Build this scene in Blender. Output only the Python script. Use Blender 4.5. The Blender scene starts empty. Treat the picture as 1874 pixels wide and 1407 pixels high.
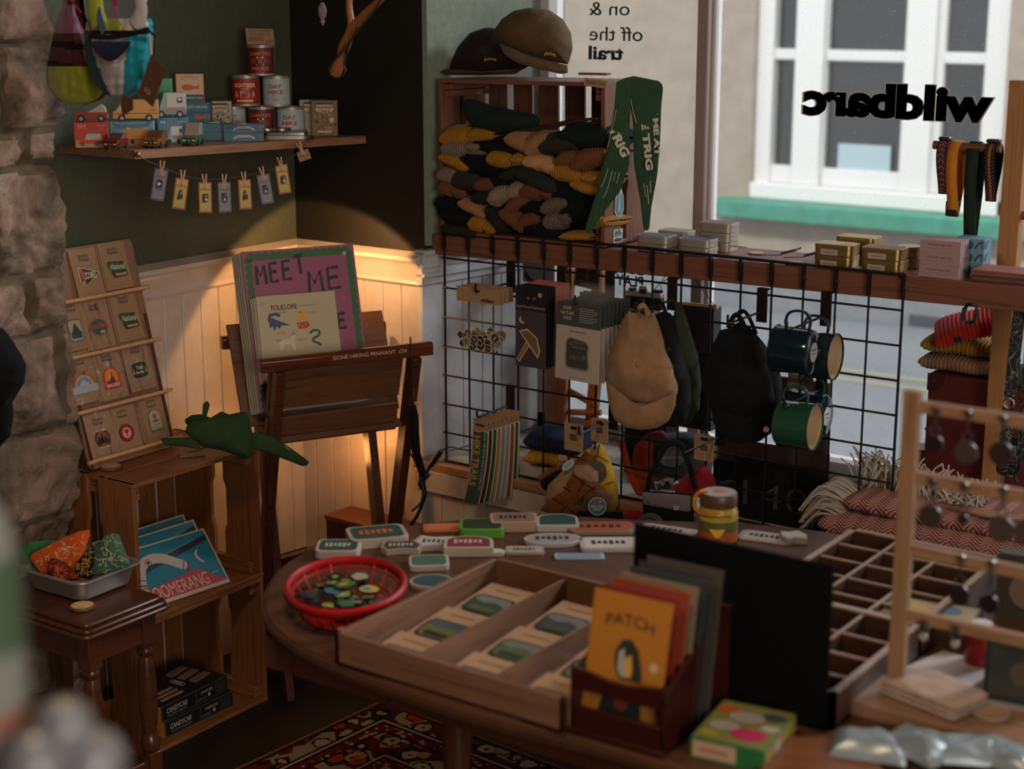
import bpy, math, random
from mathutils import Vector, Matrix, noise
random.seed(7)
D = bpy.data
COL = bpy.context.scene.collection
sc = bpy.context.scene
R_ = math.radians
# ------------------------------------------------------------------ camera
FPX = 2972.0
CAM = Vector((2.488, -3.215, 1.72)); YAW = R_(-35.3); PIT = R_(13.5)
FW = Vector((math.sin(YAW)*math.cos(PIT), math.cos(YAW)*math.cos(PIT), -math.sin(PIT)))
RT = Vector((math.cos(YAW), -math.sin(YAW), 0)); UP = RT.cross(FW)
cd = D.cameras.new('camera'); cam = D.objects.new('camera', cd); COL.objects.link(cam)
cam.matrix_world = Matrix.Translation(CAM) @ Matrix((RT, UP, -FW)).transposed().to_4x4()
cd.sensor_width = 36; cd.lens = FPX/1874*36; cd.clip_start = .02; cd.clip_end = 100
cd.dof.use_dof = True; cd.dof.focus_distance = 3.75; cd.dof.aperture_fstop = 3.0
sc.camera = cam
# ------------------------------------------------------------------ light
sc.view_settings.view_transform = 'Standard'; sc.view_settings.look = 'None'
sc.view_settings.gamma = 1; sc.view_settings.exposure = 0.28
w = D.worlds.new('World'); sc.world = w; w.use_nodes = True
bg = w.node_tree.nodes['Background']; bg.inputs[0].default_value = (.86, .93, 1.0, 1); bg.inputs[1].default_value = 1.25
def lamp(kind, name, loc, to, energy, color, **kw):
    l = D.lights.new(name, kind); l.energy = energy; l.color = color
    for k, v in kw.items(): setattr(l, k, v)
    o = D.objects.new(name, l); COL.objects.link(o); o.location = loc
    o.rotation_euler = (Vector(to)-Vector(loc)).to_track_quat('-Z', 'Y').to_euler()
    return o
# added fill: unseen area lamps, behind right of the camera and overhead
lamp('AREA', 'room_fill_light', (4.2, -3.2, 1.7), (0, -1.0, 1.0), 60, (1.0, .90, .80), shape='RECTANGLE', size=1.6, size_y=1.5)
lamp('AREA', 'overhead_fill_light', (1.4, -2.2, 2.55), (1.2, -1.4, 0), 14, (1, .72, .45), shape='DISK', size=.35)
lamp('SPOT', 'corner_lamp_light', (-.2, -.2, 1.14), (-.2-.35, -.2+.45, 1.14-.82), 6, (1, .50, .18), spot_size=R_(132), spot_blend=.10, shadow_soft_size=.01)
# added area lamp outside, standing in for bright sky light on the left wall
lamp('AREA', 'outside_fill_light', (4.6, 5.2, 4.6), (-.2, -.4, 1.25), 520, (.95, .97, 1.0), shape='DISK', size=2.2)
lamp('POINT', 'low_corner_lamp_light', (-.24, -.12, .55), (0, 0, 0), .8, (1, .42, .12), shadow_soft_size=.04)  # point lamp added to warm the lower panelling behind the rack; no fitting there
SUN = lamp('SUN', 'sun', (0, 0, 5), (-.4, 2.0, 3.4), 2.0, (1, .95, .88), angle=R_(6))
# ------------------------------------------------------------------ unprojection on to world planes
def ray(x, y): return FW + RT*((x-937)/FPX) - UP*((y-703.5)/FPX)
def _at(x, y, ax, v):
    d = ray(x, y); return CAM + d*((v-CAM[ax])/d[ax])
def aX(x, y, v): return _at(x, y, 0, v)
def aY(x, y, v=0.): return _at(x, y, 1, v)
def aZ(x, y, v): return _at(x, y, 2, v)
# ------------------------------------------------------------------ materials
def lin(c):
    if isinstance(c, str):
        c = c.lstrip('#'); c = [int(c[i:i+2], 16)/255 for i in (0, 2, 4)]
    return tuple((x/12.92 if x <= .04045 else ((x+.055)/1.055)**2.4) for x in c)+(1,)
_mc = {}
def nt(m): return m.node_tree.nodes, m.node_tree.links
def base(name, col, rough=.6, metal=0, spec=.5, **kw):
    key = (name, str(col), rough, metal)
    if key in _mc: return _mc[key]
    m = D.materials.new(name); m.use_nodes = True
    b = m.node_tree.nodes['Principled BSDF']
    b.inputs['Base Color'].default_value = lin(col); b.inputs['Roughness'].default_value = rough
    b.inputs['Metallic'].default_value = metal; b.inputs['Specular IOR Level'].default_value = spec
    for k, v in kw.items(): b.inputs[k].default_value = v
    _mc[key] = m; return m
def coords(m, scale=(1, 1, 1), rot=(0, 0, 0)):
    n, l = nt(m); tc = n.new('ShaderNodeTexCoord'); mp = n.new('ShaderNodeMapping')
    mp.inputs['Scale'].default_value = scale; mp.inputs['Rotation'].default_value = rot
    l.new(tc.outputs['Object'], mp.inputs['Vector']); return mp.outputs['Vector']
def ramp(m, fac, stops, interp='LINEAR'):
    n, l = nt(m); r = n.new('ShaderNodeValToRGB'); r.color_ramp.interpolation = interp
    while len(r.color_ramp.elements) < len(stops): r.color_ramp.elements.new(.5)
    for e, (p, c) in zip(r.color_ramp.elements, stops): e.position = p; e.color = lin(c) if not isinstance(c, tuple) or len(c) == 3 else c
    l.new(fac, r.inputs[0]); return r.outputs[0]
def tnoise(m, vec, scale, detail=4, rough=.55, dist=0):
    n, l = nt(m); t = n.new('ShaderNodeTexNoise'); t.inputs['Scale'].default_value = scale
    t.inputs['Detail'].default_value = detail; t.inputs['Roughness'].default_value = rough; t.inputs['Distortion'].default_value = dist
    l.new(vec, t.inputs['Vector']); return t.outputs[0]
def bump(m, h, strength, dist=.002):
    n, l = nt(m); b = n.new('ShaderNodeBump'); b.inputs['Strength'].default_value = strength; b.inputs['Distance'].default_value = dist
    l.new(h, b.inputs['Height']); l.new(b.outputs[0], m.node_tree.nodes['Principled BSDF'].inputs['Normal'])
def setcol(m, out): m.node_tree.links.new(out, m.node_tree.nodes['Principled BSDF'].inputs['Base Color'])
def wood(name, c1, c2, axis=0, scale=1., rough=.5, spec=.4):
    key = ('wood', name, axis, scale)
    if key in _mc: return _mc[key]
    m = base(name+'_'+'xyz'[axis], c1, rough, spec=spec)
    s = [38*scale]*3; s[axis] = 2.2*scale
    v = coords(m, s); f = tnoise(m, v, 1.3, 5, .6, 1.6)
    setcol(m, ramp(m, f, [(.3, c2), (.48, c1), (.55, c1), (.75, c2)])); bump(m, f, .25, .001)
    _mc[key] = m; return m
def speck(name, c1, c2, scale, rough=.8, bs=.3, detail=6, lo=.35, hi=.65, bd=.003, spec=.3):
    key = ('speck', name)
    if key in _mc: return _mc[key]
    m = base(name, c1, rough, spec=spec); v = coords(m); f = tnoise(m, v, scale, detail, .6)
    setcol(m, ramp(m, f, [(lo, c1), (hi, c2)])); bump(m, f, bs, bd); _mc[key] = m; return m
def fabric(name, c, scale=500, rough=.9):
    key = ('fab', name)
    if key in _mc: return _mc[key]
    r, g, b, _ = lin(c); m = base(name, c, rough, spec=.15); v = coords(m)
    f = tnoise(m, v, 35, 5, .7)
    setcol(m, ramp(m, f, [(.3, (r*.8, g*.8, b*.8, 1)), (.7, (min(1, r*1.12), min(1, g*1.12), min(1, b*1.12), 1))]))
    bump(m, tnoise(m, v, scale, 2), .35, .0008); m.node_tree.nodes['Principled BSDF'].inputs['Sheen Weight'].default_value = .15 if r+g+b > .15 else .02
    _mc[key] = m; return m
def P(c, r=.55): return base('print_'+str(c).lstrip('#'), c, r)
def paper(c): return base('card_'+str(c).lstrip('#'), c, .75, spec=.2)
BLACK = P('#111212'); WHITE = P('#d8d4cc'); CREAM = P('#d3c19c'); KRAFT = speck('kraft_card', '#8e6f54', '#9c7b5e', 300, .85, .05)
GREEN = P('#1d4a38'); RED = P('#b32a22'); BRASS = base('brass', '#b98a45', .3, 1); STEEL = base('steel', '#8f8b88', .35, 1)
BLKMETAL = base('black_metal', '#171417', .4, .3); TIN = base('tin', '#a39a92', .45, .6); GOLDTIN = base('gold_tin', '#a8905c', .33, .9)
PINE = lambda a: wood('pine', '#a8744a', '#7d4e2c', a)
LPINE = lambda a: wood('light_pine', '#c79a6e', '#a87a50', a)
OAK = lambda a: wood('oak', '#8d6547', '#6b4830', a)
CEDAR = lambda a: wood('crate_wood', '#83522e', '#55321b', a)
DARKW = lambda a: wood('dark_wood', '#4b2715', '#2c150b', a, rough=.35)
WALNUT = lambda a: wood('walnut', '#5e3c25', '#432815', a)
BEAMW = lambda a: wood('beam_wood', '#6b4230', '#4c2e22', a)
MAHOG = lambda a: wood('mahogany', '#451a10', '#2a0e08', a, rough=.35)
CLEAR = base('clear_film', '#ffffff', .08, spec=.5)
def _clear():
    n, l = nt(CLEAR); o = n['Material Output']; t = n.new('ShaderNodeBsdfTransparent'); g = n.new('ShaderNodeBsdfGlossy'); g.inputs['Roughness'].default_value = .12
    x = n.new('ShaderNodeMixShader'); f = n.new('ShaderNodeFresnel'); f.inputs[0].default_value = 1.35
    l.new(f.outputs[0], x.inputs[0]); l.new(t.outputs[0], x.inputs[1]); l.new(g.outputs[0], x.inputs[2]); d = n.new('ShaderNodeBsdfDiffuse'); d.inputs[0].default_value = (.8, .8, .82, 1); x2 = n.new('ShaderNodeMixShader'); x2.inputs[0].default_value = .02; l.new(x.outputs[0], x2.inputs[1]); l.new(d.outputs[0], x2.inputs[2]); l.new(x2.outputs[0], o.inputs[0])
_clear()
# ------------------------------------------------------------------ mesh builder
def frame(o, u, v):
    u = Vector(u).normalized(); v = Vector(v).normalized(); n = u.cross(v).normalized(); v = n.cross(u)
    return Matrix.Translation(Vector(o)) @ Matrix((u, v, n)).transposed().to_4x4()
def rz(a): return Matrix.Rotation(R_(a), 4, 'Z')
def rx(a): return Matrix.Rotation(R_(a), 4, 'X')
def ry(a): return Matrix.Rotation(R_(a), 4, 'Y')
def T(x, y=0, z=0): return Matrix.Translation(Vector((x, y, z)) if not isinstance(x, Vector) else x)
I4 = Matrix.Identity(4)
_tx = {}
def textmesh(s, bold, depth, shear):
    k = (s, bold, depth, shear)
    if k not in _tx:
        c = D.curves.new('t', 'FONT'); c.body = s; c.size = 1; c.resolution_u = 3; c.offset = bold; c.extrude = depth; c.shear = shear
        c.align_x = 'CENTER'; c.align_y = 'CENTER'; c.space_line = .9
        o = D.objects.new('t', c); me = o.to_mesh()
        vs = [v.co.copy() for v in me.vertices]; fs = [tuple(p.vertices) for p in me.polygons]
        xs = [v.x for v in vs] or [0, 1]; ys = [v.y for v in vs] or [0, 1]
        _tx[k] = (vs, fs, (min(xs), max(xs), min(ys), max(ys))); o.to_mesh_clear(); D.objects.remove(o); D.curves.remove(c)
    return _tx[k]
class M:
    def __init__(s, X=I4): s.v = []; s.f = []; s.m = []; s.X = X
    def add(s, vs, fs, mat, X=I4):
        X = s.X @ X; n = len(s.v); s.v += [X @ Vector(p) for p in vs]; s.f += [tuple(i+n for i in f) for f in fs]; s.m += [mat]*len(fs); return s
    def box(s, c, d, mat, X=I4, taper=1.):
        x, y, z = d[0]/2, d[1]/2, d[2]/2; t = taper
        vs = [Vector((a*x*(t if e > 0 else 1), b*y*(t if e > 0 else 1), e*z))+Vector(c) for e in (-1, 1) for a, b in ((-1, -1), (1, -1), (1, 1), (-1, 1))]
        return s.add(vs, [(3, 2, 1, 0), (4, 5, 6, 7), (0, 1, 5, 4), (1, 2, 6, 5), (2, 3, 7, 6), (3, 0, 4, 7)], mat, X)
    def box2(s, a, b, mat, X=I4):
        a = Vector(a); b = Vector(b); d = b-a; return s.box((a+b)/2, (abs(d.x), abs(d.y), abs(d.z)), mat, X)
    def beam(s, a, b, w, h, mat, up=(0, 0, 1)):
        a = Vector(a); b = Vector(b); d = b-a; L = d.length; X = frame((a+b)/2, d, Vector(up).cross(d).cross(d)*-1 if abs(d.normalized().dot(Vector(up))) < .99 else (1, 0, 0))
        return s.box((0, 0, 0), (L, h, w), mat, X)
    def prism(s, pts, h, mat, X=I4, z0=0., side=None):
        n = len(pts); vs = [(p[0], p[1], z0) for p in pts]+[(p[0], p[1], z0+h) for p in pts]
        s.add(vs, [tuple(range(n))[::-1], tuple(range(n, 2*n))], mat, X)
        n0 = len(s.v)-2*n; fs = [(i, (i+1) % n, n+(i+1) % n, n+i) for i in range(n)]
        s.f += [tuple(j+n0 for j in f) for f in fs]; s.m += [side or mat]*n; return s
    def flat(s, pts, mat, X=I4, z=0.): return s.add([(p[0], p[1], z) for p in pts], [tuple(range(len(pts)))], mat, X)
    def disc(s, x, y, r, mat, X=I4, z=0., ry=None, n=20): return s.flat([(x+r*math.cos(2*math.pi*i/n), y+(ry or r)*math.sin(2*math.pi*i/n)) for i in range(n)], mat, X, z)
    def rect(s, x0, y0, x1, y1, mat, X=I4, z=0., r=0): return s.flat(rr(x0, y0, x1, y1, r), mat, X, z)
    def tube(s, pts, r, mat, seg=8, X=I4, closed=False, flat=1., up=None, caps=True):
        pts = [Vector(p) for p in pts]; n = len(pts); vs = []; pn = None
        for i, p in enumerate(pts):
            a = pts[(i-1) % n] if (closed or i > 0) else p; b = pts[(i+1) % n] if (closed or i < n-1) else p
            t = (b-a).normalized() if (b-a).length > 1e-9 else Vector((0, 0, 1))
            if pn is None:
                q = Vector(up) if up else (Vector((0, 0, 1)) if abs(t.z) < .9 else Vector((1, 0, 0)))
            else: q = pn
            nn = (q-t*q.dot(t)).normalized(); pn = nn; bn = t.cross(nn); rr_ = r[i] if isinstance(r, (list, tuple)) else r
            for k in range(seg):
                g = 2*math.pi*k/seg; vs.append(p+nn*math.cos(g)*rr_*flat+bn*math.sin(g)*rr_)
        fs = []; m = n if closed else n-1
        for i in range(m):
            for k in range(seg): a = i*seg+k; b = i*seg+(k+1) % seg; c = ((i+1) % n)*seg; fs.append((a, b, c+(k+1) % seg, c+k))
        if not closed and caps: fs += [tuple(range(seg))[::-1], tuple(range((n-1)*seg, n*seg))]
        return s.add(vs, fs, mat, X)
    def lathe(s, prof, mat, seg=24, X=I4, close=False):
        n = len(prof); vs = [(r*math.cos(2*math.pi*k/seg), r*math.sin(2*math.pi*k/seg), z) for r, z in prof for k in range(seg)]
        fs = [(i*seg+k, i*seg+(k+1) % seg, (i+1)*seg+(k+1) % seg, (i+1)*seg+k) for i in range(n-1) for k in range(seg)]
        if prof[0][0] > 1e-6 and not close: fs.append(tuple(range(seg))[::-1])
        if prof[-1][0] > 1e-6 and not close: fs.append(tuple(range((n-1)*seg, n*seg)))
        return s.add(vs, fs, mat, X)
    def surf(s, fn, nu, nv, mat, X=I4, cu=False, cv=False, thick=0):
        mu = nu if cu else nu+1; mv = nv if cv else nv+1
        vs = [Vector(fn(i/nu, j/nv)) for i in range(mu) for j in range(mv)]
        fs = [(i*mv+j, ((i+1) % mu)*mv+j, ((i+1) % mu)*mv+(j+1) % mv, i*mv+(j+1) % mv) for i in range(nu) for j in range(nv)]
        return s.add(vs, fs, mat, X)
    def text(s, t, x, y, h, mat, X=I4, z=0., w=None, bold=0., depth=0., shear=0., rot=0., arc=0.):
        vs, fs, (x0, x1, y0, y1) = textmesh(t, bold, depth, shear)
        if not vs: return s
        sy = h/max(.3, y1-y0); sx = sy if w is None else w/max(.01, x1-x0); c, n = math.cos(R_(rot)), math.sin(R_(rot)); out = []
        for p in vs:
            a = (p.x-(x0+x1)/2)*sx; b = (p.y-(y0+y1)/2)*sy+arc*(1-((p.x-(x0+x1)/2)/((x1-x0)/2))**2)
            out.append((x+a*c-b*n, y+a*n+b*c, z+p.z*1.))
        return s.add(out, fs, mat, X)
    def build(s, name, parent=None, bev=0, solid=0, X=None, ang=38, sub=0):
        me = D.meshes.new(name); me.from_pydata([tuple(p) for p in s.v], [], s.f)
        ms = []
        for m in s.m:
            if m not in ms: ms.append(m)
        for m in ms: me.materials.append(m)
        me.polygons.foreach_set('material_index', [ms.index(m) for m in s.m]); me.polygons.foreach_set('use_smooth', [True]*len(s.f))
        me.set_sharp_from_angle(angle=R_(ang)); me.update()
        o = D.objects.new(name, me); COL.objects.link(o)
        if parent: o.parent = parent
        if X is not None: o.matrix_local = X
        if solid: md = o.modifiers.new('solid', 'SOLIDIFY'); md.thickness = solid; md.offset = 0
        if bev: md = o.modifiers.new('bevel', 'BEVEL'); md.width = bev; md.segments = 2; md.limit_method = 'ANGLE'; md.angle_limit = R_(50)
        if sub: md = o.modifiers.new('sub', 'SUBSURF'); md.levels = sub; md.render_levels = sub
        return o
def rr(x0, y0, x1, y1, r=0, n=4):
    if r <= 0: return [(x0, y0), (x1, y0), (x1, y1), (x0, y1)]
    out = []
    for cx, cy, a in ((x1-r, y0+r, -90), (x1-r, y1-r, 0), (x0+r, y1-r, 90), (x0+r, y0+r, 180)):
        for i in range(n+1): t = R_(a+90*i/n); out.append((cx+r*math.cos(t), cy+r*math.sin(t)))
    return out
def tag(o, label, cat, group=None):
    o['label'] = label; o['category'] = cat
    if group: o['group'] = group
    return o
def thing(name, label, cat, X=I4, group=None):
    o = D.objects.new(name, None); o.empty_display_size = .05; COL.objects.link(o); o.matrix_world = X; return tag(o, label, cat, group)
def struct(o): o['kind'] = 'structure'; return o
def one(m, name, label, cat, X=I4, group=None, **kw):
    return tag(m.build(name, None, X=X, **kw), label, cat, group)
def dup(root, X, label, group=None):
    r = root.copy(); COL.objects.link(r); r.matrix_world = X; r['label'] = label
    if group: r['group'] = group
    for ch in [c for c in root.children]:
        c = ch.copy(); COL.objects.link(c); c.parent = r; c.matrix_local = ch.matrix_local.copy()
        for g in [q for q in ch.children]:
            d = g.copy(); COL.objects.link(d); d.parent = c; d.matrix_local = g.matrix_local.copy()
    return r
def smooth_path(pts, n=6):
    pts = [Vector(p) for p in pts]; out = []
    for i in range(len(pts)-1):
        p0 = pts[max(0, i-1)]; p1 = pts[i]; p2 = pts[i+1]; p3 = pts[min(len(pts)-1, i+2)]
        for k in range(n):
            t = k/n; out.append(.5*((2*p1)+(p2-p0)*t+(2*p0-5*p1+4*p2-p3)*t*t+(3*p1-p0-3*p2+p3)*t**3))
    return out+[pts[-1]]
# ================================================================== THE SETTING
FLOOR = speck('dark_floor', '#17140f', '#221d17', 6, .45, .1)
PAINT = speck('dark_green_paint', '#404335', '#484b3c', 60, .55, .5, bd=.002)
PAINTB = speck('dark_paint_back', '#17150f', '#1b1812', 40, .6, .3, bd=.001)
PLASTER = speck('sage_plaster', '#6a7468', '#747e72', 45, .7, .7, bd=.003)
PANEL = speck('wainscot_paint', '#b0a49a', '#b9ada3', 25, .32, .25, bd=.001, spec=.5)
WPANEL = speck('reveal_panel_paint', '#a3a5ab', '#b0b2b8', 22, .45, .3, bd=.001)
m = M(); m.box2((-.7, -6, -.1), (5, .55, 0), FLOOR); struct(m.build('floor'))
m = M(); m.box2((-.8, -6, 2.6), (5, .8, 2.7), base('ceiling_paint', '#8a8378', .9)); struct(m.build('ceiling'))
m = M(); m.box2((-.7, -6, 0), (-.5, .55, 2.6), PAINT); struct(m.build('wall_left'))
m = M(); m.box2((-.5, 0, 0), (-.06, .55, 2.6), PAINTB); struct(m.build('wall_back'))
m = M(); m.box2((4.8, -6, 0), (5, .55, 2.6), base('far_wall', '#5a554c', .8)); struct(m.build('wall_right'))
m = M(); m.box2((-.7, -6.2, 0), (5, -6, 2.6), base('far_wall', '#5a554c', .8)); struct(m.build('wall_front'))
# upper reveal: plastered, slightly splayed
m = M(); m.prism([(-.06, 0), (-.045, 0), (.0, .43), (.0, .55), (-.06, .55)], 1.5, PLASTER, z0=1.1); struct(m.build('wall_reveal'))
# lower reveal with boards
m = M(); u = Vector((.066, .43, 0)); L = u.length; ud = u.normalized()
X = frame((-.057, -.018, 0), ud, (0, 0, 1))
for k in range(6): m.box2((k*L/6+.0015, .545, -.02), ((k+1)*L/6-.0015, 1.02, 0), WPANEL, X)
m.box2((0, .545, -.03), (L, 1.02, -.004), WPANEL, X)
for z0, z1, d in ((1.0, 1.045, .006), (1.045, 1.085, .012), (1.02, 1.03, .014), (1.078, 1.09, .02)): m.box2((-.004, z0, -.02), (L, z1, d), WPANEL, X)
m.box2((-.004, 0, -.03), (L, .545, -.006), WPANEL, X)
struct(m.build('wall_reveal_panel', bev=.0015))
def wains(m, X, L, n, zt=1.0, mat=PANEL, z0=0.):
    for k in range(n): m.box2((k*L/n+.001, z0, 0), ((k+1)*L/n-.001, zt, .016), mat, X)
    m.box2((0, z0, -.002), (L, zt, .0125), mat, X)
m = M(); X = frame((-.5, -.88, 0), (0, 1, 0), (0, 0, 1)); wains(m, X, .88, 14)
struct(m.build('wall_panelling_left', bev=.002))
m = M(); X = frame((-.5, 0, 0), (1, 0, 0), (0, 0, 1)); wains(m, X, .435, 7); struct(m.build('wall_panelling_back', bev=.002))
CAPP = [(0, .0), (.018, .0), (.022, .006), (.018, .012), (.018, .016), (.022, .05), (.03, .062), (.034, .066), (.034, .076), (.0, .086)]
def cap(name, X, L, mat):
    m = M(); m.prism([(a, b) for a, b in CAPP], L, mat, X @ Matrix(((0, 0, 1, 0), (0, 1, 0, 0), (1, 0, 0, 0), (0, 0, 0, 1)))); return struct(m.build(name))
cap('trim_1', frame((-.5, -.88, .995), (0, 1, 0), (0, 0, 1)), .88, PANEL)
cap('trim_2', frame((-.5, 0, .995), (1, 0, 0), (0, 0, 1)), .437, PANEL)
# wall under the window, ledge strip and sill
m = M(); wains(m, frame((-.085, .012, 0), (1, 0, 0), (0, 0, 1)), 2.9, 40, .47); struct(m.build('wall_under_window', bev=.0015))
m = M(); m.box2((-.085, -.025, .455), (2.8, .0, .515), PANEL); m.box2((-.085, -.03, .515), (2.8, 0, .538), wood('ledge', '#a07654', '#7f5535', 0)); struct(m.build('trim_3', bev=.003))
MARBLE = speck('sill_stone', '#b4b2ae', '#8f9086', 16, .3, .05, lo=.42, hi=.6)
m = M(); m.box2((-.07, 0, .50), (2.8, .5, .54), MARBLE); struct(m.build('window_sill'))
# window
FR = base('window_frame_paint', '#8b7a76', .5); FRW = base('window_frame_white', '#b9b4b4', .5)
m = M()
m.box2((-.02, .43, .54), (.026, .50, 2.6), FRW); m.box2((-.02, .43, .54), (2.8, .50, .585), FRW); m.box2((-.0, .43, 2.45), (2.8, .50, 2.6), FRW)
m.box2((.472, .43, .585), (.503, .50, 2.45), FR); m.box2((.466, .455, .585), (.511, .49, 2.45), FRW)
struct(m.build('window_1', bev=.003))
GL = base('window_glass', '#ffffff', .02)
def _gl():
    n, l = nt(GL); o = n['Material Output']; t = n.new('ShaderNodeBsdfTransparent'); g = n.new('ShaderNodeBsdfGlossy'); g.inputs['Roughness'].default_value = .03
    x = n.new('ShaderNodeMixShader'); f = n.new('ShaderNodeFresnel'); f.inputs[0].default_value = 1.3
    d = n.new('ShaderNodeBsdfDiffuse'); d.inputs[0].default_value = (.8, .82, .85, 1); x2 = n.new('ShaderNodeMixShader')
    v = coords(GL); s1 = tnoise(GL, v, 260, 2); r1 = n.new('ShaderNodeValToRGB'); r1.color_ramp.elements[0].position = .66; r1.color_ramp.elements[1].position = .8
    l.new(s1, r1.inputs[0]); mm = n.new('ShaderNodeMath'); mm.operation = 'MULTIPLY_ADD'; mm.inputs[1].default_value = .35; mm.inputs[2].default_value = .07
    l.new(r1.outputs[0], mm.inputs[0]); l.new(mm.outputs[0], x2.inputs[0])
    l.new(f.outputs[0], x.inputs[0]); l.new(t.outputs[0], x.inputs[1]); l.new(g.outputs[0], x.inputs[2])
    l.new(x.outputs[0], x2.inputs[1]); l.new(d.outputs[0], x2.inputs[2]); l.new(x2.outputs[0], o.inputs[0])
_gl()
m = M(); m.box2((.02, .468, .58), (.476, .471, 2.46), GL); struct(m.build('window_2_glass'))
m = M(); m.box2((.5, .468, .58), (2.8, .471, 2.46), GL); struct(m.build('window_3_glass'))
m = M(); m.box2((2.8, 0, 0), (5, .55, 2.6), PAINT); m.box2((-.06, .43, 2.45), (2.8, .55, 2.6), PAINT); m.box2((-.06, .4, 0), (2.8, .5, .5), PAINT); struct(m.build('wall_window'))
# stone pier
ROCK = base('rough_stone', '#6d5f55', .9, spec=.2)
v = coords(ROCK); f1 = tnoise(ROCK, v, 7, 8, .65, .6)
setcol(ROCK, ramp(ROCK, f1, [(.3, '#3f352d'), (.45, '#776658'), (.55, '#94796c'), (.68, '#aa9d90')])); bump(ROCK, tnoise(ROCK, v, 45, 8, .7), .9, .012)
MORT = speck('mortar', '#4e4235', '#5d5040', 30, .95, .8, bd=.004)
def pier():
    rows = [0, .17, .40, .58, .78, 1.0, 1.13, 1.36, 1.44, 1.62, 1.92, 2.2, 2.6]
    def hgt(s, z):
        # s runs along the face; stones are uneven blocks with mortar between
        k = max(i for i in range(len(rows)-1) if rows[i] <= z+1e-6); z0, z1 = rows[k], rows[k+1]
        rnd = random.Random(k); off = rnd.uniform(-.1, .1); wd = rnd.uniform(.30, .55)
        q = (s+off)/wd; ds = abs(q-round(q))*wd; dz = min(z-z0, z1-z)
        wob = noise.noise(Vector((s*9, z*9, 3)))*.02
        d = min(ds, dz)+wob; e = max(0, min(1, d/.03)); blk = noise.noise(Vector((round(q)*3.1, k*7.7, 0)))*.02
        big = noise.fractal(Vector((s*5, z*5, 1)), 1, 2, 5)*.028; fine = noise.fractal(Vector((s*26, z*26, 5)), .8, 2.1, 6)*.007
        return (e**.35)*.022+blk*e*1.3+big*1.15*(.4+.6*e)+fine*1.9, e
    m = M(); NZ = 300; NS = 150; s0, s1 = -.9, -2.0
    pts = []; es = []
    for j in range(NZ+1):
        z = 2.6*j/NZ
        for i in range(NS+1):
            s = -.905-1.1*max(0, (i-22))/(NS-22); h, e = hgt(s, z)
            if i < 22:   # wrap round the far corner on to the return
                t = 1-i/22; ang = min(1, (1-t)*1.6); r = .02
                x = -.49+(.11+h)*(i/22)**.45; y = -.905+.035*math.cos(ang*math.pi/2)+noise.noise(Vector((z*7, 1, 4)))*.010+h*.3
            else: x = -.49+.11+h; y = s+noise.noise(Vector((z*7, 1, 4)))*.010*max(0, 1-(i-22)/6)+h*.3*max(0, 1-(i-22)/4)
            pts.append((x, y, z)); es.append(e)
    fs = []; mats = []
    n = NS+1
    m.v = [Vector(p) for p in pts]
    for j in range(NZ):
        for i in range(NS):
            a = j*n+i; m.f.append((a, a+n, a+n+1, a+1)[::-1]); m.m.append(MORT if (es[a]+es[a+n+1])/2 < .35 else ROCK)
    o = m.build('wall_stone_pier', ang=80); return struct(o)
pier()
m = M(); m.box2((-.5, -6, 0), (-.42, -.93, 2.6), ROCK); struct(m.build('wall_stone_core'))
# ================================================================== THE STREET
REND = speck('street_render', '#8d8275', '#9b9083', 9, .9, .3)
m = M(); m.box2((-9, .56, -.15), (9, 12, -.04), speck('street_asphalt', '#6f7276', '#7c8084', 30, .9, .2)); struct(m.build('ground_street'))
m = M(); m.box2((-9, 3.72, -.04), (9, 3.79, -.036), P('#8f8c72', .8)); m.box2((-9, 3.90, -.04), (9, 3.97, -.036), P('#8f8c72', .8)); one(m, 'road_marking', 'pair of faded yellow lines along the far side of the street', 'road marking')
FY = 5.2
fac = thing('opposite_building', 'beige rendered building with white sash windows across the street', 'building', T(0, FY, 0))
A = lambda x, y, d=0.: aY(x, y, FY+d)-Vector((0, FY, 0))
wx0 = A(1372, 300).x; wx1 = A(1830, 300).x; wz = A(1500, 372).z
m = M()
m.box2((-9, 0, 0), (wx0, .4, 3.3), REND); m.box2((wx1, 0, 0), (5, .4, 3.3), REND); m.box2((wx0, 0, 0), (wx1, .4, wz), REND); m.box2((wx0, 0, wz+1.9), (wx1, .4, 3.3), REND)
m.build('facade', fac)
m = M(); m.box2((-9, -.05, -.04), (9, 0, .22), speck('plinth', '#70757a', '#7d8186', 12, .9, .2)); m.build('plinth', fac)
SILLG = speck('green_sill_paint', '#2f7a66', '#3f8d78', 14, .6, .2)
m = M(); m.box2((wx0-.16, -.16, wz-.10), (wx1+.2, .1, wz-.0), SILLG); m.build('window_ledge', fac, bev=.01)
WF = base('sash_white', '#d4d4d2', .4); DG = base('sash_dark_glass', '#1b2227', .1)
W3 = wx1-wx0; cols = [0, .32, .40, .84, .92, 1.2]
m = M()
m.box2((wx0, .05, wz), (wx0+.10, .15, wz+1.9), WF); m.box2((wx0, .0, wz), (wx1+.3, .15, wz+.09), WF)
m.build('window_frame', fac, bev=.008)
panes = []
for (a, b) in ((1393, 1462), (1515, 1660), (1728, 1806)):
    pa = A(a, 200, .12).x; pb = A(b, 200, .12).x; s = M()
    s.box2((pa-.05, .08, wz+.09), (pa, .16, wz+1.9), WF); s.box2((pb, .04, wz+.09), (pb+.17, .16, wz+1.9), WF)
    zc = A(1500, 100, .12).z; s.box2((pa, .07, zc-.03), (pb, .14, zc+.03), WF); s.box2((pa, .07, wz+.09), (pb, .14, wz+.19), WF)
    w_ = s.build('sash', fac, bev=.006); g = M(); g.box2((pa, .12, wz+.1), (pb, .13, wz+1.9), DG); g.build('glass', w_)
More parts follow.
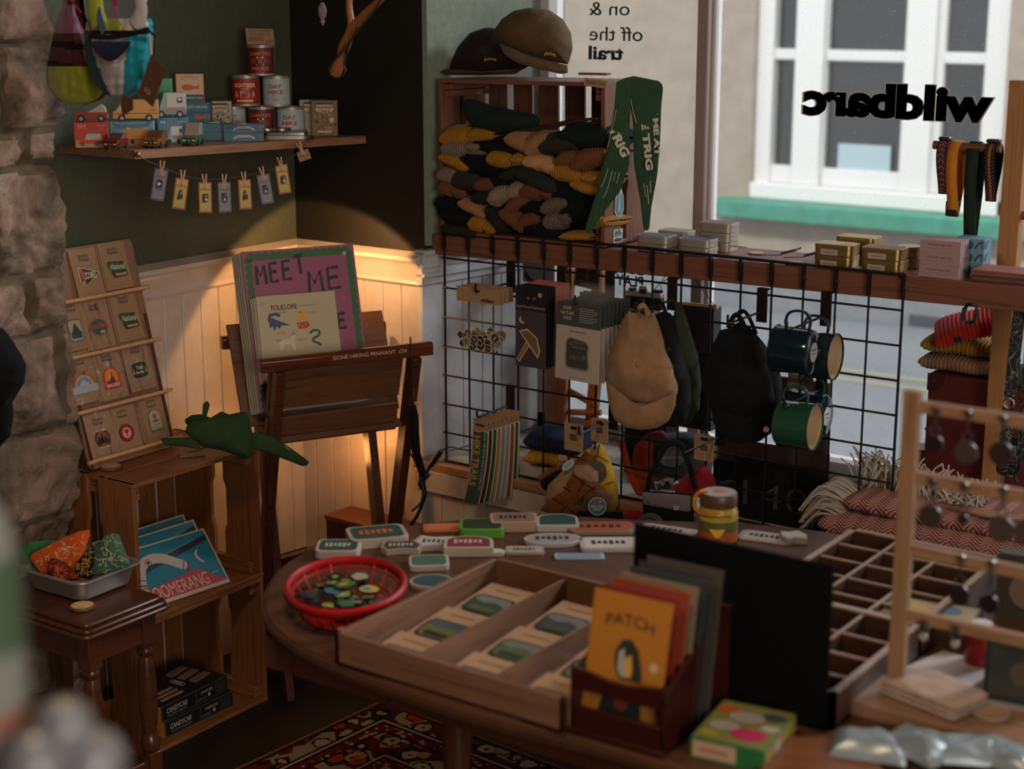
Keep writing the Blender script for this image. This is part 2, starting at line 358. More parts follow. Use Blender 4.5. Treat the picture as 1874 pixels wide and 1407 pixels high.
m = M(); q0 = A(1535, 262, .10); q1 = A(1628, 325, .10); m.box2((q0.x, .095, q1.z), (q1.x, .105, q0.z), P('#9fb4bd'))
m.text('OPENING SOON', (q0.x+q1.x)/2, 0, .03, P('#40525c'), X=frame((0, .094, q0.z-.05), (1, 0, 0), (0, 0, 1)), w=(q1.x-q0.x)*.7) if 0 else None
m.build('notice', fac)
m = M(); q = A(1665, 575, -.06)
for k in range(12): m.box2((q.x+k*.024, -.065, q.z-.17), (q.x+k*.024+.012, -.045, q.z), P('#3a3f44'))
m.build('vent_grille', fac)
m = M(); m.box2((wx0, .35, wz), (wx1+.5, .38, wz+1.9), P('#15181b')); m.build('dark_interior', fac)
# lettering on the panes: reads from the street, so mirrored in here
def pane_text(lines, name, label, bold, col, cat='lettering'):
    m = M()
    for t, px, py, h, wpx in lines:
        c = aY(px, py, .466); w_ = aY(px+wpx/2, py, .466).x-aY(px-wpx/2, py, .466).x; m.text(t, 0, 0, h, col, X=frame(c, (-1, 0, 0), (0, 0, 1)), w=w_, bold=bold, depth=.0006)
    return one(m, name, label, cat)
LET = P('#0e2c2b', .5)
pane_text([('on &', 1115, 16, .034, 74)], 'window_lettering', 'green window lettering reading on & in reverse above the crate', .0, LET)
pane_text([('off the', 1127, 62, .036, 97)], 'window_lettering', 'green window lettering reading off the in reverse, middle line', .0, LET)
pane_text([('trail', 1109, 97, .036, 64)], 'window_lettering', 'bold green window lettering reading trail in reverse, lowest line', .03, LET)
def wildbarc():
    m = M(); c = aY(1638, 186, .466); w_ = aY(1812, 186, .466).x-aY(1465, 186, .466).x
    m.text('wildbarc', 0, 0, .086, P('#b9b2a8'), X=frame(c, (-1, 0, 0), (0, 0, 1)) @ T(0, 0, -.0006), w=w_*1.02, bold=.062, depth=.0002)
    m.text('wildbarc', 0, 0, .082, P('#122027'), X=frame(c, (-1, 0, 0), (0, 0, 1)), w=w_, bold=.052, depth=.0008); return m
one(wildbarc(), 'window_lettering', 'fat dark shop name lettering seen in reverse on the big right pane', 'lettering')
pane_text([('PLAY', 1152, 514, .030, 50)], 'window_lettering', 'dark capitals reading PLAY in reverse behind the old camera', .02, LET)
pane_text([('LOCAL', 1140, 492, .024, 74)], 'window_lettering', 'dark capitals in reverse right above the PLAY lettering', .02, LET)
# ================================================================== HELPERS FOR GOODS
def up_at(o, a=35.3): return T(Vector(o)) @ rz(a)
def FP(y=0., z=0., x=0.): return frame((x, y, z), (1, 0, 0), (0, 0, 1))     # front panel frame of an upright thing
def TOPF(z, x=0., y=0.): return frame((x, y, z), (1, 0, 0), (0, 1, 0))
def LSF(x, z=0.): return frame((x, 0, z), (0, -1, 0), (0, 0, 1))            # its left side
def RSF(x, z=0.): return frame((x, 0, z), (0, 1, 0), (0, 0, 1))
EP = .0005
def wraptext(m, t, x, z, h, r, mat, w, bold=.01, eps=.0006):
    vs, fs, (x0, x1, y0, y1) = textmesh(t, bold, 0, 0); sy = h/(y1-y0); sx = w/(x1-x0)
    out = []
    for p in vs:
        a = ((p.x-(x0+x1)/2)*sx+x)/r; out.append(((r+eps)*math.sin(a), -(r+eps)*math.cos(a), z+(p.y-(y0+y1)/2)*sy))
    m.add(out, fs, mat)
def sector(m, r, z0, z1, a0, a1, mat, n=20, eps=.0003):
    m.surf(lambda u, v: ((r+eps)*math.sin(a0+(a1-a0)*u), -(r+eps)*math.cos(a0+(a1-a0)*u), z0+(z1-z0)*v), n, 1, mat)
# ------------------------------------------------------------------ oak wall shelf
def zS(y): return 1.389-.028*(y+.78)
m = M(); ya, yb = -.78, -.003
vs = []
for y in (ya, yb):
    z = zS(y); vs += [(-.498, y, z-.019), (-.246, y, z-.019), (-.246, y, z), (-.498, y, z)]
m.add(vs, [(0, 1, 2, 3)[::-1], (4, 5, 6, 7), (0, 1, 5, 4), (1, 2, 6, 5), (2, 3, 7, 6), (3, 0, 4, 7)], OAK(1))
one(m, 'wall_shelf', 'oak wall shelf in the dark corner loaded with candles and toy cars', 'shelf')
def sh(px, py):
    z = 1.38
    for _ in range(4): p = aZ(px, py, z); z = zS(p.y)
    p = aZ(px, py, z); p.z += .0004; return p
SA = 50
def shx(px, x):
    py = 240.
    for _ in range(8): p = aX(px, py, x); py += (p.z-zS(p.y))*760
    p.z += .0004; return p
# candles
def candle(o, kind, label, a=38):
    t = thing('candle_tin', label, 'candle', up_at(o, a), 'tin candles stacked on the shelf'); r, h = .0355, .0745
    c = {'day': ('#9aa3a6', '#8c1f19'), 'camp': ('#4f1712', '#c8502e'), 'sight': ('#8e1d18', '#d8b58c')}[kind]
    m = M(); m.lathe([(0, 0), (r-.001, 0), (r, .0015), (r, .003), (r-.0012, .005), (r-.0012, h-.004), (r, h-.003), (r, h), (r-.003, h), (r-.004, h-.003), (0, h-.003)], TIN, 40)
    m.build('tin', t)
    m = M(); rb = r-.0012; sector(m, rb, .006, h-.006, -1.25, 1.25, P(c[0])); sector(m, rb, .006, h-.006, -1.6, -1.27, P('#7d8a66'))
    tc = P(c[1])
    if kind == 'day':
        wraptext(m, 'DAY', 0, .050, .010, rb, tc, .032, .03); wraptext(m, 'HIKE', 0, .036, .010, rb, tc, .038, .03)
        wraptext(m, 'SOY WAX', 0, .027, .0026, rb, tc, .018); wraptext(m, 'CANDLE', 0, .018, .006, rb, tc, .018, .0)
        for x in (-.022, .022): wraptext(m, 'o', x, .019, .004, rb, tc, .004)
    elif kind == 'camp':
        wraptext(m, 'CAMP FIRE', 0, .054, .009, rb, tc, .056, .02); wraptext(m, "S'MORES", 0, .018, .009, rb, tc, .045, .03); wraptext(m, 'CANDLE', 0, .0095, .0035, rb, tc, .022)
        for x, z, w_, c2 in ((-.017, .037, .014, '#8a2b1e'), (.017, .037, .014, '#8a2b1e'), (0, .038, .008, '#a8432a')): wraptext(m, 'o', x, z, .014, rb, P(c2), w_, .05)
        wraptext(m, '-', 0, .027, .004, rb, P('#d6b28a'), .018, .1)
        for x in (-.006, .007): wraptext(m, "'", x, .045, .004, rb, P('#e2d2b8'), .003, .05)
    else:
        wraptext(m, 'SIGHTSEER', 0, .052, .010, rb, tc, .056, .02); wraptext(m, 'SCENT CANDLE', 0, .043, .003, rb, tc, .022)
        wraptext(m, 'n', 0, .030, .018, rb, P('#c07a62'), .024, .06); wraptext(m, 'n', 0, .028, .010, rb, P('#8e1d18'), .012, .04)
        for x in (-.022, .022): wraptext(m, 'A', x, .030, .015, rb, P('#cf9d74'), .010, .04)
        sector(m, rb, .012, .016, -.6, .6, P('#d8b58c'), eps=.0008)
    m.build('label', t); return t
b0 = shx(480, -.400); du = Vector((math.cos(R_(38)), math.sin(R_(38)), 0))
def row(k, z, kind, label): p = b0+du*k; p.z = zS(p.y)+.0004+z; candle(p, kind, label)
row(-.0725, 0, 'day', 'grey DAY HIKE candle tin at the left end of the bottom row')
row(.0, 0, 'camp', 'dark red CAMP FIRE candle tin in the middle of the bottom row')
row(.0725, 0, 'day', 'grey DAY HIKE candle tin at the right end of the bottom row')
row(-.036, .0755, 'sight', 'bright red SIGHTSEER candle tin in the second row')
row(.040, .0755, 'day', 'grey DAY HIKE candle tin beside the SIGHTSEER one')
row(.004, .1505, 'camp', "dark red S'MORES candle tin at the very top of the pyramid")
# price card
p = b0+du*.006; p.z = b0.z+.2262
m = M(); X = up_at(p, 30) @ rx(-14); F = FP(-.0005); m.prism([(-.036, 0), (.034, -.001), (.028, .038), (-.042, .040)], .0008, KRAFT, FP(0.0003)); ink = P('#231c18')
m.text('HAND POURED', -.005, .033, .0055, ink, F, EP, w=.058); m.text('IN AMERICA!', -.004, .0245, .0055, ink, F, EP, w=.052)
for k in range(5): m.rect(-.034+k*.001, .008+k*.0025, .006, .0088+k*.0025, ink, F, EP)
m.text('£20', .021, .0075, .008, ink, F, EP, w=.02)
one(m, 'price_card', 'kraft price card reading HAND POURED and £20 on the top candle', 'price card', X)
# playing cards
def deck(o, a, label, back, kind):
    t = thing('playing_card_box', label, 'playing cards', up_at(o, a), 'boxes of playing cards on the shelf'); w_, h, d = .066, .090, .018
    m = M(); m.box((0, d/2, h/2), (w_, d, h), P(back)); m.build('box', t, bev=.0006)
    m = M(); F = FP(-EP); rnd = random.Random(hash(kind) % 99 if False else len(label))
    pal = {'green': ['#39513e', '#8f8c74', '#c0632f', '#20281f', '#b29b70'], 'desert': ['#a7572f', '#7e3a20', '#5a3421', '#8d8a60'], 'forest': ['#b5642a', '#3d4524', '#6b3a1c', '#1d1a14', '#a5854f', '#8c3f20']}[kind]
    m.rect(-w_/2+.001, .001, w_/2-.001, h-.001, P({'green': '#8f9076', 'desert': '#8b8570', 'forest': '#6b5534'}[kind]), F)
    for k in range(90 if kind != 'desert' else 20):
        x = rnd.uniform(-w_/2+.004, w_/2-.004); y = rnd.uniform(.004, h*.62 if kind != 'desert' else h*.35); r = rnd.uniform(.001, .0035)
        m.disc(x, y, r, P(rnd.choice(pal)), F, .0001+k*2e-6, r*rnd.uniform(.5, 1.4), 6)
    m.disc(.018, h*.45, .006, P('#b8a68c'), F, .0004)
    m.flat([(-.022, .061), (-.026, .067), (-.022, .073), (-.024, .08), (-.02, .084), (.02, .084), (.024, .08), (.022, .073), (.026, .067), (.022, .061), (.01, .056), (-.01, .056)], P('#2a1f18'), F, .0005)
    m.flat([(p[0]*.92, .070+(p[1]-.070)*.9) for p in [(-.022, .061), (-.026, .067), (-.022, .073), (-.024, .08), (.024, .08), (.022, .073), (.026, .067), (.022, .061), (.01, .056), (-.01, .056)]], P('#b79d80'), F, .0008)
    m.text('PLAYING', 0, .072, .0075, ink, F, .0011, w=.038, bold=.03); m.text('CARDS', 0, .062, .0065, ink, F, .0011, w=.026, bold=.03)
    m.rect(-.019, .008, .019, .015, P('#2a1f18'), F, .0005); m.rect(-.018, .009, .018, .014, P('#b79d80'), F, .0008)
    m.build('printed_front', t); return t
deck(shx(402, -.43), 42, 'playing card box with pale green floral front left of the candles', '#20271f', 'green')
deck(shx(573, -.345), 36, 'playing card box with desert scene behind the floral one', '#6e6a55', 'desert')
deck(shx(595, -.305), 38, 'orange floral playing card box at the right end of the shelf', '#3a2b1a', 'forest')
# small round tins, flat tin
for (x, y), l in zip(((451, -.355), (489, -.36), (516, -.335)), ('small round lidded tin left of two others in front of the candles', 'small round lidded tin in the middle in front of the CAMP FIRE candle', 'small round lidded tin on the right behind the flat tin')):
    t = thing('round_tin', l, 'tin', up_at(shx(x, y), 30), 'small round tins in front of the candles')
    m = M(); m.lathe([(0, 0), (.0205, 0), (.0215, .001), (.0215, .014), (0, .014)], TIN, 32); m.build('base', t)
    m = M(); m.lathe([(.0225, .011), (.023, .012), (.023, .023), (.022, .0245), (0, .0245)], STEEL, 32); m.disc(.006, .017, .002, P('#6a6f72'), FP(-.0233), .0, n=8); m.build('lid', t)
t = thing('flat_tin', 'flat rectangular hinged tin in front of the round tins', 'tin', up_at(shx(524, -.300), 38))
m = M(); m.prism(rr(-.052, -.032, .052, .032, .012), .010, TIN); m.build('base', t, bev=.001)
m = M(); m.prism(rr(-.0535, -.0335, .0535, .0335, .012), .009, STEEL, z0=.0095); m.box((0, -.034, .013), (.012, .003, .008), STEEL); m.build('lid', t, bev=.0015)
# blue pocket game boxes
BL = '#2d6076'; BLD = '#1b3f4f'
def bluebox(o, a, label, w_=.094, d=.045, h=.020, arc=True):
    m = M(); m.box((0, d/2, h/2), (w_, d, h), P(BL)); F = FP(-EP)
    if arc:
        m.flat([(-.026, .004), (-.014, .0095), (.014, .0095), (.026, .004), (.024, .010), (.012, .0155), (-.012, .0155), (-.024, .010)], P('#c0a9a0'), F, .0003)
        m.text('WOODLAND WHISTLER', 0, .010, .003, P(BLD), F, .0006, w=.038, arc=.003); m.text('A TIN OF ADVENTURE', 0, .0035, .0015, P('#b7c3c4'), F, .0003, w=.03)
    m.rect(w_*.40, .005, w_*.44, .015, P('#b4473a'), F, .0003); m.disc(-.014, .010, .004, P('#7c3b3a'), LSF(-w_/2-EP), .0002); m.text('fish', .014-.02, .010, .006, P('#2d6a6a'), LSF(-w_/2-EP), .0003, w=.02)
    return one(m, 'pocket_game_box', label, 'game box', up_at(o, a), 'blue pocket game boxes on the shelf', bev=.0004)
q = shx(447, -.295); bluebox(q, 46, 'blue pocket game box, bottom of the pair at the shelf front'); bluebox(q+Vector((0, 0, .0206)), 45, 'blue pocket game box, upper of the pair at the shelf front')
q = shx(385, -.37); q2 = shx(352, -.43)
for k, (dx, l) in enumerate(((0, 'blue pocket game box at the foot of the taller stack behind the green van'), (.003, 'blue pocket game box second up in the stack behind the green van'))):
    fishbox = bluebox(q+Vector((0, 0, .0206*k)), 44, l, .075, .05, .020, False)
q = q2.copy()
m = M(); m.box((0, .03, .0205), (.088, .06, .041), P('#2d6076')); one(m, 'pocket_game_box', 'blue pocket game box at the very bottom of the tall stack', 'game box', up_at(q, 40), 'blue pocket game boxes on the shelf')
q.z += .0414
for k, l in enumerate(('blue box with red fish drawing in the middle of the tall stack', 'blue POCKET SURVIVAL box directly below the cream fish box')):
    m = M(); m.box((0, .03, .0115), (.09, .06, .023), P(BL)); F = FP(-EP)
    if k == 0: m.flat([(.005, .012), (.015, .018), (.03, .014), (.036, .018), (.036, .006), (.03, .010), (.015, .005)], P('#b4473a'), F); m.rect(.039, .007, .043, .016, P('#b4473a'), F)
    else: m.text('POCKET SURVIVAL', .01, .012, .006, P('#c5cfcc'), F, w=.06, shear=.2)
    one(m, 'pocket_game_box', l, 'game box', up_at(q+Vector((0, 0, .0235*k)), 40), 'blue pocket game boxes on the shelf', bev=.0004)
q = q+Vector((0, 0, .0472))
m = M(); m.box((0, .013, .034), (.068, .026, .068), P('#22384a')); F = FP(-EP); m.rect(-.034, 0, .034, .068, P('#a8402f'), F); m.rect(-.032, .018, .032, .066, P('#c3a48a'), F, .0003); m.rect(-.032, .002, .032, .018, P('#28505f'), F, .0003)
m.text('TOMORROW', 0, .056, .006, P('#7d5a48'), F, .0006, w=.042, arc=.004); m.text('FISH POCKET GAME', .004, .010, .0055, P('#b9c6c4'), F, .0006, w=.05)
m.flat([(-.022, .035), (-.014, .042), (-.002, .042), (.012, .037), (.022, .041), (.022, .030), (.012, .032), (-.002, .028), (-.014, .028)], P('#c0523f'), F, .0006)
one(m, 'fish_game_box', 'cream and red fish pocket game box on top of the blue stack', 'game box', up_at(q+Vector((.0, -.0, 0)), 38), bev=.0004)
# pocket tools on the boxes
for (x, y, z, l, a) in ((388, -.37, .0412, 'slim silver pocket tool on the blue stack by the floral cards', 40), (436, -.285, .0412, 'slim silver pocket tool on the front pair of blue boxes', 38)):
    p = shx(x, y); p.z += z
    t = thing('pocket_tool', l, 'pocket tool', up_at(p, a)); m = M(); m.prism(rr(-.028, -.004, .022, .006, .004), .004, STEEL); m.build('body', t, bev=.001)
    m = M(); m.tube([(.026+.005*math.cos(i*.6), .005*math.sin(i*.6), .002) for i in range(11)], .0007, STEEL, 6); m.build('ring', t)
# toy vehicles
def wheels(t, xs, y0, y1, r):
    for x in xs:
        for y in (y0, y1): m = M(); m.lathe([(0, -.0025), (r, -.0025), (r, .0025), (0, .0025)], BLACK, 16, T(x, y, r) @ rx(90)); m.disc(0, 0, r*.55, P('#a09c98'), frame((x, y-.0028, r), (1, 0, 0), (0, 0, 1)), n=12); m.build('wheel', t)
def toy(name, label, X, body, cabin, L, W, H, kind, roof=None):
    t = thing(name, label, 'toy car', X, 'wooden toy vehicles on the shelf'); B = base('toy_'+body[1:], body, .3)
    if kind == 'side_pickup':
        m = M(); F = FP(W/2); m.prism([(-L/2, .007), (L/2, .007), (L/2-.001, .018), (L*.42, .021), (-L/2+.002, .021)], W, B, FP(W/2, 0)); m.build('body', t, bev=.001)
        m = M(); m.prism([(-L*.14, .021), (L*.46, .021), (L*.40, .033), (L*.30, .038), (.0, .026)], W*.9, P(cabin), FP(W*.45)); m.build('cabin', t, bev=.001)
        xs = (-L*.3, L*.3)
    elif kind == 'side_van':
        m = M(); m.prism([(-L/2, .006), (L/2, .006), (L/2, H), (-L*.27, H), (-L*.44, .024), (-L/2, .022)], W, B, FP(W/2)); m.build('body', t, bev=.001)
        m = M(); F = FP(-W/2-EP); m.flat([(-L*.40, .024), (-L*.26, H-.004), (-L*.19, H-.004), (-L*.19, .024)], P(cabin), F); m.rect(-L/2, .017, L/2, .0185, P('#7a2618'), F, .0002)
        if roof: m.text(roof, L*.38, .025, .004, P('#8d3019'), F, .0003, w=.018)
        m.build('printed_side', t); xs = (-L*.3, L*.3)
    elif kind == 'mail':
        m = M(); m.prism([(-L/2, .007), (L/2, .007), (L/2, .019), (-L*.46, .019), (-L/2, .014)], W, P('#8b8884'), FP(W/2)); m.build('chassis', t, bev=.001)
        m = M(); m.prism([(-L*.36, .019), (L/2, .019), (L/2, H), (-L*.20, H)], W, B, FP(W/2)); F = FP(-W/2-EP)
        m.flat([(-L*.36, .019), (-L*.24, .040), (-L*.08, .040), (-L*.08, .019)][:0] or [(-L*.33, .020), (-L*.20, H-.002), (-L*.10, H-.002), (-L*.10, .020)], P('#8aa0ac'), F); m.rect(-L*.1, .0225, L/2, .0235, P('#274a86'), F, .0003); m.rect(-L*.1, .0205, L/2, .0215, P('#a02c28'), F, .0003)
        m.rect(L*.22, .034, L*.40, .046, P('#1c4a94'), F, .0003); m.flat([(L*.22, .046), (L*.40, .042), (L*.30, .038)], P('#d8d4cc'), F, .0006); m.build('box_body', t, bev=.0008); xs = (-L*.3, L*.3)
    elif kind == 'front':      # seen nose-on: hood, windscreen, roof, grille
        m = M(); m.prism([(-L/2, .006), (L/2, .006), (L/2, .022), (L*.16, .024), (-L/2, .020)], W, B, frame((W/2, 0, 0), (0, 1, 0), (0, 0, 1)) @ T(0, 0, -W)); m.build('body', t, bev=.001)
        m = M(); m.prism([(-L*.12, .022), (L*.46, .022), (L*.46, H), (L*.08, H)], W*.94, P(cabin), frame((W*.47, 0, 0), (0, 1, 0), (0, 0, 1)) @ T(0, 0, -W*.94)); m.build('cabin', t, bev=.001)
        m = M(); F = frame((0, -L/2-EP, 0), (1, 0, 0), (0, 0, 1)); m.rect(-W*.42, .009, W*.42, .017, BLACK, F)
        for x in (-.36, -.24, .24, .36): m.disc(x*W, .013, .0022, P('#cbb27a'), F, .0003, n=10)
        m.disc(0, .013, .0028, P('#8b8070'), F, .0003, n=10); m.build('grille', t)
        for y in (-L*.3, L*.3):
            for x in (-W/2, W/2-.003): m = M(); m.lathe([(0, 0), (.007, 0), (.007, .004), (0, .004)], BLACK, 14, T(x, y, .007) @ ry(90)); m.build('wheel', t)
        return t
    wheels(t, xs, -W/2, W/2, .008); return t
def cbox(px, py, a, w_, d, h, col, label, deco=None, name='toy_car_box', dz=0, dx=0):
    o = shx(px, dx); o.z += dz; m = M(); m.box((0, d/2, h/2), (w_, d, h), P(col)); F = FP(-EP)
    if deco: deco(m, F)
    one(m, name, label, 'toy box', up_at(o, a), 'toy car boxes on the shelf', bev=.0006); return o
def deco_red(m, F):
    m.text('CANDYCAR', .022, .048, .004, P('#d8b8a8'), F, w=.018); m.rect(-.033, 0, .033, .016, P('#b99872'), F)
    m.rect(-.008, .027, .008, .034, P('#a06a52'), F, .0003); m.flat([(-.014, .017), (.024, .017), (.02, .03), (-.01, .03)], P('#c9b9ae'), F, .0005); m.flat([(-.028, .008), (.026, .008), (.026, .017), (-.026, .017)], P('#d4502c'), F, .0006)
    for x in (-.019, .012): m.disc(x, .008, .0045, BLACK, F, .0008, n=12); m.disc(x, .008, .0025, P('#8b8884'), F, .001, n=10)
    for x in (-.027, -.021, -.014): m.rect(x, .043, x+.003, .051, P('#d8b8a8'), F)
o1 = cbox(168, 262, 46, .072, .04, .056, '#cf3f22', 'orange red toy car box at the left end of the shelf', deco_red, dx=-.37)
def deco_mail(m, F):
    m.text('CANDYCAR', .022, .050, .004, P('#c9d4dc'), F, w=.016); m.rect(-.004, .014, .022, .040, P('#c8c5c2'), F, .0003); m.rect(-.004, .016, .022, .018, P('#7b4a80'), F, .0005); m.flat([(-.012, .012), (-.004, .040), (-.004, .012)], P('#8aa9bd'), F, .0003)
    m.rect(.014, .026, .021, .034, P('#1c4a94'), F, .0006); m.rect(-.014, .004, .022, .012, P('#b9b6b2'), F, .0003)
    for x in (-.01, .012): m.disc(x, .006, .005, BLACK, F, .0008, n=12)
    for x in (-.027, -.021): m.rect(x, .047, x+.003, .052, P('#c9d4dc'), F)
o2 = cbox(318, 256, 44, .070, .04, .060, '#5180a0', 'blue toy car box with white mail truck picture', deco_mail, dx=-.345)
def deco_lb(m, F):
    m.flat([(-.045, .052), (-.02, .046), (.02, .048), (.045, .052), (.035, .040), (-.035, .038)], P('#55788a'), F); m.flat([(-.03, .0), (.045, 0), (.045, .030), (.03, .038), (-.02, .036), (-.03, .02)], P('#cc8b48'), F, .0003)
    m.rect(-.03, .012, .045, .014, P('#8a4a20'), F, .0006); m.disc(0, .008, .005, BLACK, F, .0008, n=12)
    for x in (-.012, .026): m.rect(x, .037, x+.010, .040, P('#c9c2b8'), F, .0006)
o3 = cbox(243, 260, 44, .098, .04, .054, '#6f9cae', 'pale blue toy box with an orange van picture, centre left of the shelf', deco_lb, dx=-.365)
toy('toy_car', 'red toy pickup with white cabin on top of the orange red box', up_at(o1+Vector((0, .005, .0565)), 44), '#b8452c', '#c5b4a6', .072, .028, .038, 'side_pickup')
toy('toy_van', 'yellow orange toy van on the pale blue box, partly behind a bag tag', up_at(o3+Vector((.005, .01, .0545)), 44), '#cf9a57', '#b9b3aa', .100, .035, .048, 'side_van', 'CAMPER')
toy('toy_truck', 'white toy mail truck with blue emblem on top of the blue box', up_at(o2+Vector((-.004, .0, .0605)), 44), '#c4beb9', '#8aa0ac', .070, .034, .056, 'mail')
p = sh(236, 262); toy('toy_car', 'small dark red and grey toy car at the shelf front', up_at(shx(213, -.295), 22), '#7a1512', '#6b5048', .055, .034, .034, 'front')
toy('toy_car', 'small brown toy car with wide black grille at the shelf front', up_at(shx(286, -.285), 25), '#8a5522', '#6d4a33', .060, .036, .036, 'front')
toy('toy_van', 'small green toy camper with grey roof at the shelf front', up_at(shx(353, -.285), 30), '#2f6048', '#8c8074', .060, .036, .050, 'front')
m = M(); m.box((0, .013, .045), (.036, .026, .09), P('#4c9d7b')); F = FP(-EP); m.flat([(-.016, .04), (.014, .04), (.014, .052), (-.004, .06), (-.016, .055)], P('#235b4a'), F); m.rect(-.018, 0, .018, .02, P('#b9b5ab'), F)
o = shx(304, -.44); one(m, 'mint_box', 'mint green toy box standing behind the mail truck', 'toy box', up_at(o+Vector((0, 0, .055)), 40) @ T(0, 0, 0), bev=.0006)
m = M(); m.box((0, .018, .027), (.07, .036, .054), P('#4f7f98')); one(m, 'toy_car_box', 'plain blue box hidden behind the mail truck, holding up the mint one', 'toy box', up_at(o, 40))
m = M(); m.prism([(-.035, -.012), (.03, -.014), (.034, .010), (-.03, .014)], .002, KRAFT); one(m, 'price_card', 'kraft card lying flat at the shelf front by the dark red toy car', 'price card', up_at(sh(252, 268), 50))
# ------------------------------------------------------------------ bunting of pin badges
XF = -.236
k1 = aX(250, 283, -.236); k2 = aX(567, 252, -.236)
for k, l in ((k1, 'brass knob at the left front corner of the shelf'), (k2, 'brass knob near the right end of the shelf front')):
    m = M(); m.lathe([(0, -.010), (.0035, -.010), (.003, -.004), (.0065, .0), (.007, .004), (.005, .008), (0, .009)], BRASS, 20, ry(90)); one(m, 'brass_knob', l, 'knob', T(k), 'brass knobs holding the string')
sag = [(250, 284), (275, 297), (296, 305), (330, 319), (370, 328), (408, 327), (446, 322), (480, 314), (512, 301), (545, 280), (567, 254)]
spts = [aX(x, y, -.232) for x, y in sag]
m = M(); m.tube(smooth_path(spts, 5), .0011, P('#3b3a38'), 6); one(m, 'bunting_string', 'grey string sagging under the shelf from knob to knob', 'string')
def peg(X, label):
    t = thing('clothes_peg', label, 'peg', X, 'mini wooden pegs on the string'); w_ = LPINE(1)
    for s in (-1, 1):
        m = M(); m.prism([(s*.0005, -.017), (s*.0032, -.016), (s*.0036, -.004), (s*.0040, .0), (s*.0062, .017), (s*.0028, .018), (s*.0006, .0)][::s], .006, w_, FP(.003)); m.build('arm', t, bev=.0004)
    m = M(); m.tube([(-.004, -.0035, -.001), (.004, -.0035, -.001)], .0008, STEEL, 6); m.build('spring', t)
    return t
PG = P('#7f7d8a'); PGB = P('#56555f'); PY = P('#b99f55'); PYB = P('#93493d')
def pin_card(X, grey, kind, label):
    t = thing('pin_badge_card', label, 'pin badge', X, 'pin badge cards pegged along the string'); w_, h = .030, .071
    m = M(); m.prism(rr(-w_/2, -h, w_/2, 0, .0008), .0010, PGB if grey else PYB, FP(.0005)); F = FP(-.0005-EP); m.rect(-w_/2+.0028, -h+.004, w_/2-.0028, -.0035, PG if grey else PY, F, r=.001)
    ic = P('#3a3a44') if grey else P('#3b2b1b'); m.text('WILDBARC', 0, -.0125, .0018, ic, F, .0003, w=.010); m.text('PIN BADGE', 0, -.0175, .0052, ic, F, .0003, w=.0205)
    m.text('- ENAMEL PIN -', 0, -h+.008, .0015, P('#c9c6cf') if grey else ic, F, .0003, w=.014); m.build('card', t)
    m = M(); F = FP(-.0035)
    if kind == 'tent': o = [(-.0055, -.046), (.0055, -.046), (.006, -.044), (.006, -.027), (.004, -.025), (-.004, -.025), (-.006, -.027), (-.006, -.044)]
    elif kind == 'goblin': o = [(-.006, -.048), (.005, -.046), (.006, -.038), (.003, -.027), (0, -.024), (-.003, -.03)]
    elif kind == 'wave': o = [(-.006, -.046), (.004, -.045), (.007, -.038), (.007, -.027), (.002, -.026), (-.006, -.028)]
    else: o = [(-.007, -.044), (.006, -.046), (.006, -.026), (0, -.023), (-.006, -.025)]
    m.prism(o, .003, BLACK, F, side=BLKMETAL)
    z = .0032
    if kind == 'tent': m.flat([(-.0035, -.044), (0, -.035), (.004, -.044), (.0015, -.043), (.0, -.040), (-.0015, -.043)], WHITE, F, z); m.disc(.003, -.030, .0012, WHITE, F, z, n=8); m.rect(-.004, -.033, -.0005, -.0322, PG, F, z); m.rect(-.004, -.036, -.0005, -.0352, PG, F, z)
    elif kind == 'goblin': m.flat([(-.001, -.038), (.004, -.034), (.002, -.028), (0, -.033)], P('#7f9996'), F, z); m.disc(.001, -.043, .0014, P('#9a5128'), F, z, n=8); m.disc(.001, -.027, .001, P('#b8893e'), F, z, n=8)
    elif kind == 'wave': m.flat([(-.002, -.028), (.005, -.028), (.006, -.034), (0, -.035)], P('#7d5568'), F, z); m.disc(.002, -.039, .003, WHITE, F, z, n=10); m.flat([(-.001, -.045), (.004, -.044), (.005, -.040)], P('#a5702e'), F, z+.0002)
    else: m.flat([(-.006, -.044), (.0055, -.0455), (.0055, -.0415), (-.006, -.0405)], P('#4b6a78'), F, z); m.disc(-.001, -.033, .004, WHITE, F, z, n=9); m.disc(.002, -.036, .0015, BLACK, F, z+.0002, n=8); m.disc(-.003, -.031, .001, P('#7a3a60'), F, z+.0002, n=8)
    m.build('enamel_pin', t); return t
CT = [((296, 305), 1, 'moon', 11, 'grey pin card with white figure badge, leftmost on the string'), ((334, 322), 0, 'goblin', 10, 'yellow pin card with tall triangular badge, second from the left'),
      ((375, 329), 0, 'wave', 1, 'yellow pin card with square mauve badge, third from the left'), ((410, 329), 1, 'tent', 0, 'grey pin card with tent badge hanging at the lowest point'),
      ((447, 324), 0, 'goblin', -1, 'yellow pin card with triangular badge right of the middle'), ((481, 315), 1, 'tent', -8, 'grey pin card with tent badge tilted, second from the right'),
      ((514, 297), 0, 'wave', -7, 'yellow pin card with mauve badge, rightmost and highest')]
for (x, y), g, kd, rot, l in CT:
    p = aX(x, y+4, -.230); X = up_at(p, 45) @ ry(rot); pin_card(X, g, kd, l); peg(X @ T(-.0, -.0006, .001) @ ry(-4 if rot else 5), 'mini peg holding the '+l.split(',')[0].replace(' hanging at the lowest point', ' at the lowest point'))
p = aX(551, 272, -.226); X = up_at(p, 45) @ ry(-18); m = M(); m.prism([(-.014, -.030), (.016, -.030), (.016, -.005), (-.014, -.005)], .0008, KRAFT, FP(.0004)); F = FP(-.0004-EP)
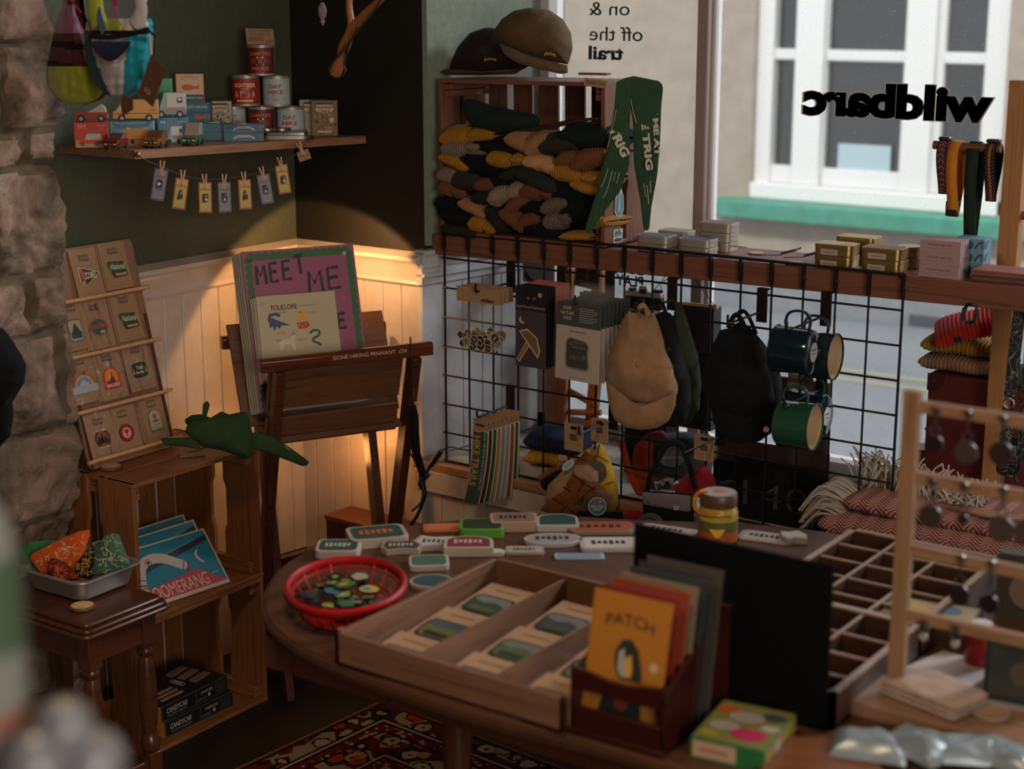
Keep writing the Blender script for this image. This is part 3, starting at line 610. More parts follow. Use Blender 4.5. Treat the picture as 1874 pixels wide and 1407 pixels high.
for q in (-.027, -.0085): m.rect(-.012, q, .014, q+.0006, ink, F)
m.text('PINS £8', .001, -.018, .006, ink, F, w=.02)
one(m, 'price_tag', 'small kraft price tag pegged at the right end of the string', 'price tag', X); peg(X @ T(0, -.001, -.0) @ ry(-8), 'mini peg holding the kraft price tag below the right knob')
# ------------------------------------------------------------------ forked branch and fish hanging at the top
BR = wood('bare_branch', '#8a532f', '#643719', 2, 1.2, .4)
def hp(x, y, d=0): return aY(x, y, -.35+d)
t = thing('forked_branch', 'bare forked branch wrapped with dark cord hanging by the dark wall', 'branch')
m = M(); m.tube(smooth_path([hp(613, 137), hp(622, 110), hp(634, 75), hp(645, 50)], 5), [.0125]*1+[.0125+.0015*math.sin(i) for i in range(15)], BR, 14)
m.tube(smooth_path([hp(643, 56), hp(650, 45), hp(668, 25), hp(695, 0), hp(720, -30)], 5), [.011-.0002*i for i in range(21)], BR, 12)
m.tube(smooth_path([hp(645, 56), hp(642, 35), hp(639, 10), hp(640, -30)], 5), [.010-.0002*i for i in range(16)], BR, 12); m.build('branch', t)
m = M(); CD = P('#2c2725'); m.tube(smooth_path([hp(700, -5, -.03), hp(676, 30, -.03), hp(650, 62, -.025), hp(630, 90, -.02), hp(610, 112, -.01), hp(603, 125), hp(607, 139), hp(622, 141), hp(632, 130), hp(630, 118), hp(640, 80, -.02), hp(655, 50, -.03)], 5), .0026, CD, 8); m.build('cord', t)
t = thing('fish_charm', 'silver fish shaped charm hanging at the top by the forked branch', 'charm')
m = M(); a = hp(588, -30); b = hp(591, 48); m.surf(lambda u, v: a.lerp(b, .45+.55*v)+RT*(math.cos(u*6.283)*.010*math.sin(min(1, (v*1.25+.06))*math.pi)**.6 if v < .76 else math.cos(u*6.283)*.0075*(1-v)/.24)+FW*(math.sin(u*6.283)*.004*(1-v)), 16, 14, speck('fish_silver', '#8f7f78', '#4c4340', 400, .35, .6), cu=True); m.build('body', t)
m = M(); m.tube([hp(587, -40), hp(588, 2)], .001, CD, 6); m.build('cord', t)
# ------------------------------------------------------------------ hip bags on the stone pier
def nylon(c): return fabric('nylon_'+c[1:], c, 90, .45)
def bagpt(x, y, d): return aX(x, y, d)
def bag(name, label, cx, cy, wl, prof, dd, X0, straps):
    pass
def hip_bag(X0, outline, bulge, panels, label, extra=None):
    """outline: rows (y, xl, xr) in photo pixels on the plane the bag hangs in; panels split it into coloured pieces, one soft body"""
    t = thing('hip_bag', label, 'bag', I4, 'patchwork hip bags hung on the pier')
    rows = outline; m = M(); n = 26; rws = []
    ys = [r[0] for r in rows]
    def row(v):
        y = ys[0]+(ys[-1]-ys[0])*v; k = max(i for i in range(len(ys)-1) if ys[i] <= y+1e-6); f = (y-ys[k])/(ys[k+1]-ys[k]); return y, rows[k][1]*(1-f)+rows[k+1][1]*f, rows[k][2]*(1-f)+rows[k+1][2]*f
    NV = 40; vs = []; cols = []
    for j in range(NV+1):
        y, xl, xr = row(j/NV)
        for i in range(n+1):
            u = i/n; x = xl+(xr-xl)*u; b = math.sin(math.pi*u)**.6*bulge*math.sin(math.pi*min(1, .12+.88*j/NV))**.5
            wr = noise.noise(Vector((x*.12, y*.02, X0*50)))*.006*math.sin(math.pi*u)**.3+noise.noise(Vector((x*.03, y*.08, 9)))*.004
            p = aY(x, y, X0-max(0, b+wr)); vs.append(p)
    fs = []; ms = []
    for j in range(NV):
        for i in range(n):
            a = j*(n+1)+i; fs.append((a, a+n+1, a+n+2, a+1)); x, y = None, None
            yy, xl, xr = row((j+.5)/NV); ms.append(panels((i+.5)/n, yy, xl+(xr-xl)*(i+.5)/n))
    m.v = vs; m.f = fs; m.m = ms
    # back side
    k = len(m.v); m.v += [Vector((p.x, X0+.012, p.z)) for p in vs]; m.f += [tuple(i+k for i in f)[::-1] for f in fs]; m.m += [ms[n*NV//2+n-2]]*len(ms)
    nn = n+1; rim = [j*nn for j in range(NV+1)]+[NV*nn+i for i in range(1, nn)]+[j*nn+n for j in range(NV-1, -1, -1)]+[i for i in range(n-1, 0, -1)]
    for a, b in zip(rim, rim[1:]+rim[:1]): m.f.append((b, a, a+k, b+k)); m.m.append(ms[n*NV//2+n-2])
    m.build('body', t, ang=70); return t
lime, lilac, teal, grey, white, navy = (nylon(c) for c in ('#8f9426', '#785067', '#0f7d8c', '#9a908e', '#a89fa0', '#1c2a45')); dteal = nylon('#0c4553'); plum = nylon('#4c2528'); blk = fabric('black_web', '#131112', 300)
def pan2(u, y, x):
    if y < 54: return lime if x < 205+(y-20)*.7 else white
    if x < 168+(y-60)*.07+ (max(0, y-100))*.35: return dteal
    if y < 64: return blk
    if x < 232-(y-60)*.06 or False: return white if x < 240 and y > 100 else grey
    return teal
YB = -1.03
t2 = hip_bag(YB, [(34, 164, 268), (40, 158, 271), (54, 155, 273), (80, 154, 272), (110, 158, 270), (140, 168, 264), (160, 180, 255), (172, 192, 243), (178, 205, 228)], .035, pan2, 'lime, white and turquoise hip bag nearest the shelf')
m = M(); m.tube(smooth_path([aY(x, y, YB-.02) for x, y in ((183, 48), (176, 25), (174, 0), (176, -25))], 5), [.023-.0003*i for i in range(16)], lime, 12, flat=.45, up=(0, -1, 0)); m.build('shoulder', t2); m = M(); m.tube(smooth_path([aY(x, y, YB-.02) for x, y in ((248, 46), (258, 22), (256, 3), (244, -22))], 5), [.018-.0005*i for i in range(16)], white, 12, flat=.5, up=(0, -1, 0)); m.build('shoulder', t2)
m = M(); m.tube(smooth_path([aY(x, y, YB-.037) for x, y in ((163, 66), (200, 68), (240, 62), (272, 53))], 5), .0045, blk, 8, flat=.4, up=(0, -1, 0)); m.build('zip', t2)
m = M(); m.tube([aY(271, 55, YB-.036), aY(284, 66, YB-.04)], .0022, BLKMETAL, 6); m.build('zip_puller', t2)
m = M(); m.tube([aY(274, 62, YB-.038), aY(276, 100, YB-.036), aY(278, 100, YB-.036), aY(278, 62, YB-.038)], .0012, P('#a79a90'), 6); m.build('pull_cord', t2)
m = M(); m.surf(lambda u, v: aY(168+70*u, 76+ (1+32*math.sin(math.pi*min(1, u*.97+.03)))*v, YB-.042-.004*math.sin(v*3)), 16, 6, navy); m.tube(smooth_path([aY(167+71*u, 76+(1+32*math.sin(math.pi*min(1, u*.97+.03))), YB-.045) for u in [i/10 for i in range(11)]], 3), .003, fabric('purple_binding', '#2a1a20'), 6); m.build('mesh_pocket', t2)
m = M(); m.tube([aY(172, -20, YB-.01), aY(181, 30, YB-.03), aY(190, 58, YB-.043)], .009, nylon('#315a7d'), 8, flat=.15, up=(0, -1, 0)); m.build('strap', t2)
m = M(); m.tube(smooth_path([aY(x, y, YB+.01) for x, y in ((262, 5), (255, -15), (232, -30))], 4), .008, white, 8); m.build('neck', t2)
def pan1(u, y, x):
    if y > 120: return lime
    if 74+(x-100)*.12 < y < 86+(x-100)*.12: return blk
    if 112 < y+(x-100)*-.2+0: return blk if y < 122 else lime
    return lilac if y < 60 else plum
t1 = hip_bag(YB+.075, [(-10, 118, 137), (10, 115, 137), (25, 108, 139), (50, 100, 150), (80, 94, 160), (110, 88, 172), (140, 84, 184), (160, 88, 190), (175, 98, 186), (185, 112, 172), (192, 128, 150)], .03, pan1, 'lilac, plum and lime hip bag hanging further left')
m = M(); m.tube([aY(131, 2, YB+.03), aY(149, 23, YB+.025)], .002, RED, 6); m.tube([aY(128, -10, YB+.04), aY(132, 5, YB+.035)], .006, P('#2b2a2e'), 8); m.build('buckle', t1)
m = M(); m.tube([aY(208, -10, YB+.01), aY(212, 15, YB+.01), aY(214, 34, YB+.01)], .0085, nylon('#9a3340'), 8, flat=.15, up=(0, -1, 0)); m.tube([aY(211, 12, YB+.008), aY(214, 34, YB+.008)], .0095, nylon('#8a6080'), 8, flat=.15, up=(0, -1, 0)); m.build('strap', t1)
BRN = speck('brown_tag', '#4d3122', '#573827', 300, .8, .05)
m = M(); c = aY(277, 101, YB-.04); X = frame(c, (math.cos(R_(-30)), 0, math.sin(R_(-30))), (math.sin(R_(30)), 0, math.cos(R_(30)))); m.prism([(-.0, 0), (.046, -.002), (.046, -.085), (.0, -.083)], .001, BRN, X); m.rect(.012, -.070, .030, -.060, P('#7e7468'), X, .0013, .003); m.text('£45', .021, -.065, .006, ink, X, .0016, w=.012)
one(m, 'swing_tag', 'brown swing tag hanging from the zip of the turquoise bag', 'tag')
m = M(); X = frame(aY(232, 177, YB-.02), (math.cos(R_(-20)), 0, math.sin(R_(-20))), (math.sin(R_(20)), 0, math.cos(R_(20)))); m.prism([(-.008, 0), (.018, .002), (.024, -.016), (.0, -.040), (-.012, -.02)], .001, BRN, X)
one(m, 'swing_tag', 'small brown tag poking out below the turquoise bag', 'tag')
# black cap hanging on the pier at the far left
def dome_pts(): pass
# ================================================================== SOFT SHAPES
def resample(pts, n):
    pts = [Vector(p) for p in pts]; L = [0]
    for a, b in zip(pts, pts[1:]+pts[:1]): L.append(L[-1]+(b-a).length)
    out = []; k = 0
    for i in range(n):
        s = L[-1]*i/n
        while L[k+1] < s: k += 1
        f = (s-L[k])/max(1e-9, L[k+1]-L[k]); out.append(pts[k].lerp(pts[(k+1) % len(pts)], f))
    return out
def puff(m, pts, nrm, front, back, mat, n=64, K=9, wr=0., seed=0, pw=.5, c=None, fn=None, ws=30):
    """a soft closed body with the given outline, swelling towards nrm by front and away by back"""
    nrm = Vector(nrm).normalized(); P_ = resample(pts, n); cc = Vector(c) if c else sum(P_, Vector())/n
    for side, amt in ((1, front), (-1, back)):
        vs = [cc+nrm*side*amt]
        for k in range(1, K+1):
            r = k/K
            for p in P_:
                q = cc.lerp(p, r); h = amt*(max(0, 1-r*r))**pw
                if wr: h += wr*noise.noise(q*ws+Vector((seed, seed*2, 0)))*(1-r**4)
                vs.append(q+nrm*side*h)
        fs = [(0, 1+i, 1+(i+1) % n) for i in range(n)]+[(1+(k-1)*n+i, 1+k*n+i, 1+k*n+(i+1) % n, 1+(k-1)*n+(i+1) % n) for k in range(1, K) for i in range(n)]
        # orient
        a, b, c3 = (vs[j] for j in fs[0]); fl = (b-a).cross(c3-a).dot(nrm)*side < 0
        m.add(vs, [f[::-1] if fl else f for f in fs], mat)
    return m
def atP(px, py, q, n):
    d = ray(px, py); n = Vector(n); return CAM+d*((Vector(q)-CAM).dot(n)/d.dot(n))
# ================================================================== CRATES
def crate(name, label, X, W, H, Dp, wv, group=None, gap=.004, over=.0):
    t = thing(name, label, 'crate', X, group); th = .011; mh, md, mv = wv(0), wv(1), wv(2)
    # end panels: two boards with a hand-hole cut into their meeting edges
    for s, sx in (('l', 0), ('r', W-th)):
        for k, (a, b) in enumerate(((0, Dp*.40), (Dp*.53, Dp))):
            e = Dp*.03; z1, z2 = H*.36, H*.64
            if k == 0: pts = [(a, 0), (b, 0), (b, z1-.02), (b-e, z1), (b-e, z2), (b, z2+.02), (b, H), (a, H)]
            else: pts = [(b, 0), (b, H), (a, H), (a, z2+.02), (a+e, z2), (a+e, z1), (a, z1-.02), (a, 0)]
            m = M(); m.prism(pts, th, mv, frame((sx, 0, 0), (0, 1, 0), (0, 0, 1))); m.build('end_board', t, bev=.0008)
    for z in (0, H-th*.9):
        for k, (a, b) in enumerate(((0, Dp*.31), (Dp*.345, Dp*.655), (Dp*.69, Dp))):
            m = M(); m.box2((-over if not z else th*.2, a-(.0 if k else .002), z+(-.0 if z == 0 else .0)), (W+over if not z else W-th*.2, b, z+th*.9), mh); m.build('slat', t, bev=.0012)
    n = 6
    for k in range(n):
        w_ = (W-.02)/n; m = M(); m.box2((.01+k*w_+gap, Dp, .0), (.01+(k+1)*w_-gap, Dp+.008, H), mv); m.build('back_slat', t, bev=.0008)
    for x in (th, W-th-.022):
        for z in (th, H-th-.032):
            m = M(); m.box2((x, .012, z), (x+.022, Dp-.01, z+.015), md); m.box2((x, .012, z+.0165), (x+.021, Dp-.01, z+.031), md); m.build('cleat', t, bev=.001)
    return t
Xc = T(-.196, -.885, 0) @ rz(90)
crate('wooden_crate', 'lower orange brown crate of the stack, open side out, black car boxes inside', Xc, .40, .327, .285, CEDAR, 'display crates stacked by the panelling')
Xc2 = T(-.196, -.885, .3285) @ rz(90)
crate('wooden_crate', 'upper orange brown crate of the stack with boomerang boxes inside', Xc2, .40, .332, .285, CEDAR, 'display crates stacked by the panelling')
CT1, CT2 = .3285+.012, .662
# boomerang boxes: lean back on one another
def boomer(o, a, lean, label):
    X = T(Vector(o)) @ rz(a) @ rx(-lean); w_, h, d = .235, .125, .022; X = X @ Matrix.Diagonal((1.17, 1, 1.2, 1))
    t = thing('boomerang_box', label, 'game box', X, 'boomerang boxes in the upper crate')
    m = M(); m.box((0, d/2, h/2), (w_, d, h), P('#7c1a1c')); m.build('box', t, bev=.0008)
    m = M(); F = FP(-EP); x0, x1 = -w_/2, w_/2; m.rect(x0, 0, x1, h, P('#b9a797'), F); a_, b_ = x0+.004, x1-.004
    m.rect(a_, .008, b_, h-.003, P('#12718a'), F, .0002)
    m.flat([(a_, .060), (b_, .100), (b_, .112), (a_, .074)], P('#1d2b3c'), F, .0004); m.flat([(a_, .036), (b_, .036), (b_-.05, .046), (a_, .008)][:0] or [(a_, .008), (b_, .008), (b_-.055, .048), (a_, .030)], P('#b03a3c'), F, .0005)
    m.flat([(a_, .048), (a_+.05, .062), (a_+.05, .066), (a_, .052)], P('#173552'), F, .0006)
    m.text('WOODEN RETURN BOOMERANG', .045, .102, .004, P('#8f9ba0'), F, .0006, w=.08, rot=9); m.text('RETURN', .095, .030, .003, WHITE, F, .0008, w=.016)
    m.text('BOOMERANG', -.002, .024, .026, P('#cdb9ae'), F, .0010, w=.150, bold=-.005)
    bm = P('#b7aaa2'); pts = []
    L = [(-.078, .030), (-.075, .055), (-.060, .084), (-.035, .094), (-.005, .088), (.025, .068), (.045, .056)]
    c = smooth_path([(x, y, 0) for x, y in L], 5); nl = []; nr = []
    for i, p in enumerate(c):
        d_ = (c[min(len(c)-1, i+1)]-c[max(0, i-1)]).normalized(); wv_ = .0105 if 2 < i < len(c)-3 else .006; nv = Vector((-d_.y, d_.x, 0)); nl.append(p+nv*wv_); nr.append(p-nv*wv_)
    for i in range(len(c)-1): m.flat([(nr[i].x, nr[i].y), (nr[i+1].x, nr[i+1].y), (nl[i+1].x, nl[i+1].y), (nl[i].x, nl[i].y)], bm, F, .0012)
    for k, (i, cl) in enumerate(((26, '#2b7ea4'), (28, '#26222c'), (30, '#a8352f'), (5, '#2b7ea4'), (3, '#26222c'), (2, '#a8352f'))):
        i = min(i, len(c)-2); p = c[i].lerp(c[i+1], .5); d_ = (c[i+1]-c[i]).normalized(); nv = Vector((-d_.y, d_.x, 0)); q = [p+nv*.010+d_*.0015, p-nv*.010+d_*.0015, p-nv*.010-d_*.0015, p+nv*.010-d_*.0015]
        m.flat([(v_.x, v_.y) for v_ in q][::-1], P(cl), F, .0015)
    m.disc(-.042, .089, .008, P('#26222c'), F, .0016, n=6); m.disc(-.042, .089, .0065, bm, F, .0018, n=6); m.disc(-.042, .089, .004, P('#26222c'), F, .002, n=6)
    c2 = smooth_path([(.078, .086, 0), (.070, .078, 0), (.072, .066, 0), (.080, .056, 0)], 4)
    for i in range(len(c2)-1):
        p, q = c2[i], c2[i+1]; m.flat([(p.x-.003, p.y), (q.x-.003, q.y), (q.x+.003, q.y), (p.x+.003, p.y)], bm, F, .0012)
    m.build('printed_front', t); return t
p = aZ(315, 1078, CT1); px_ = -.245
boomer((-.222, -.722, CT1), 84, 40, 'front boomerang box, its red and turquoise face fully in view')
boomer((-.268, -.715, CT1+.004), 86, 33, 'middle boomerang box behind the front one')
boomer((-.312, -.712, CT1+.004), 87, 28, 'rear boomerang box, only its top strip in view')
# black and yellow car boxes
def carbox(o, a, label, top):
    t = thing('toy_set_box', label, 'toy box', T(Vector(o)) @ rz(a), 'black toy car set boxes in the lower crate'); w_, d, h = .225, .145, .040
    m = M(); m.box((0, d/2, h/2), (w_, d, h), P('#0e1010')); m.build('box', t, bev=.0008)
    m = M(); F = FP(-EP); m.rect(-w_/2, 0, -w_/2+.003, h, P('#3d5a20'), F, .0002); ln = P('#7d8078')
    for y in (.001, h-.0016): m.rect(-w_/2+.004, y, w_/2-.002, y+.0006, ln, F, .0002)
    m.text('CANDYCAR', -.060, .023, .013, P('#b5aca2'), F, .0004, w=.068, bold=.01, shear=.1); m.text('WOODEN DIECAST', -.060, .010, .005, P('#8d8780'), F, .0004, w=.066)
    m.text('CANDYLAB', .040, .026, .007, P('#a39a90'), F, .0004, w=.04, bold=.02); m.rect(.045, .010, .052, .018, P('#b5aca2'), F, .0004); m.rect(.005, .012, .040, .0128, ln, F, .0004); m.rect(.005, .008, .040, .0088, ln, F, .0004)
    for k in range(6): m.rect(.068, .008+k*.0045, .105, .009+k*.0045, P('#5d5a55'), F, .0004)
    m.rect(.003, .006, .0036, .034, ln, F, .0004)
    m.build('printed_side', t)
    m = M(); m.rect(0, 0, d, h, P('#c07a22'), LSF(-w_/2-EP) @ T(-d, 0, 0)); m.text('SET', -.02, .012, .008, BLACK, LSF(-w_/2-.001), w=.016); m.build('yellow_end', t)
    m = M(); TF = TOPF(h+EP); rnd = random.Random(3)
    for k in range(3): X = TF @ T(-.06+k*.0, .02+k*.02, .0) ; m.box((-.055, .02+k*.018, .002), (.07, .006, .004), P('#8d6a58'), TF)
    for k in range(3): m.box((.07, .035+k*.035, .002), (.06, .020, .004), P('#6e5546'), TF @ T(0, 0, 0) @ rz(8))
    for k in range(4): m.tube([(.01+.008*math.cos(i*.7), .05+k*.01+.008*math.sin(i*.7), .001) for i in range(10)], .0008, P('#8a857d'), 5, TF)
    m.build('printed_top', t); return t
carbox((-.225, -.690, .0106), 90, 'lower black CANDYCAR box in the bottom crate', 0); carbox((-.232, -.696, .0512), 92, 'upper black CANDYCAR box in the bottom crate', 1)
for k, (z, l) in enumerate(((.0108, 'yellow box at the left of the bottom crate, lower one'), (.052, 'yellow box at the left of the bottom crate, upper one'))):
    m = M(); m.box((0, .06, .02), (.05, .12, .04), P('#bb741f')); F = TOPF(.0405); m.rect(-.01, .03, -.008, .06, BLACK, F)
    one(m, 'yellow_toy_box', l, 'toy box', T(-.235-k*.004, -.842, z) @ rz(90), 'yellow boxes in the lower crate', bev=.0008)
# ================================================================== CARD STAND
pl_q = Vector((-.352, -.62, .664)); p_top = Vector((-.47, -.62, 1.156))
vdir = (p_top-pl_q).normalized(); udir = Vector((0, 1, 0)); nst = udir.cross(vdir).normalized()
SX = frame((-.352, -.868, .664), udir, vdir); SW = .262; SH = (p_top-pl_q).length
st = thing('card_stand', 'slanted plywood card stand with four dowel ledges beside the stone pier', 'display stand')
m = M(); pl = wood('ply', '#84604a', '#72503c', 0, .5, .55)
m.prism(rr(0, 0, SW, SH, .012), .009, pl, SX, z0=-.009); m.build('back_board', st, bev=.001)
m = M(); sp = wood('ply_side', '#4a3426', '#38271c', 2)
for x in (.004, SW-.012): m = M(); m.prism([(-.352, .664), (-.49, .664), (-.49, 1.0), (-.425, .98)], .008, sp, Matrix(((1, 0, 0, 0), (0, 0, -1, 0), (0, 1, 0, 0), (0, 0, 0, 1))) @ T(0, 0, .868-x-.008) ); m.build('side_panel', st)
for px, py, nm in ((305, 715, 3), (281, 622, 2), (259, 527, 1), (308, 805, 4)):
    q = atP(px, py, SX.to_translation()+nst*.014, nst); lv = (SX.inverted() @ q).y
    m = M(); w_ = LPINE(0); m.tube([(-.012, lv, .014), (SW+.012, lv, .014)], .0048, w_, 12, SX); m.build('ledge', st)
    m = M(); m.box((SW/2, lv-.003, .004), (SW, .008, .010), pl, SX); m.build('ledge_block', st)
FIL = base('cellophane', '#ffffff', .1)
SCL = P('#252a32', .7)
def scard(px, py, w_, h, label, fn, film=False, back=0, z=.004, head=True, tilt=0):
    """px, py = bottom centre of the card on the slanted stand"""
    q = atP(px, py, SX.to_translation()+nst*(z+.006), nst); X = frame(q, udir, (vdir*math.cos(R_(3))+nst*-math.sin(R_(3)))) @ rz(tilt)
    t = thing('patch_card', label, 'patch card', X, 'embroidered patch cards on the slanted stand')
    m = M(); m.prism(rr(-w_/2, 0, w_/2, h, .001), .0012, KRAFT, z0=-.0012)
    if head == 1: m.text("Scout's", 0, h-.016, .009, SCL, I4, .0004, w=.030, bold=.02); m.text('Honour', .001, h-.025, .009, SCL, I4, .0004, w=.031, bold=.02)
    elif head == 2: m.text("SCOUT'S", 0, h-.014, .006, SCL, I4, .0004, w=.026, bold=.03, arc=.003); m.text('HONOUR', 0, h-.022, .006, SCL, I4, .0004, w=.028, bold=.03, arc=-.002)
    m.text('PATCHES FOR ADVENTURE DOGS', 0, .008, .0018, P('#5b4636'), I4, .0004, w=w_*.7); m.build('card', t)
    for k in range(back):
        b = M(); b.prism(rr(-w_/2, 0, w_/2, h, .001), .0012, KRAFT, T(-.004*(k+1), 0, -.003*(k+1)), z0=-.0012); b.build('card_behind', t)
    m = M(); fn(m, I4); m.build('patch', t)
    if film:
        f = M(); f.surf(lambda u, v: ((u-.5)*(w_+.006), -.001+v*(h+.008), .0035+.0035*noise.noise(Vector((u*7, v*4, px*.1)))+.002*noise.noise(Vector((u*17, v*13, px)))), 16, 24, CLEAR); f.build('film', t)
    return t
def patch(m, X, pts, edge, fill, z=.0018, k=.9):
    m.prism(pts, z, P(edge), X); cx = sum(p[0] for p in pts)/len(pts); cy = sum(p[1] for p in pts)/len(pts)
    m.flat([(cx+(p[0]-cx)*k, cy+(p[1]-cy)*k) for p in pts], P(fill), X, z+.0002); return z+.0004
def national(m, X):
    y = .046; pts = [(-.028, y+.020), (-.025, y+.023), (.025, y+.020), (.029, y+.016), (.030, y-.018), (.027, y-.020), (-.010, y-.021), (-.015, y-.018), (-.029, y+.014)]
    z = patch(m, X, pts, '#a07a28', '#1c4a3b'); m.flat([(-.019, y-.006), (.0285, y-.005), (.0285, y-.017), (-.011, y-.019)], P('#43120f'), X, z)
    m.text('National', .004, y+.007, .014, P('#c9bda0'), X, z+.0003, w=.044, shear=.2, rot=-2, bold=.01); m.text('TREASURE', .008, y-.012, .006, P('#c9bda0'), X, z+.0004, w=.033, rot=0, bold=.03)
def zoom_(m, X):
    y = .050; z = patch(m, X, [(-.024, y+.020), (-.014, y+.019), (.032, y+.004), (.032, y), (-.010, y-.024), (-.016, y-.022), (-.018, y-.014), (-.024, y-.014)], '#c9bda0', '#1e2a22', k=.93)
    m.flat([(-.022, y+.017), (-.013, y+.017), (-.010, y-.020), (-.016, y-.020)], P('#b0502a'), X, z); m.text('ZOOMIES', .006, y-.001, .016, P('#c9bda0'), X, z+.0003, w=.034, bold=.02)
def oval(edge, fill, txt, tc, y=.05, rx_=.026, ry_=.020, extra=None):
    def f(m, X):
        pts = [(rx_*math.cos(a*math.pi/12), y+ry_*math.sin(a*math.pi/12)) for a in range(24)]; z = patch(m, X, pts, edge, fill)
        if txt: m.text(txt, 0, y+.002, .010, P(tc), X, z, w=rx_*1.7, bold=.03, shear=.15)
        if extra: extra(m, X, z, y)
    return f
def walkies(m, X):
    y = .048; pts = [(-.024, y-.024), (.024, y-.024)]+[(.024*math.cos(a*math.pi/10), y+.024*math.sin(a*math.pi/10)+.002) for a in range(11)]; z = patch(m, X, pts, '#b01f24', '#c9501f')
    for r_, c in ((.017, '#d98a2a'), (.011, '#c9501f'), (.008, '#e0b040')): m.disc(0, y+.004, r_, P(c), X, z+(.02-r_)*.02, n=20)
    m.flat([(-.008, y-.010), (.010, y-.010), (.001, y+.014)], P('#5d1512'), X, z+.0006); m.flat([(-.016, y-.010), (-.006, y-.010), (-.011, y)], P('#5d1512'), X, z+.0006); m.rect(-.021, y-.022, .021, y-.010, P('#b01f24'), X, z+.0006); m.text('WALKIES!', 0, y-.016, .008, P('#d6b9a0'), X, z+.0009, w=.038, bold=.03)
def buddy(m, X):
    y = .048; pts = [(-.024, y+.016), (-.020, y+.019), (0, y+.021), (.020, y+.019), (.024, y+.016), (.028, y), (.024, y-.016), (.020, y-.019), (0, y-.021), (-.020, y-.019), (-.024, y-.016), (-.028, y)]
    z = patch(m, X, pts, '#8d8a70', '#1c2020'); m.text('Trail', 0, y+.006, .009, P('#c9bda0'), X, z, w=.020, bold=.02); m.text('Buddy', 0, y-.006, .009, P('#c9bda0'), X, z, w=.024, bold=.02)
    for x in (-.019, .019): m.flat([(x-.004, y-.008), (x+.004, y-.008), (x, y+.009)], P('#a8842e'), X, z)
def hounds(m, X, z, y):
    m.disc(0, y, .017, P('#8a4420'), X, z, n=24)
    for x, h_ in ((-.010, .014), (0, .02), (.009, .015), (-.004, .012)): m.flat([(x-.005, y-.006), (x+.005, y-.006), (x, y-.006+h_)], P('#241812'), X, z+.0003)
    m.rect(-.016, y-.012, .016, y-.005, P('#241812'), X, z+.0003); m.text('HOUNDS', 0, y+.0225-.003, .005, P('#c9bda0'), X, z+.0005, w=.03, bold=.03, arc=-.000); m.text('WHO HIKE', 0, y-.0195, .005, P('#c9bda0'), X, z+.0005, w=.03, bold=.03)
def scarlet(m, X, z, y):
    m.disc(0, y, .0125, P('#b9a79a'), X, z, n=20); m.disc(0, y+.004, .007, P('#a81f1c'), X, z+.0003, .005, 14); m.rect(-.002, y-.009, .002, y+.001, P('#a81f1c'), X, z+.0003)
    m.text('SCARLET', 0, y+.0175, .0035, P('#a81f1c'), X, z+.0003, w=.018, bold=.03); m.text('MUSHROOM', 0, y-.0175, .0035, P('#a81f1c'), X, z+.0003, w=.02, bold=.03)
def arch(m, X):
    y = .048; pts = [(-.019, y-.024), (.019, y-.024)]+[(.019*math.cos(a*math.pi/10), y+.010+.018*math.sin(a*math.pi/10)) for a in range(11)]; z = patch(m, X, pts, '#51693f', '#a89a8c')
    m.flat([(-.006, y+.016), (.006, y+.017), (.004, y+.006), (-.003, y+.004)], P('#b04a22'), X, z); m.flat([(-.014, y), (0, y+.004), (.013, y), (0, y-.003)], P('#51693f'), X, z+.0002); m.text('Green', 0, y-.008, .006, P('#9a2a35'), X, z, w=.018); m.text('Thumb', 0, y-.016, .006, P('#9a2a35'), X, z, w=.022)
def rainbow(m, X):
    y = .048
    for k, (r_, c) in enumerate(((.034, '#a55a3c'), (.027, '#b09a80'), (.021, '#6f88a0'), (.014, '#a9a9a9'))): m.flat([(-r_, y-.01)]+[(-r_*math.cos(a*math.pi/12), y-.01+r_*math.sin(a*math.pi/12)) for a in range(13)], P(c), X, .002+k*.0004)
    m.rect(-.036, y-.024, .036, y-.008, P('#9aa3ad'), X, .0036)
def wavep(m, X):
    y = .045; z = patch(m, X, rr(-.020, y-.026, .020, y+.026, .008), '#30506b', '#a58a68'); m.rect(-.015, y-.018, .015, y-.004, P('#1f3a55'), X, z); m.flat([(-.012, y-.004), (0, y+.018), (.012, y-.004)], P('#2a2f2c'), X, z)
cwd, chh = .078, .118
scard(170, 542, cwd, .112, 'card with dark ZOOMIES pennant patch, top row', zoom_)
scard(222, 528, cwd, .112, 'card with green NATIONAL TREASURE patch, top row', national, back=1)
scard(147, 640, cwd, chh, 'card with blue wave patch half hidden by the stone, second row', wavep)
scard(190, 637, cwd, chh, 'film wrapped card with teal oval patch lettered in red, second row', oval('#a5502f', '#2a4b42', 'EXPLORER', '#b0402a', extra=lambda m, X, z, y: (m.disc(.004, y-.012, .003, P('#c9bda0'), X, z, n=8), m.disc(.011, y-.011, .003, P('#c9bda0'), X, z, n=8))), film=True, back=1)
scard(243, 622, cwd, chh, 'card with green NATIONAL TREASURE patch, second row', national, back=1)
scard(162, 737, cwd, chh, 'film wrapped card with pale rainbow patch by the stone, third row', rainbow, film=True)
scard(213, 729, cwd, chh, 'film wrapped card with red WALKIES patch, third row', walkies, film=True, back=2)
scard(264, 713, cwd, chh, 'film wrapped card with dark TRAIL BUDDY patch, third row', buddy, film=True)
scard(196, 838, cwd, .108, 'film wrapped card with brown HOUNDS WHO HIKE patch, bottom row', oval('#a5743c', '#2a1a12', '', '', y=.046, rx_=.024, ry_=.024, extra=hounds), film=True)
scard(240, 826, cwd, .108, 'card with round red mushroom patch, bottom row', oval('#241812', '#a81f1c', '', '', y=.045, rx_=.021, ry_=.021, extra=lambda m, X, z, y: scarlet(m, X, z, y)), head=2)
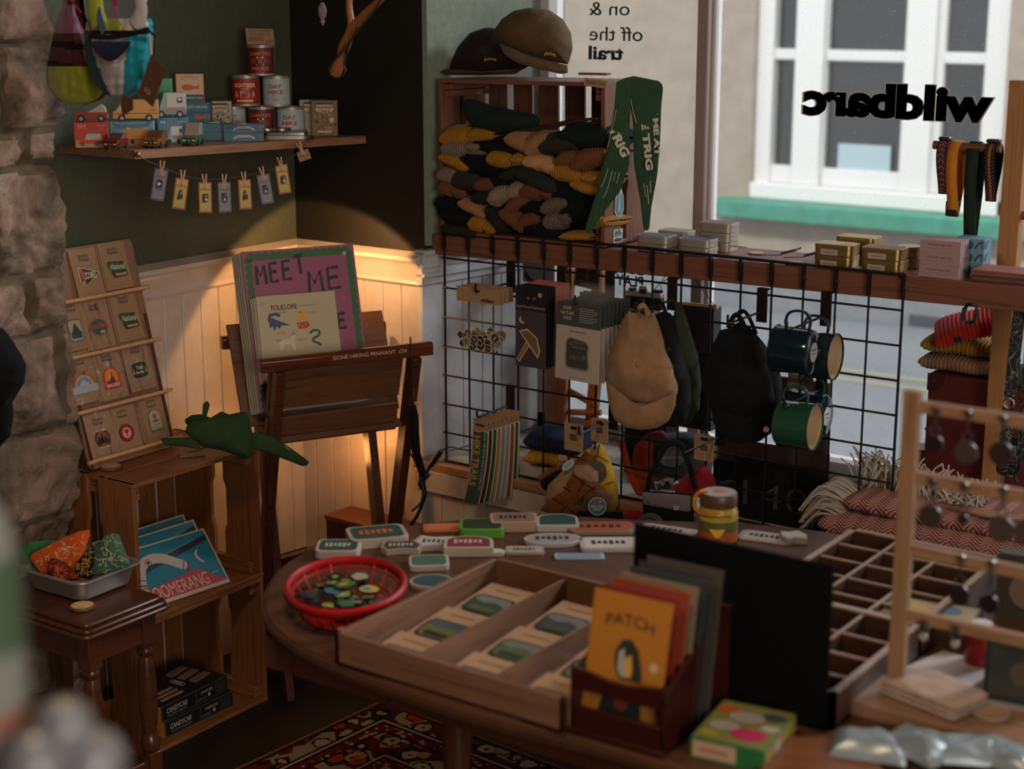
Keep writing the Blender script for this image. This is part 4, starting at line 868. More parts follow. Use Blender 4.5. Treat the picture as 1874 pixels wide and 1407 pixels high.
scard(293, 806, .068, .108, 'card with arched pale patch of a plant pot, bottom row right', arch, head=2, back=2)
# wooden price tokens on the crate
m = M(); m.lathe([(0, 0), (.024, 0), (.026, .002), (.026, .005), (.024, .006), (0, .006)], wood('bark', '#5d4231', '#7d6149', 0), 24); m.disc(0, 0, .022, LPINE(0), I4, .0065, n=20)
tok = one(m, 'wood_slice', 'round wood slice price token lying in front of the card stand', 'wood slice', T(aZ(203, 857, CT2)))
def token(p, label, s=1.): o = tok.copy(); COL.objects.link(o); o.matrix_world = T(Vector(p)) @ Matrix.Diagonal((s, s, s, 1)); o['label'] = label; return o
token(aZ(151, 1112, .503), 'round wood slice price token on the dark stool')
m = M(); m.prism([(-.032, -.010), (.028, -.014), (.032, .008), (-.026, .013)], .004, wood('bark2', '#7d5a42', '#5d4231', 0)); one(m, 'wood_price_tag', 'rectangular wooden price tag lying by the green neck scarf', 'price tag', T(aZ(352, 833, CT2)) @ rz(60))
# green bandana with tails on the crate
G1 = fabric('bandana_green', '#2a3d22', 500); cn = (CAM-aZ(430, 830, .68)).normalized()
t = thing('green_bandana', 'plain dark green folded bandana draped over the crate corner', 'bandana')
q0 = aZ(440, 850, .67)
def bp(x, y, d=0): return atP(x, y, q0, (.75, -.62, .15))+cn*d
m = M(); puff(m, [bp(*p) for p in ((338, 790), (345, 772), (400, 762), (440, 754), (452, 753), (456, 765), (463, 795), (463, 815), (458, 840), (440, 836), (405, 824), (370, 818), (352, 803))], cn, .035, .02, G1, wr=.010, ws=22); m.build('cloth', t)
m = M(); puff(m, [bp(x, y, -.02) for x, y in ((340, 776), (337, 768), (350, 759), (370, 757), (385, 764), (405, 752), (420, 758), (415, 775), (380, 785))], cn, .015, .012, fabric('bandana_green_in', '#1f3518', 500), wr=.012, ws=40); m.build('gathered_edge', t)
m = M(); puff(m, [bp(x, y, -.02) for x, y in ((369, 770), (371, 738), (380, 733), (384, 740), (378, 762), (377, 772))], cn, .006, .004, G1, wr=.003); m.build('upright_end', t)
m = M(); puff(m, [bp(x, y, -.0) for x, y in ((293, 803), (300, 801), (345, 801), (362, 806), (368, 822), (340, 818), (302, 815))], cn, .006, .01, G1, wr=.004); m.build('tail', t)
m = M(); puff(m, [bp(x, y, .0) for x, y in ((455, 790), (480, 793), (500, 800), (530, 818), (556, 837), (566, 845), (562, 852), (553, 853), (520, 840), (490, 829), (460, 820))], cn, .010, .006, G1, wr=.004); m.build('tail', t)
m = M(); X = frame(bp(526, 820, .012), bp(535, 828)-bp(519, 815), bp(526, 812)-bp(526, 825)); m.box((0, 0, 0), (.020, .008, .002), BLACK, X); m.text('WILDBARC', 0, 0, .003, P('#6a7a66'), X, .0013, w=.013); m.build('label_patch', t)
# ================================================================== STOOL, TRAY, BANDANAS
ST = .503
t = thing('side_stool', 'dark polished stool table with turned legs in front of the stone pier', 'stool', T(.065, -1.018, 0)); dw = wood('stool_wood', '#4a2818', '#2e1810', 1, 1, .28, .5)
# local: x runs back to -x, y towards the camera
a0, a1, b0_, b1 = -.36, 0, -.235, 0
m = M(); c_ = .022
m.prism(rr(a0, b0_, a1, b1, c_), .010, dw, z0=ST-.030); m.prism(rr(a0+.004, b0_+.004, a1-.004, b1-.004, c_), .010, dw, z0=ST-.020); m.prism(rr(a0+.014, b0_+.014, a1-.014, b1-.014, c_*.7), .010, dw, z0=ST-.011); m.build('seat', t, bev=.004)
m = M(); A_ = (a0+.03, b0_+.03, a1-.03, b1-.03)
m.box2((A_[0], A_[1], ST-.095), (A_[2], A_[1]+.014, ST-.03), dw); m.box2((A_[0], A_[3]-.014, ST-.095), (A_[2], A_[3], ST-.03), dw); m.box2((A_[0], A_[1], ST-.095), (A_[0]+.014, A_[3], ST-.03), dw); m.box2((A_[2]-.014, A_[1], ST-.095), (A_[2], A_[3], ST-.03), dw); m.build('apron', t)
prof = [(.0, .0), (.014, 0), (.016, .02), (.012, .04), (.018, .045), (.018, .05)]
for x in (A_[0]+.016, A_[2]-.014):
    for y in (A_[1]+.016, A_[3]-.014):
        m = M(); m.box2((x-.018, y-.018, ST-.11), (x+.018, y+.018, ST-.03), dw); m.box2((x-.017, y-.017, .10), (x+.017, y+.017, .155), dw)
        m.lathe([(.0, .155), (.014, .155), (.020, .165), (.021, .175), (.017, .188), (.014, .194), (.015, .205), (.019, .235), (.0205, .28), (.019, .33), (.015, .362), (.0125, .372), (.017, .378), (.018, .386), (.014, .393), (.0, .393)], dw, 24, T(x, y, 0))
        m.lathe([(0, 0), (.010, 0), (.013, .02), (.017, .06), (.013, .09), (.012, .10), (0, .10)], dw, 20, T(x, y, 0)); m.build('leg', t, bev=.002)
m = M(); y = A_[3]-.014; m.box2((A_[0]+.016, y-.010, .115), (A_[2]-.014, y+.010, .14), dw); m.box2((A_[0]+.016, A_[1]+.006, .115), (A_[2]-.014, A_[1]+.026, .14), dw); m.build('stretcher', t, bev=.003)
m = M(); m.box2((A_[2]-.024, A_[1]+.016, .115), (A_[2]-.004, A_[3]-.014, .14), dw); m.build('stretcher', t, bev=.003)
# tray
SS = base('stainless_steel', '#a8a09c', .42, .8)
fr_ = aZ(150, 1103, ST+.002); rt_ = aZ(243, 1066, ST+.002); dl = (rt_-fr_); TW = dl.length; tu = dl.normalized(); tn = Vector((-tu.y, tu.x, 0))
TX = frame(fr_+Vector((0, 0, .001)), tu, tn) # x along the near long side, y away
t = thing('steel_tray', 'rectangular stainless steel tray of folded bandanas on the stool', 'tray', TX); TD = .16; H_ = .045
m = M(); g = .012
def ring(e, z, r): return [(x, y, z) for x, y in rr(-e, -e, TW+e, TD+e, r, 5)]
rs = [ring(-.004, 0, .018), ring(0, .003, .02), ring(.010, H_, .024), ring(.020, H_+.001, .03), ring(.021, H_-.002, .03)]
n_ = len(rs[0]); vs = [p for r in rs for p in r]; fs = [(i*n_+k, i*n_+(k+1) % n_, (i+1)*n_+(k+1) % n_, (i+1)*n_+k) for i in range(4) for k in range(n_)]
m.add(vs, fs+[tuple(range(n_))[::-1]], SS); m.build('tray', t, solid=.0012, ang=30)
def bandana(pts, label, col, pat, d=0., th=.012, wr=.006, n0=None):
    o = fr_+tn*.05+tu*.05+Vector((0, 0, .05)); nn = n0 or (.55, -.75, .25); V = [atP(x, y, o+FW*d, nn) for x, y in pts]; nv = Vector(nn).normalized()
    t = thing('bandana', label, 'bandana', I4, 'patterned bandanas in the steel tray'); m = M(); puff(m, V, nv, th, th*.7, fabric('bandana'+col[1:], col, 400), wr=wr, ws=35, K=8); m.build('cloth', t)
    m = M(); c = sum(V, Vector())/len(V); ru = RT; rnd = random.Random(len(label))
    xs = [p[0] for p in pts]; ys = [p[1] for p in pts]; cx, cy = sum(xs)/len(xs), sum(ys)/len(ys)
    for k in range(46):
        i = rnd.randrange(len(pts)); f = rnd.random(); g_ = rnd.uniform(.15, .88); ex = pts[i][0]*(1-f)+pts[(i+1) % len(pts)][0]*f; ey = pts[i][1]*(1-f)+pts[(i+1) % len(pts)][1]*f
        x, y = cx+(ex-cx)*g_, cy+(ey-cy)*g_; q = atP(x, y, o+FW*d, nn)+nv*(th*math.sqrt(max(0, 1-g_*g_))+wr*noise.noise(atP(x, y, o+FW*d, nn)*35)*(1-g_**4)+.0012)
        X = frame(q, RT, UP.cross(RT).cross(UP)*0+UP) @ rz(rnd.uniform(0, 180))
        s = rnd.uniform(.0025, .006); m.tube([(-s, 0, 0), (-s*.3, s*.5, 0), (s*.4, s*.3, 0), (s, -s*.4, 0)], .0007, P(pat), 5, X, flat=.5)
    m.build('print', t); return t
bandana([(38, 1000), (50, 992), (95, 988), (118, 992), (120, 1030), (100, 1060), (60, 1062), (40, 1040)], 'bright green bandana with black print at the tray back left', '#2c6238', '#14261b', .05)
bandana([(55, 1020), (60, 1012), (118, 983), (145, 972), (163, 969), (165, 978), (158, 1000), (150, 1024), (135, 1040), (110, 1052), (75, 1048), (62, 1032)], 'large bright orange bandana with cream print', '#b54a17', '#c9a27c', .02)
bandana([(132, 1040), (150, 1018), (168, 998), (175, 1000), (172, 1025), (176, 1050), (165, 1060), (140, 1055)], 'black bandana with amber motifs between orange and sage ones', '#151618', '#a8702a', .01)
bandana([(85, 1030), (100, 1020), (122, 1030), (140, 1050), (150, 1062), (120, 1064), (95, 1056)], 'dark rust bandana at the front of the tray', '#5d1f10', '#a8421a', -.01)
bandana([(168, 1048), (180, 1000), (190, 980), (205, 976), (217, 977), (230, 1010), (240, 1034), (212, 1045), (178, 1055)], 'sage green bandana with cream dragonfly print at the tray right', '#3b5c4a', '#b9a682', .0, th=.014)
# ================================================================== EASEL RACK
U = Vector((.458, .889, 0)).normalized(); V = Vector((.889, -.458, 0)).normalized(); E0 = Vector((-.1, -.568, 0))
EX = Matrix((U, -V, Vector((0, 0, 1)))).transposed().to_4x4(); EX.translation = E0      # local x along the bars, -y towards the camera, z up
er = thing('print_rack', 'dark folding wooden print rack standing in the corner', 'print rack', EX); W_ = .436
ra, rb = DARKW(0), DARKW(2); cu = wood('copper_varnish', '#552a16', '#3a1a0e', 0, 1, .25)
def bar(y, z, m_, nm):
    m = M(); m.prism([(-.012, -.016), (.012, -.016), (.013, .010), (.006, .016), (-.006, .016), (-.013, .010)], W_, m_, frame((0, y, z), (0, 1, 0), (0, 0, 1))); return m.build(nm, er, bev=.002)
fb = bar(0, .886, cu, 'front_bar'); bar(.29, .886, cu, 'back_bar')
m = M(); m.text('GONE HIKING PENNANT  £24', .27, .0, .009, P('#b5a494'), frame((0, -.0127, .889), (1, 0, 0), (0, 0, 1)), .0004, w=.19); m.build('price_writing', fb)
def eleg(x, p, q):
    m = M(); a = Vector((x, p[0], p[1])); b = Vector((x, q[0], q[1])); d = b-a; X = frame((a+b)/2, d, (1, 0, 0)); m.box((0, 0, 0), (d.length, .022, .042), rb if False else DARKW(0), X); m.build('leg', er, bev=.0015)
for x in (.045, W_-.045): eleg(x, (0, .872), (.26, .0))
for x in (.075, W_-.075): eleg(x, (.275, .872), (.095, .0))
wn = WALNUT(0)
def board(a, b, x0, x1, nm, th=.010):
    a = Vector((0, *a)); b = Vector((0, *b)); m = M(); d = b-a; X = frame((0, (a.y+b.y)/2, (a.z+b.z)/2), (1, 0, 0), d); m.box(((x0+x1)/2, 0, 0), (x1-x0, d.length, th), wn, X); return m.build(nm, er, bev=.001)
board((.028, .862), (.058, .765), .03, W_-.065, 'front_board'); board((.062, .742), (.082, .672), .03, W_-.065, 'front_board')
board((.262, .935), (.160, .700), .006, W_-.02, 'rear_board'); m = M(); m.box((W_/2, .12, .688), (W_-.1, .13, .012), wn); m.build('trough_base', er)
# prints
lean = R_(15); PN = (V*math.cos(lean)+Vector((0, 0, math.sin(lean)))).normalized(); PV = PN.cross(U).normalized() if PN.cross(U).z > 0 else -PN.cross(U).normalized()
PQ = Vector((-.14, -.42, .72))
def prt(tlx, tly, w_, h, off, name, label, fn, film=True, tilt=0):
    q = atP(tlx, tly, PQ+PN*off, PN); X = frame(q, U, PV) @ rz(tilt)
    t = thing(name, label, 'print', X, 'art prints in the rack'); m = M(); m.box((w_/2, -h/2, -.0012), (w_, h, .0024), P('#a99c86')); m.build('backing', t)
    m = M(); fn(m, w_, h); m.build('print', t)
    if film: f = M(); f.surf(lambda u, v: (-.003+u*(w_+.006), .004-v*(h+.006), .0035+.0015*noise.noise(Vector((u*5, v*3, tlx)))), 20, 14, CLEAR); f.build('film', t)
    return t
def pink(m, w_, h):
    m.rect(0, -h, w_, 0, P('#8f4668'), I4, .0002); g = P('#2c5b2c'); b = .018
    def scal(x0, y0, x1, y1, n):
        for k in range(n): f = (k+.5)/n; m.disc(x0+(x1-x0)*f, y0+(y1-y0)*f, (abs(x1-x0)+abs(y1-y0))/n*.55, g, I4, .0005+k*1e-6, n=14)
    scal(.014, -.014, w_-.014, -.014, 14); scal(.014, -.014, .014, -h, 20); scal(w_-.014, -.014, w_-.014, -h, 20)
    m.rect(.010, -.026, w_-.010, -.014, g, I4, .0007); m.rect(.014, -h, .024, -.02, g, I4, .0007); m.rect(w_-.024, -h, w_-.014, -.02, g, I4, .0007); m.rect(.022, -h, w_-.022, -.024, P('#8f4668'), I4, .0009)
    k = P('#14080f')
    GL_ = {'M': [[(0, 0), (.08, 1), (.45, .45), (.88, 1), (.98, 0)]], 'E': [[(.9, 1), (.12, .96), (.1, 0), (.95, .04)], [(.1, .5), (.8, .55)]], 'T': [[(0, .93), (1, 1)], [(.5, .97), (.58, 0)]], 'B': [[(.1, 0), (.1, 1), (.7, .9), (.75, .6), (.15, .52), (.85, .4), (.8, .05), (.1, 0)]], 'Y': [[(0, 1), (.5, .5), (1, 1)], [(.5, .5), (.45, 0)]], 'H': [[(.1, 0), (.1, 1)], [(.9, 0), (.9, 1)], [(.1, .5), (.9, .52)]]}
    def hand(word, x, y, h, cw, gap, tilt=0, dy=()):
        for q, ch in enumerate(word):
            x0 = x+q*(cw+gap); y0 = y+(dy[q] if dy else 0)
            for st_ in GL_[ch]: m.tube([(x0+a*cw+tilt*b*h, y0+b*h, .0016) for a, b in st_], .0042, k, 8, flat=.12, up=(0, 0, 1))
    hand('MEET', .030, -.082, .046, .024, .009, .0, (0, .004, .007, .018)); hand('ME', .160, -.112, .052, .036, .012, .0, (0, .006)); hand('BY', .045, -.150, .036, .024, .012); hand('THE', .15, -.205, .036, .024, .012)
    m.disc(w_-.026, -.022, .0055, P('#a9988c'), I4, .0014, n=14)
prt(441, 461, .288, .385, 0, 'art_print', 'large pink print with green scalloped border and black MEET ME lettering', pink)
for k in range(4): prt(436-k*4, 464+k*2, .288, .385, -.012-k*.011, 'art_print', ('film wrapped print directly behind the pink one', 'second wrapped print behind the pink one', 'third wrapped print behind the pink one, its edge in view', 'rearmost wrapped print in the rack')[k], lambda m, w_, h: m.rect(0, -h, w_, 0, P('#8d8272'), I4, .0002))
def folk(m, w_, h):
    m.rect(0, -h, w_, 0, P('#b3a283'), I4, .0002); k = P('#231f22'); z = .0006
    m.text('FOLKLORE', .067, -.030, .0125, k, I4, z, w=.065, bold=.02); m.text('OF THE BRITISH ISLES', .128, -.030, .003, k, I4, z, w=.045)
    n = P('#27435e'); m.tube([(.027, -.055, z), (.030, -.047, z), (.045, -.045, z), (.055, -.050, z)], .0045, n, 6, flat=.05, up=(0, 0, 1)); m.flat([(.022, -.056), (.032, -.052), (.05, -.062), (.078, -.074), (.055, -.074), (.05, -.082), (.044, -.074), (.036, -.086), (.034, -.074), (.026, -.078), (.026, -.066)], n, I4, z+.0004)
    m.flat([(.10, -.068), (.102, -.056), (.108, -.046), (.106, -.040), (.114, -.036), (.118, -.044), (.120, -.058), (.122, -.068)], P('#c79a2c'), I4, z); m.flat([(.094, -.070), (.124, -.069), (.128, -.080), (.118, -.085), (.098, -.085)], P('#b0352a'), I4, z+.0003); m.disc(.107, -.045, .0025, P('#b0352a'), I4, z+.0005, n=10)
    for q in ((.10, -.076), (.108, -.08), (.116, -.075)): m.disc(q[0], q[1], .0015, WHITE, I4, z+.0006, n=8)
    g = P('#2a4a38'); m.tube(smooth_path([(.125, -.098, z), (.135, -.092, z), (.148, -.094, z), (.148, -.104, z), (.135, -.110, z), (.132, -.118, z), (.145, -.124, z), (.150, -.130, z)], 4), .0035, g, 6, flat=.05, up=(0, 0, 1))
    wt = P('#c6b8a0'); m.flat([(.045, -.112), (.06, -.108), (.075, -.106), (.082, -.095), (.088, -.1), (.084, -.115), (.086, -.135), (.080, -.135), (.076, -.12), (.058, -.12), (.052, -.135), (.046, -.135)], wt, I4, z); m.flat([(.036, -.104), (.05, -.106), (.05, -.112), (.04, -.112)], P('#8588a8'), I4, z+.0002); m.flat([(.075, -.1), (.086, -.086), (.09, -.098)], P('#8588a8'), I4, z+.0002)
    for x, y, s in ((.06, -.042, 'LOCH NESS MONSTER'), (.135, -.048, 'CORNISH PISKIE'), (.052, -.092, 'KELPIE'), (.105, -.112, 'LAMBTON WORM')): m.text(s, x, y, .0035, k, I4, z, w=.022)
    m.flat([(.06, -.17), (.075, -.15), (.09, -.17)], P('#3a5a38'), I4, z); m.disc(.012, -.018, .005, P('#a39a8c'), I4, z+.0006, n=14)
prt(468, 543, .200, .205, .030, 'art_print', 'cream FOLKLORE print with a blue monster and green serpent', folk, tilt=-.5)
for k in range(3): prt(463-k*3, 546+k, .200, .205, .024-k*.006, 'art_print', ('wrapped cream print right behind the FOLKLORE one', 'second wrapped cream print behind the FOLKLORE one', 'third wrapped cream print behind the FOLKLORE one')[k], lambda m, w_, h: m.rect(0, -h, w_, 0, P('#9c8f78'), I4, .0002), film=k == 0)
# pennant hanging in its sleeve off the front bar
pg_ = EX @ Vector((W_-.045, -.026, .87)); t = thing('hanging_pennant', 'black rolled pennant hanging by a cord from the right of the rack', 'pennant')
def hq(x, y, d=0): return atP(x, y, pg_, (.45, -.89, 0))+cn*d
m = M(); m.tube([hq(750, 620), hq(752, 650), hq(757, 700), hq(760, 735)], .0012, BLACK, 6); m.tube(smooth_path([hq(750, 621), hq(754, 616, -.03), hq(757, 650, -.03)], 4), .0012, BLACK, 6); m.build('cord', t)
m = M(); m.tube([hq(756, 710), hq(757, 728)], .003, STEEL, 8); m.build('clip', t)
m = M(); m.lathe([(0, -.005), (.0045, -.004), (.0055, 0), (.0045, .004), (0, .005)], P('#8d6a45'), 12, T(hq(760, 738, .006))); m.build('bead', t)
m = M(); puff(m, [hq(x, y) for x, y in ((752, 745), (760, 738), (766, 760), (767, 790), (770, 830), (778, 860), (775, 875), (768, 872), (755, 835), (749, 800), (750, 765))], cn, .008, .006, fabric('pennant_black', '#0f110f', 300), wr=.004); m.build('sleeve', t)
# black flex and moulded handle by the reveal
t = thing('black_strap_lead', 'coiled black dog lead with moulded handle by the window ledge', 'lead')
m = M(); h1 = aY(785, 855, -.05); h2 = aY(808, 824, -.05); m.tube([h1, h1.lerp(h2, .2), h1.lerp(h2, .8), h2], [.006, .0085, .0085, .006], P('#111313', .5), 10); m.build('handle', t)
m = M(); m.tube(smooth_path([aY(808, 824, -.04), aY(825, 818, -.03), aY(850, 823, -.03), aY(885, 826, -.03)], 5), .0022, P('#1a1214'), 6); m.tube(smooth_path([aY(785, 855, -.06), aY(775, 880, -.07), aY(778, 905, -.08), aY(765, 940, -.08), aY(752, 960, -.08)], 5), .005, BLACK, 8); m.tube(smooth_path([aY(735, 820, -.07), aY(755, 835, -.06), aY(772, 875, -.06), aY(772, 915, -.07), aY(754, 935, -.08)], 5), .003, BLACK, 8); m.build('lead', t)
m = M(); puff(m, [aY(x, y, -.065) for x, y in ((768, 868), (780, 858), (785, 870), (775, 885), (777, 898), (768, 895))], (0, -1, 0), .012, .01, fabric('bag_roll', '#1d272b', 200), wr=.012, ws=60); m.build('bag_roll', t)
# boxes behind the table edge
def bxp(x, y, yy): return aY(x, y, yy)
a = aY(597, 950, -.12); m = M(); w_ = (aY(725, 960, -.14)-aY(597, 950, -.12)).length
m.box2((0, 0, -.55), (w_, .10, 0), MAHOG(0)); m.box2((-.003, -.003, 0), (w_+.003, .10, .012), wood('box_rim', '#5d3218', '#452410', 0)); one(m, 'wooden_cabinet', 'small reddish brown wooden cabinet behind the round table', 'cabinet', T(a) @ rz(-2))
LT = MAHOG(2)
m = M(); q = Z_ = aZ(500, 1270, 0); t = thing('leaning_case', 'maroon wooden case leaning against the crates by the table', 'case')
a = aY(489, 1030, -.36); b = aY(575, 1006, -.30); m = M(); m.add([aY(489, 1030, -.37), aY(575, 1006, -.31), aY(575, 1240, -.31), aY(489, 1240, -.37)]+[p+Vector((-.02, .06, 0)) for p in (aY(489, 1030, -.37), aY(575, 1006, -.31), aY(575, 1240, -.31), aY(489, 1240, -.37))], [(0, 1, 2, 3)[::-1], (4, 5, 6, 7), (0, 1, 5, 4), (1, 2, 6, 5), (2, 3, 7, 6), (3, 0, 4, 7)], base('maroon_case', '#2a0e0c', .4)); m.build('body', t)
m = M(); X = frame(aY(500, 1060, -.372), aY(575, 1006, -.31)-aY(489, 1030, -.37), (0, 0, 1)); m.text('The', 0, 0, .012, P('#8a6a2a'), X, .001, w=.022, shear=.3); m.build('gilt_lettering', t)
m = M(); m.tube([aY(489, 1023, -.37), aY(560, 1001, -.31), aY(560, 1008, -.31)], .002, BLKMETAL, 6); m.build('wire', t)
# ================================================================== BEAM SHELF ACROSS THE WINDOW
ZB = lambda x: 1.131+.012*(x+.04)      # the long shelf rises a touch to the right
m = M()
for (y0, y1, h) in ((.008, .045, .052), (.045, .200, .020)):
    vs = []
    for x in (-.043 if y0 < .02 else -.02, 2.4): z = ZB(x); vs += [(x, y0, z-h), (x, y1, z-h), (x, y1, z), (x, y0, z)]
    m.add(vs, [(0, 1, 2, 3)[::-1][::-1], (4, 5, 6, 7)[::-1], (0, 4, 5, 1), (1, 5, 6, 2), (2, 6, 7, 3), (3, 7, 4, 0)], BEAMW(0))
one(m, 'window_shelf', 'long brown wooden shelf beam crossing the window above the wire grid', 'shelf', bev=.002)
m = M(); p0 = aY(1849, 147, .13); p1 = aY(1792, 873, .13); pw = OAK(2)
pt = thing('wooden_post', 'square pale wood post rising past the right end of the window shelf', 'post', T(p0.x, .30, 0))
PXX, PYY = aY(1823, 487, .21).x, .21
pt.matrix_world = T(PXX, PYY, 0); ptop = aY(1849, 147, .21).z
m.box2((0, 0, .541), (.042, .032, ptop), wood('post_wood', '#9a6c44', '#7c5332', 2)); m.build('post', pt, bev=.001)
def dowel(px0, px1, py, yy, nm, par, X0):
    a = aY(px0, py, yy); b = aY(px1, py, yy); b.z = a.z; m = M(); m.tube([a-X0, b-X0], .0095, wood('peg_wood', '#6e4529', '#573420', 0), 14); return m.build(nm, par)
dowel(1709, 1832, 265, PYY+.016, 'peg', pt, Vector((PXX, PYY, 0))); dowel(1858, 1890, 393, PYY+.016, 'peg', pt, Vector((PXX, PYY, 0)))
# collars and leads on the top peg
PK = aY(1709, 265, PYY+.016); RZ = PK.z+.0095
def strip(m, path, w_, th, mat, X=I4):
    m.tube(smooth_path(path, 6), w_/2, mat, 10, X, flat=th/w_, up=(0, -1, 0))
def collar(px, pyb, w_, col, label, pat=None, pc='#b08a5a', yo=.020, buckle=None, name='dog_collar', cat='dog collar'):
    xc = aY(px, 265, PYY+.016).x; zb = aY(px, pyb, PYY).z; z0 = RZ; yy = PYY+.016
    t = thing(name, label, cat, I4, 'dog collars and leads on the top peg'); mt = fabric('webbing_'+col[1:], col, 600)
    h = z0-zb; n = 26; m = M()
    def P_(k):
        a = 2*math.pi*k/n; return Vector((xc+.004*math.sin(a*2), yy+yo*math.sin(a)*(1 if abs(math.cos(a)) < .9 else 1), z0+.002-h/2+h/2*math.cos(a)))
    vs = []; hw = w_/2
    for k in range(n): p = P_(k); vs += [p+Vector((-hw, 0, 0)), p+Vector((hw, 0, 0))]
    m.add(vs, [(2*k, 2*k+1, (2*k+3) % (2*n), (2*k+2) % (2*n)) for k in range(n)], mt); m.build('webbing', t, solid=.0022)
    if pat:
        m = M()
        for k in range(n//2+1, n):
            for s in (0, .5):
                a = P_(k).lerp(P_((k+1) % n), s); b = P_((k+1) % n); d = (P_(k+1 if k+1 < n else 0)-P_(k)).normalized(); X = frame(a+Vector((0, -.0018, 0)), (1, 0, 0), -d if d.z < 0 else d); q = hw*.72
                if pat == 'zig': m.flat([(-q, -.003), (0, .003), (q, -.003), (q, -.001), (0, .005), (-q, -.001)], P(pc if s else '#2d3b35'), X, .0003)
                else:
                    m.flat([(-q*.5, 0), (0, -.004), (q*.5, 0), (0, .004)], P(pc), X, .0003); m.flat([(-q*.2, 0), (0, -.0018), (q*.2, 0), (0, .0018)], P('#15171a'), X, .0005)
                    for e in (-1, 1): m.disc(e*q*.85, .003, .0012, P(pc), X, .0003, n=6)
        m.build('woven_pattern', t)
    if buckle == 'low':
        m = M(); m.box((xc, yy-yo*.4, zb+.020), (w_*1.15, .012, .034), P('#16191c', .4)); m.rect(-w_*.4, -.004, w_*.4, .006, P('#a8762e'), frame((xc, yy-yo*.4-.0065, zb+.026), (1, 0, 0), (0, 0, 1))); m.build('buckle', t, bev=.003)
    elif buckle == 'top': m = M(); m.box((xc, yy-.004, z0+.006), (w_*1.2, .022, .008), P('#241c22', .4)); m.build('slider', t, bev=.003)
    return t
collar(1731, 358, .021, '#4a2240', 'purple dog collar with zigzag weave, leftmost on the top peg', 'zig', '#a3573f', buckle='top')
collar(1753, 400, .024, '#b4701f', 'plain mustard orange dog collar with black buckle', buckle='low', yo=.026)
collar(1787, 492, .026, '#1c2a20', 'long dark green lead hanging down past the shelf from the top peg', name='dog_lead', cat='dog lead', yo=.018)
collar(1820, 372, .024, '#17181b', 'black dog collar with orange diamond weave beside the post', 'dia', '#a05a38', buckle='top')
def lead(path, w_, label, dx=0):
    t = thing('dog_lead', label, 'dog lead'); m = M(); TOPO = base('topo_webbing', '#16181b', .8)
    if not TOPO.get('done'):
        v = coords(TOPO); f = tnoise(TOPO, v, 14, 2, .5, .8); n, l = nt(TOPO); mm = n.new('ShaderNodeMath'); mm.operation = 'MULTIPLY'; mm.inputs[1].default_value = 14; l.new(f, mm.inputs[0]); fr = n.new('ShaderNodeMath'); fr.operation = 'FRACT'; l.new(mm.outputs[0], fr.inputs[0])
        setcol(TOPO, ramp(TOPO, fr.outputs[0], [(.0, '#14161a'), (.42, '#14161a'), (.5, '#868a88'), (.58, '#14161a')])); TOPO['done'] = 1
    strip(m, path, w_, .0025, TOPO); m.build('webbing', t); return t
t = lead([aY(1868, 545, .03), aY(1862, 600, .03), aY(1853, 680, .03), aY(1848, 728, .03)], .027, 'black lead with pale contour line pattern hanging right of the post')
m = M(); c = aY(1846, 738, .03); m.tube([c+Vector((.011*math.cos(a), 0, .011*math.sin(a))) for a in [k*math.pi/5 for k in range(11)]], .0025, STEEL, 8); m.build('ring', t)
m = M(); strip(m, [aY(1845, 745, .03), aY(1842, 790, .03), aY(1834, 850, .03), aY(1836, 868, .05), aY(1848, 862, .08), aY(1856, 800, .09)], .026, .0025, bpy.data.materials['topo_webbing']); m.build('lower_loop', t)
t = thing('dog_lead', 'black patterned lead with trigger clip at the right edge of the photo', 'dog lead'); m = M(); strip(m, [aY(1888, 545, .02), aY(1880, 700, .02), aY(1872, 800, .02), aY(1868, 840, .02)], .022, .0025, bpy.data.materials['topo_webbing']); m.build('webbing', t)
m = M(); m.tube(smooth_path([aY(1868, 838, .02), aY(1866, 855, .02), aY(1858, 868, .02), aY(1862, 882, .02)], 4), .004, BLKMETAL, 8); m.build('trigger_clip', t)
# carabiner under the beam
t = thing('carabiner', 'black screw-gate carabiner hanging under the shelf near the post', 'carabiner'); m = M(); cb = [aY(x, y, .004) for x, y in ((1766, 564), (1763, 574), (1763, 585), (1772, 590), (1782, 588), (1785, 580), (1787, 562), (1775, 556))]
m.tube(smooth_path(cb+[cb[0]], 4), .0034, BLKMETAL, 8); m.build('frame', t); m = M(); m.tube([cb[0], cb[1].lerp(cb[0], .2)], .0052, P('#26282a', .4), 10); m.build('screw_gate', t)
# ------------------------------------------------------------------ wire grid
GC = .076; GZ = 1.15; gt = thing('wire_grid', 'black wire grid panel hung below the window shelf', 'wire grid', T(0, 0, GZ)); wr_ = .0026
m = M(); m.tube([(-.004, 0, 0), (16*GC+.004, 0, 0)], .0036, BLKMETAL, 8); m.build('top_rail', gt)
for c in range(17):
    m = M(); m.tube([(c*GC, .004, 0), (c*GC, .004, -8*GC)], wr_ if c not in (0, 16) else .0032, BLKMETAL, 8); m.box((c*GC, .001, -.026), (.006, .012, .05), BLKMETAL); m.build('vertical_wire', gt)
for r in range(1, 9):
    m = M(); m.tube([(-.004, -.001, -r*GC), (16*GC+.004, -.001, -r*GC)], wr_ if r < 8 else .0034, BLKMETAL, 8); m.build('horizontal_wire', gt)
for c in range(17):
    m = M(); x = c*GC+(.004 if c % 3 else -.004); m.lathe([(0, 0), (.003, 0), (.0022, .002), (0, .0025)], STEEL, 10, T(x, .0075, -.03) @ rx(90)); m.build('screw', gt)
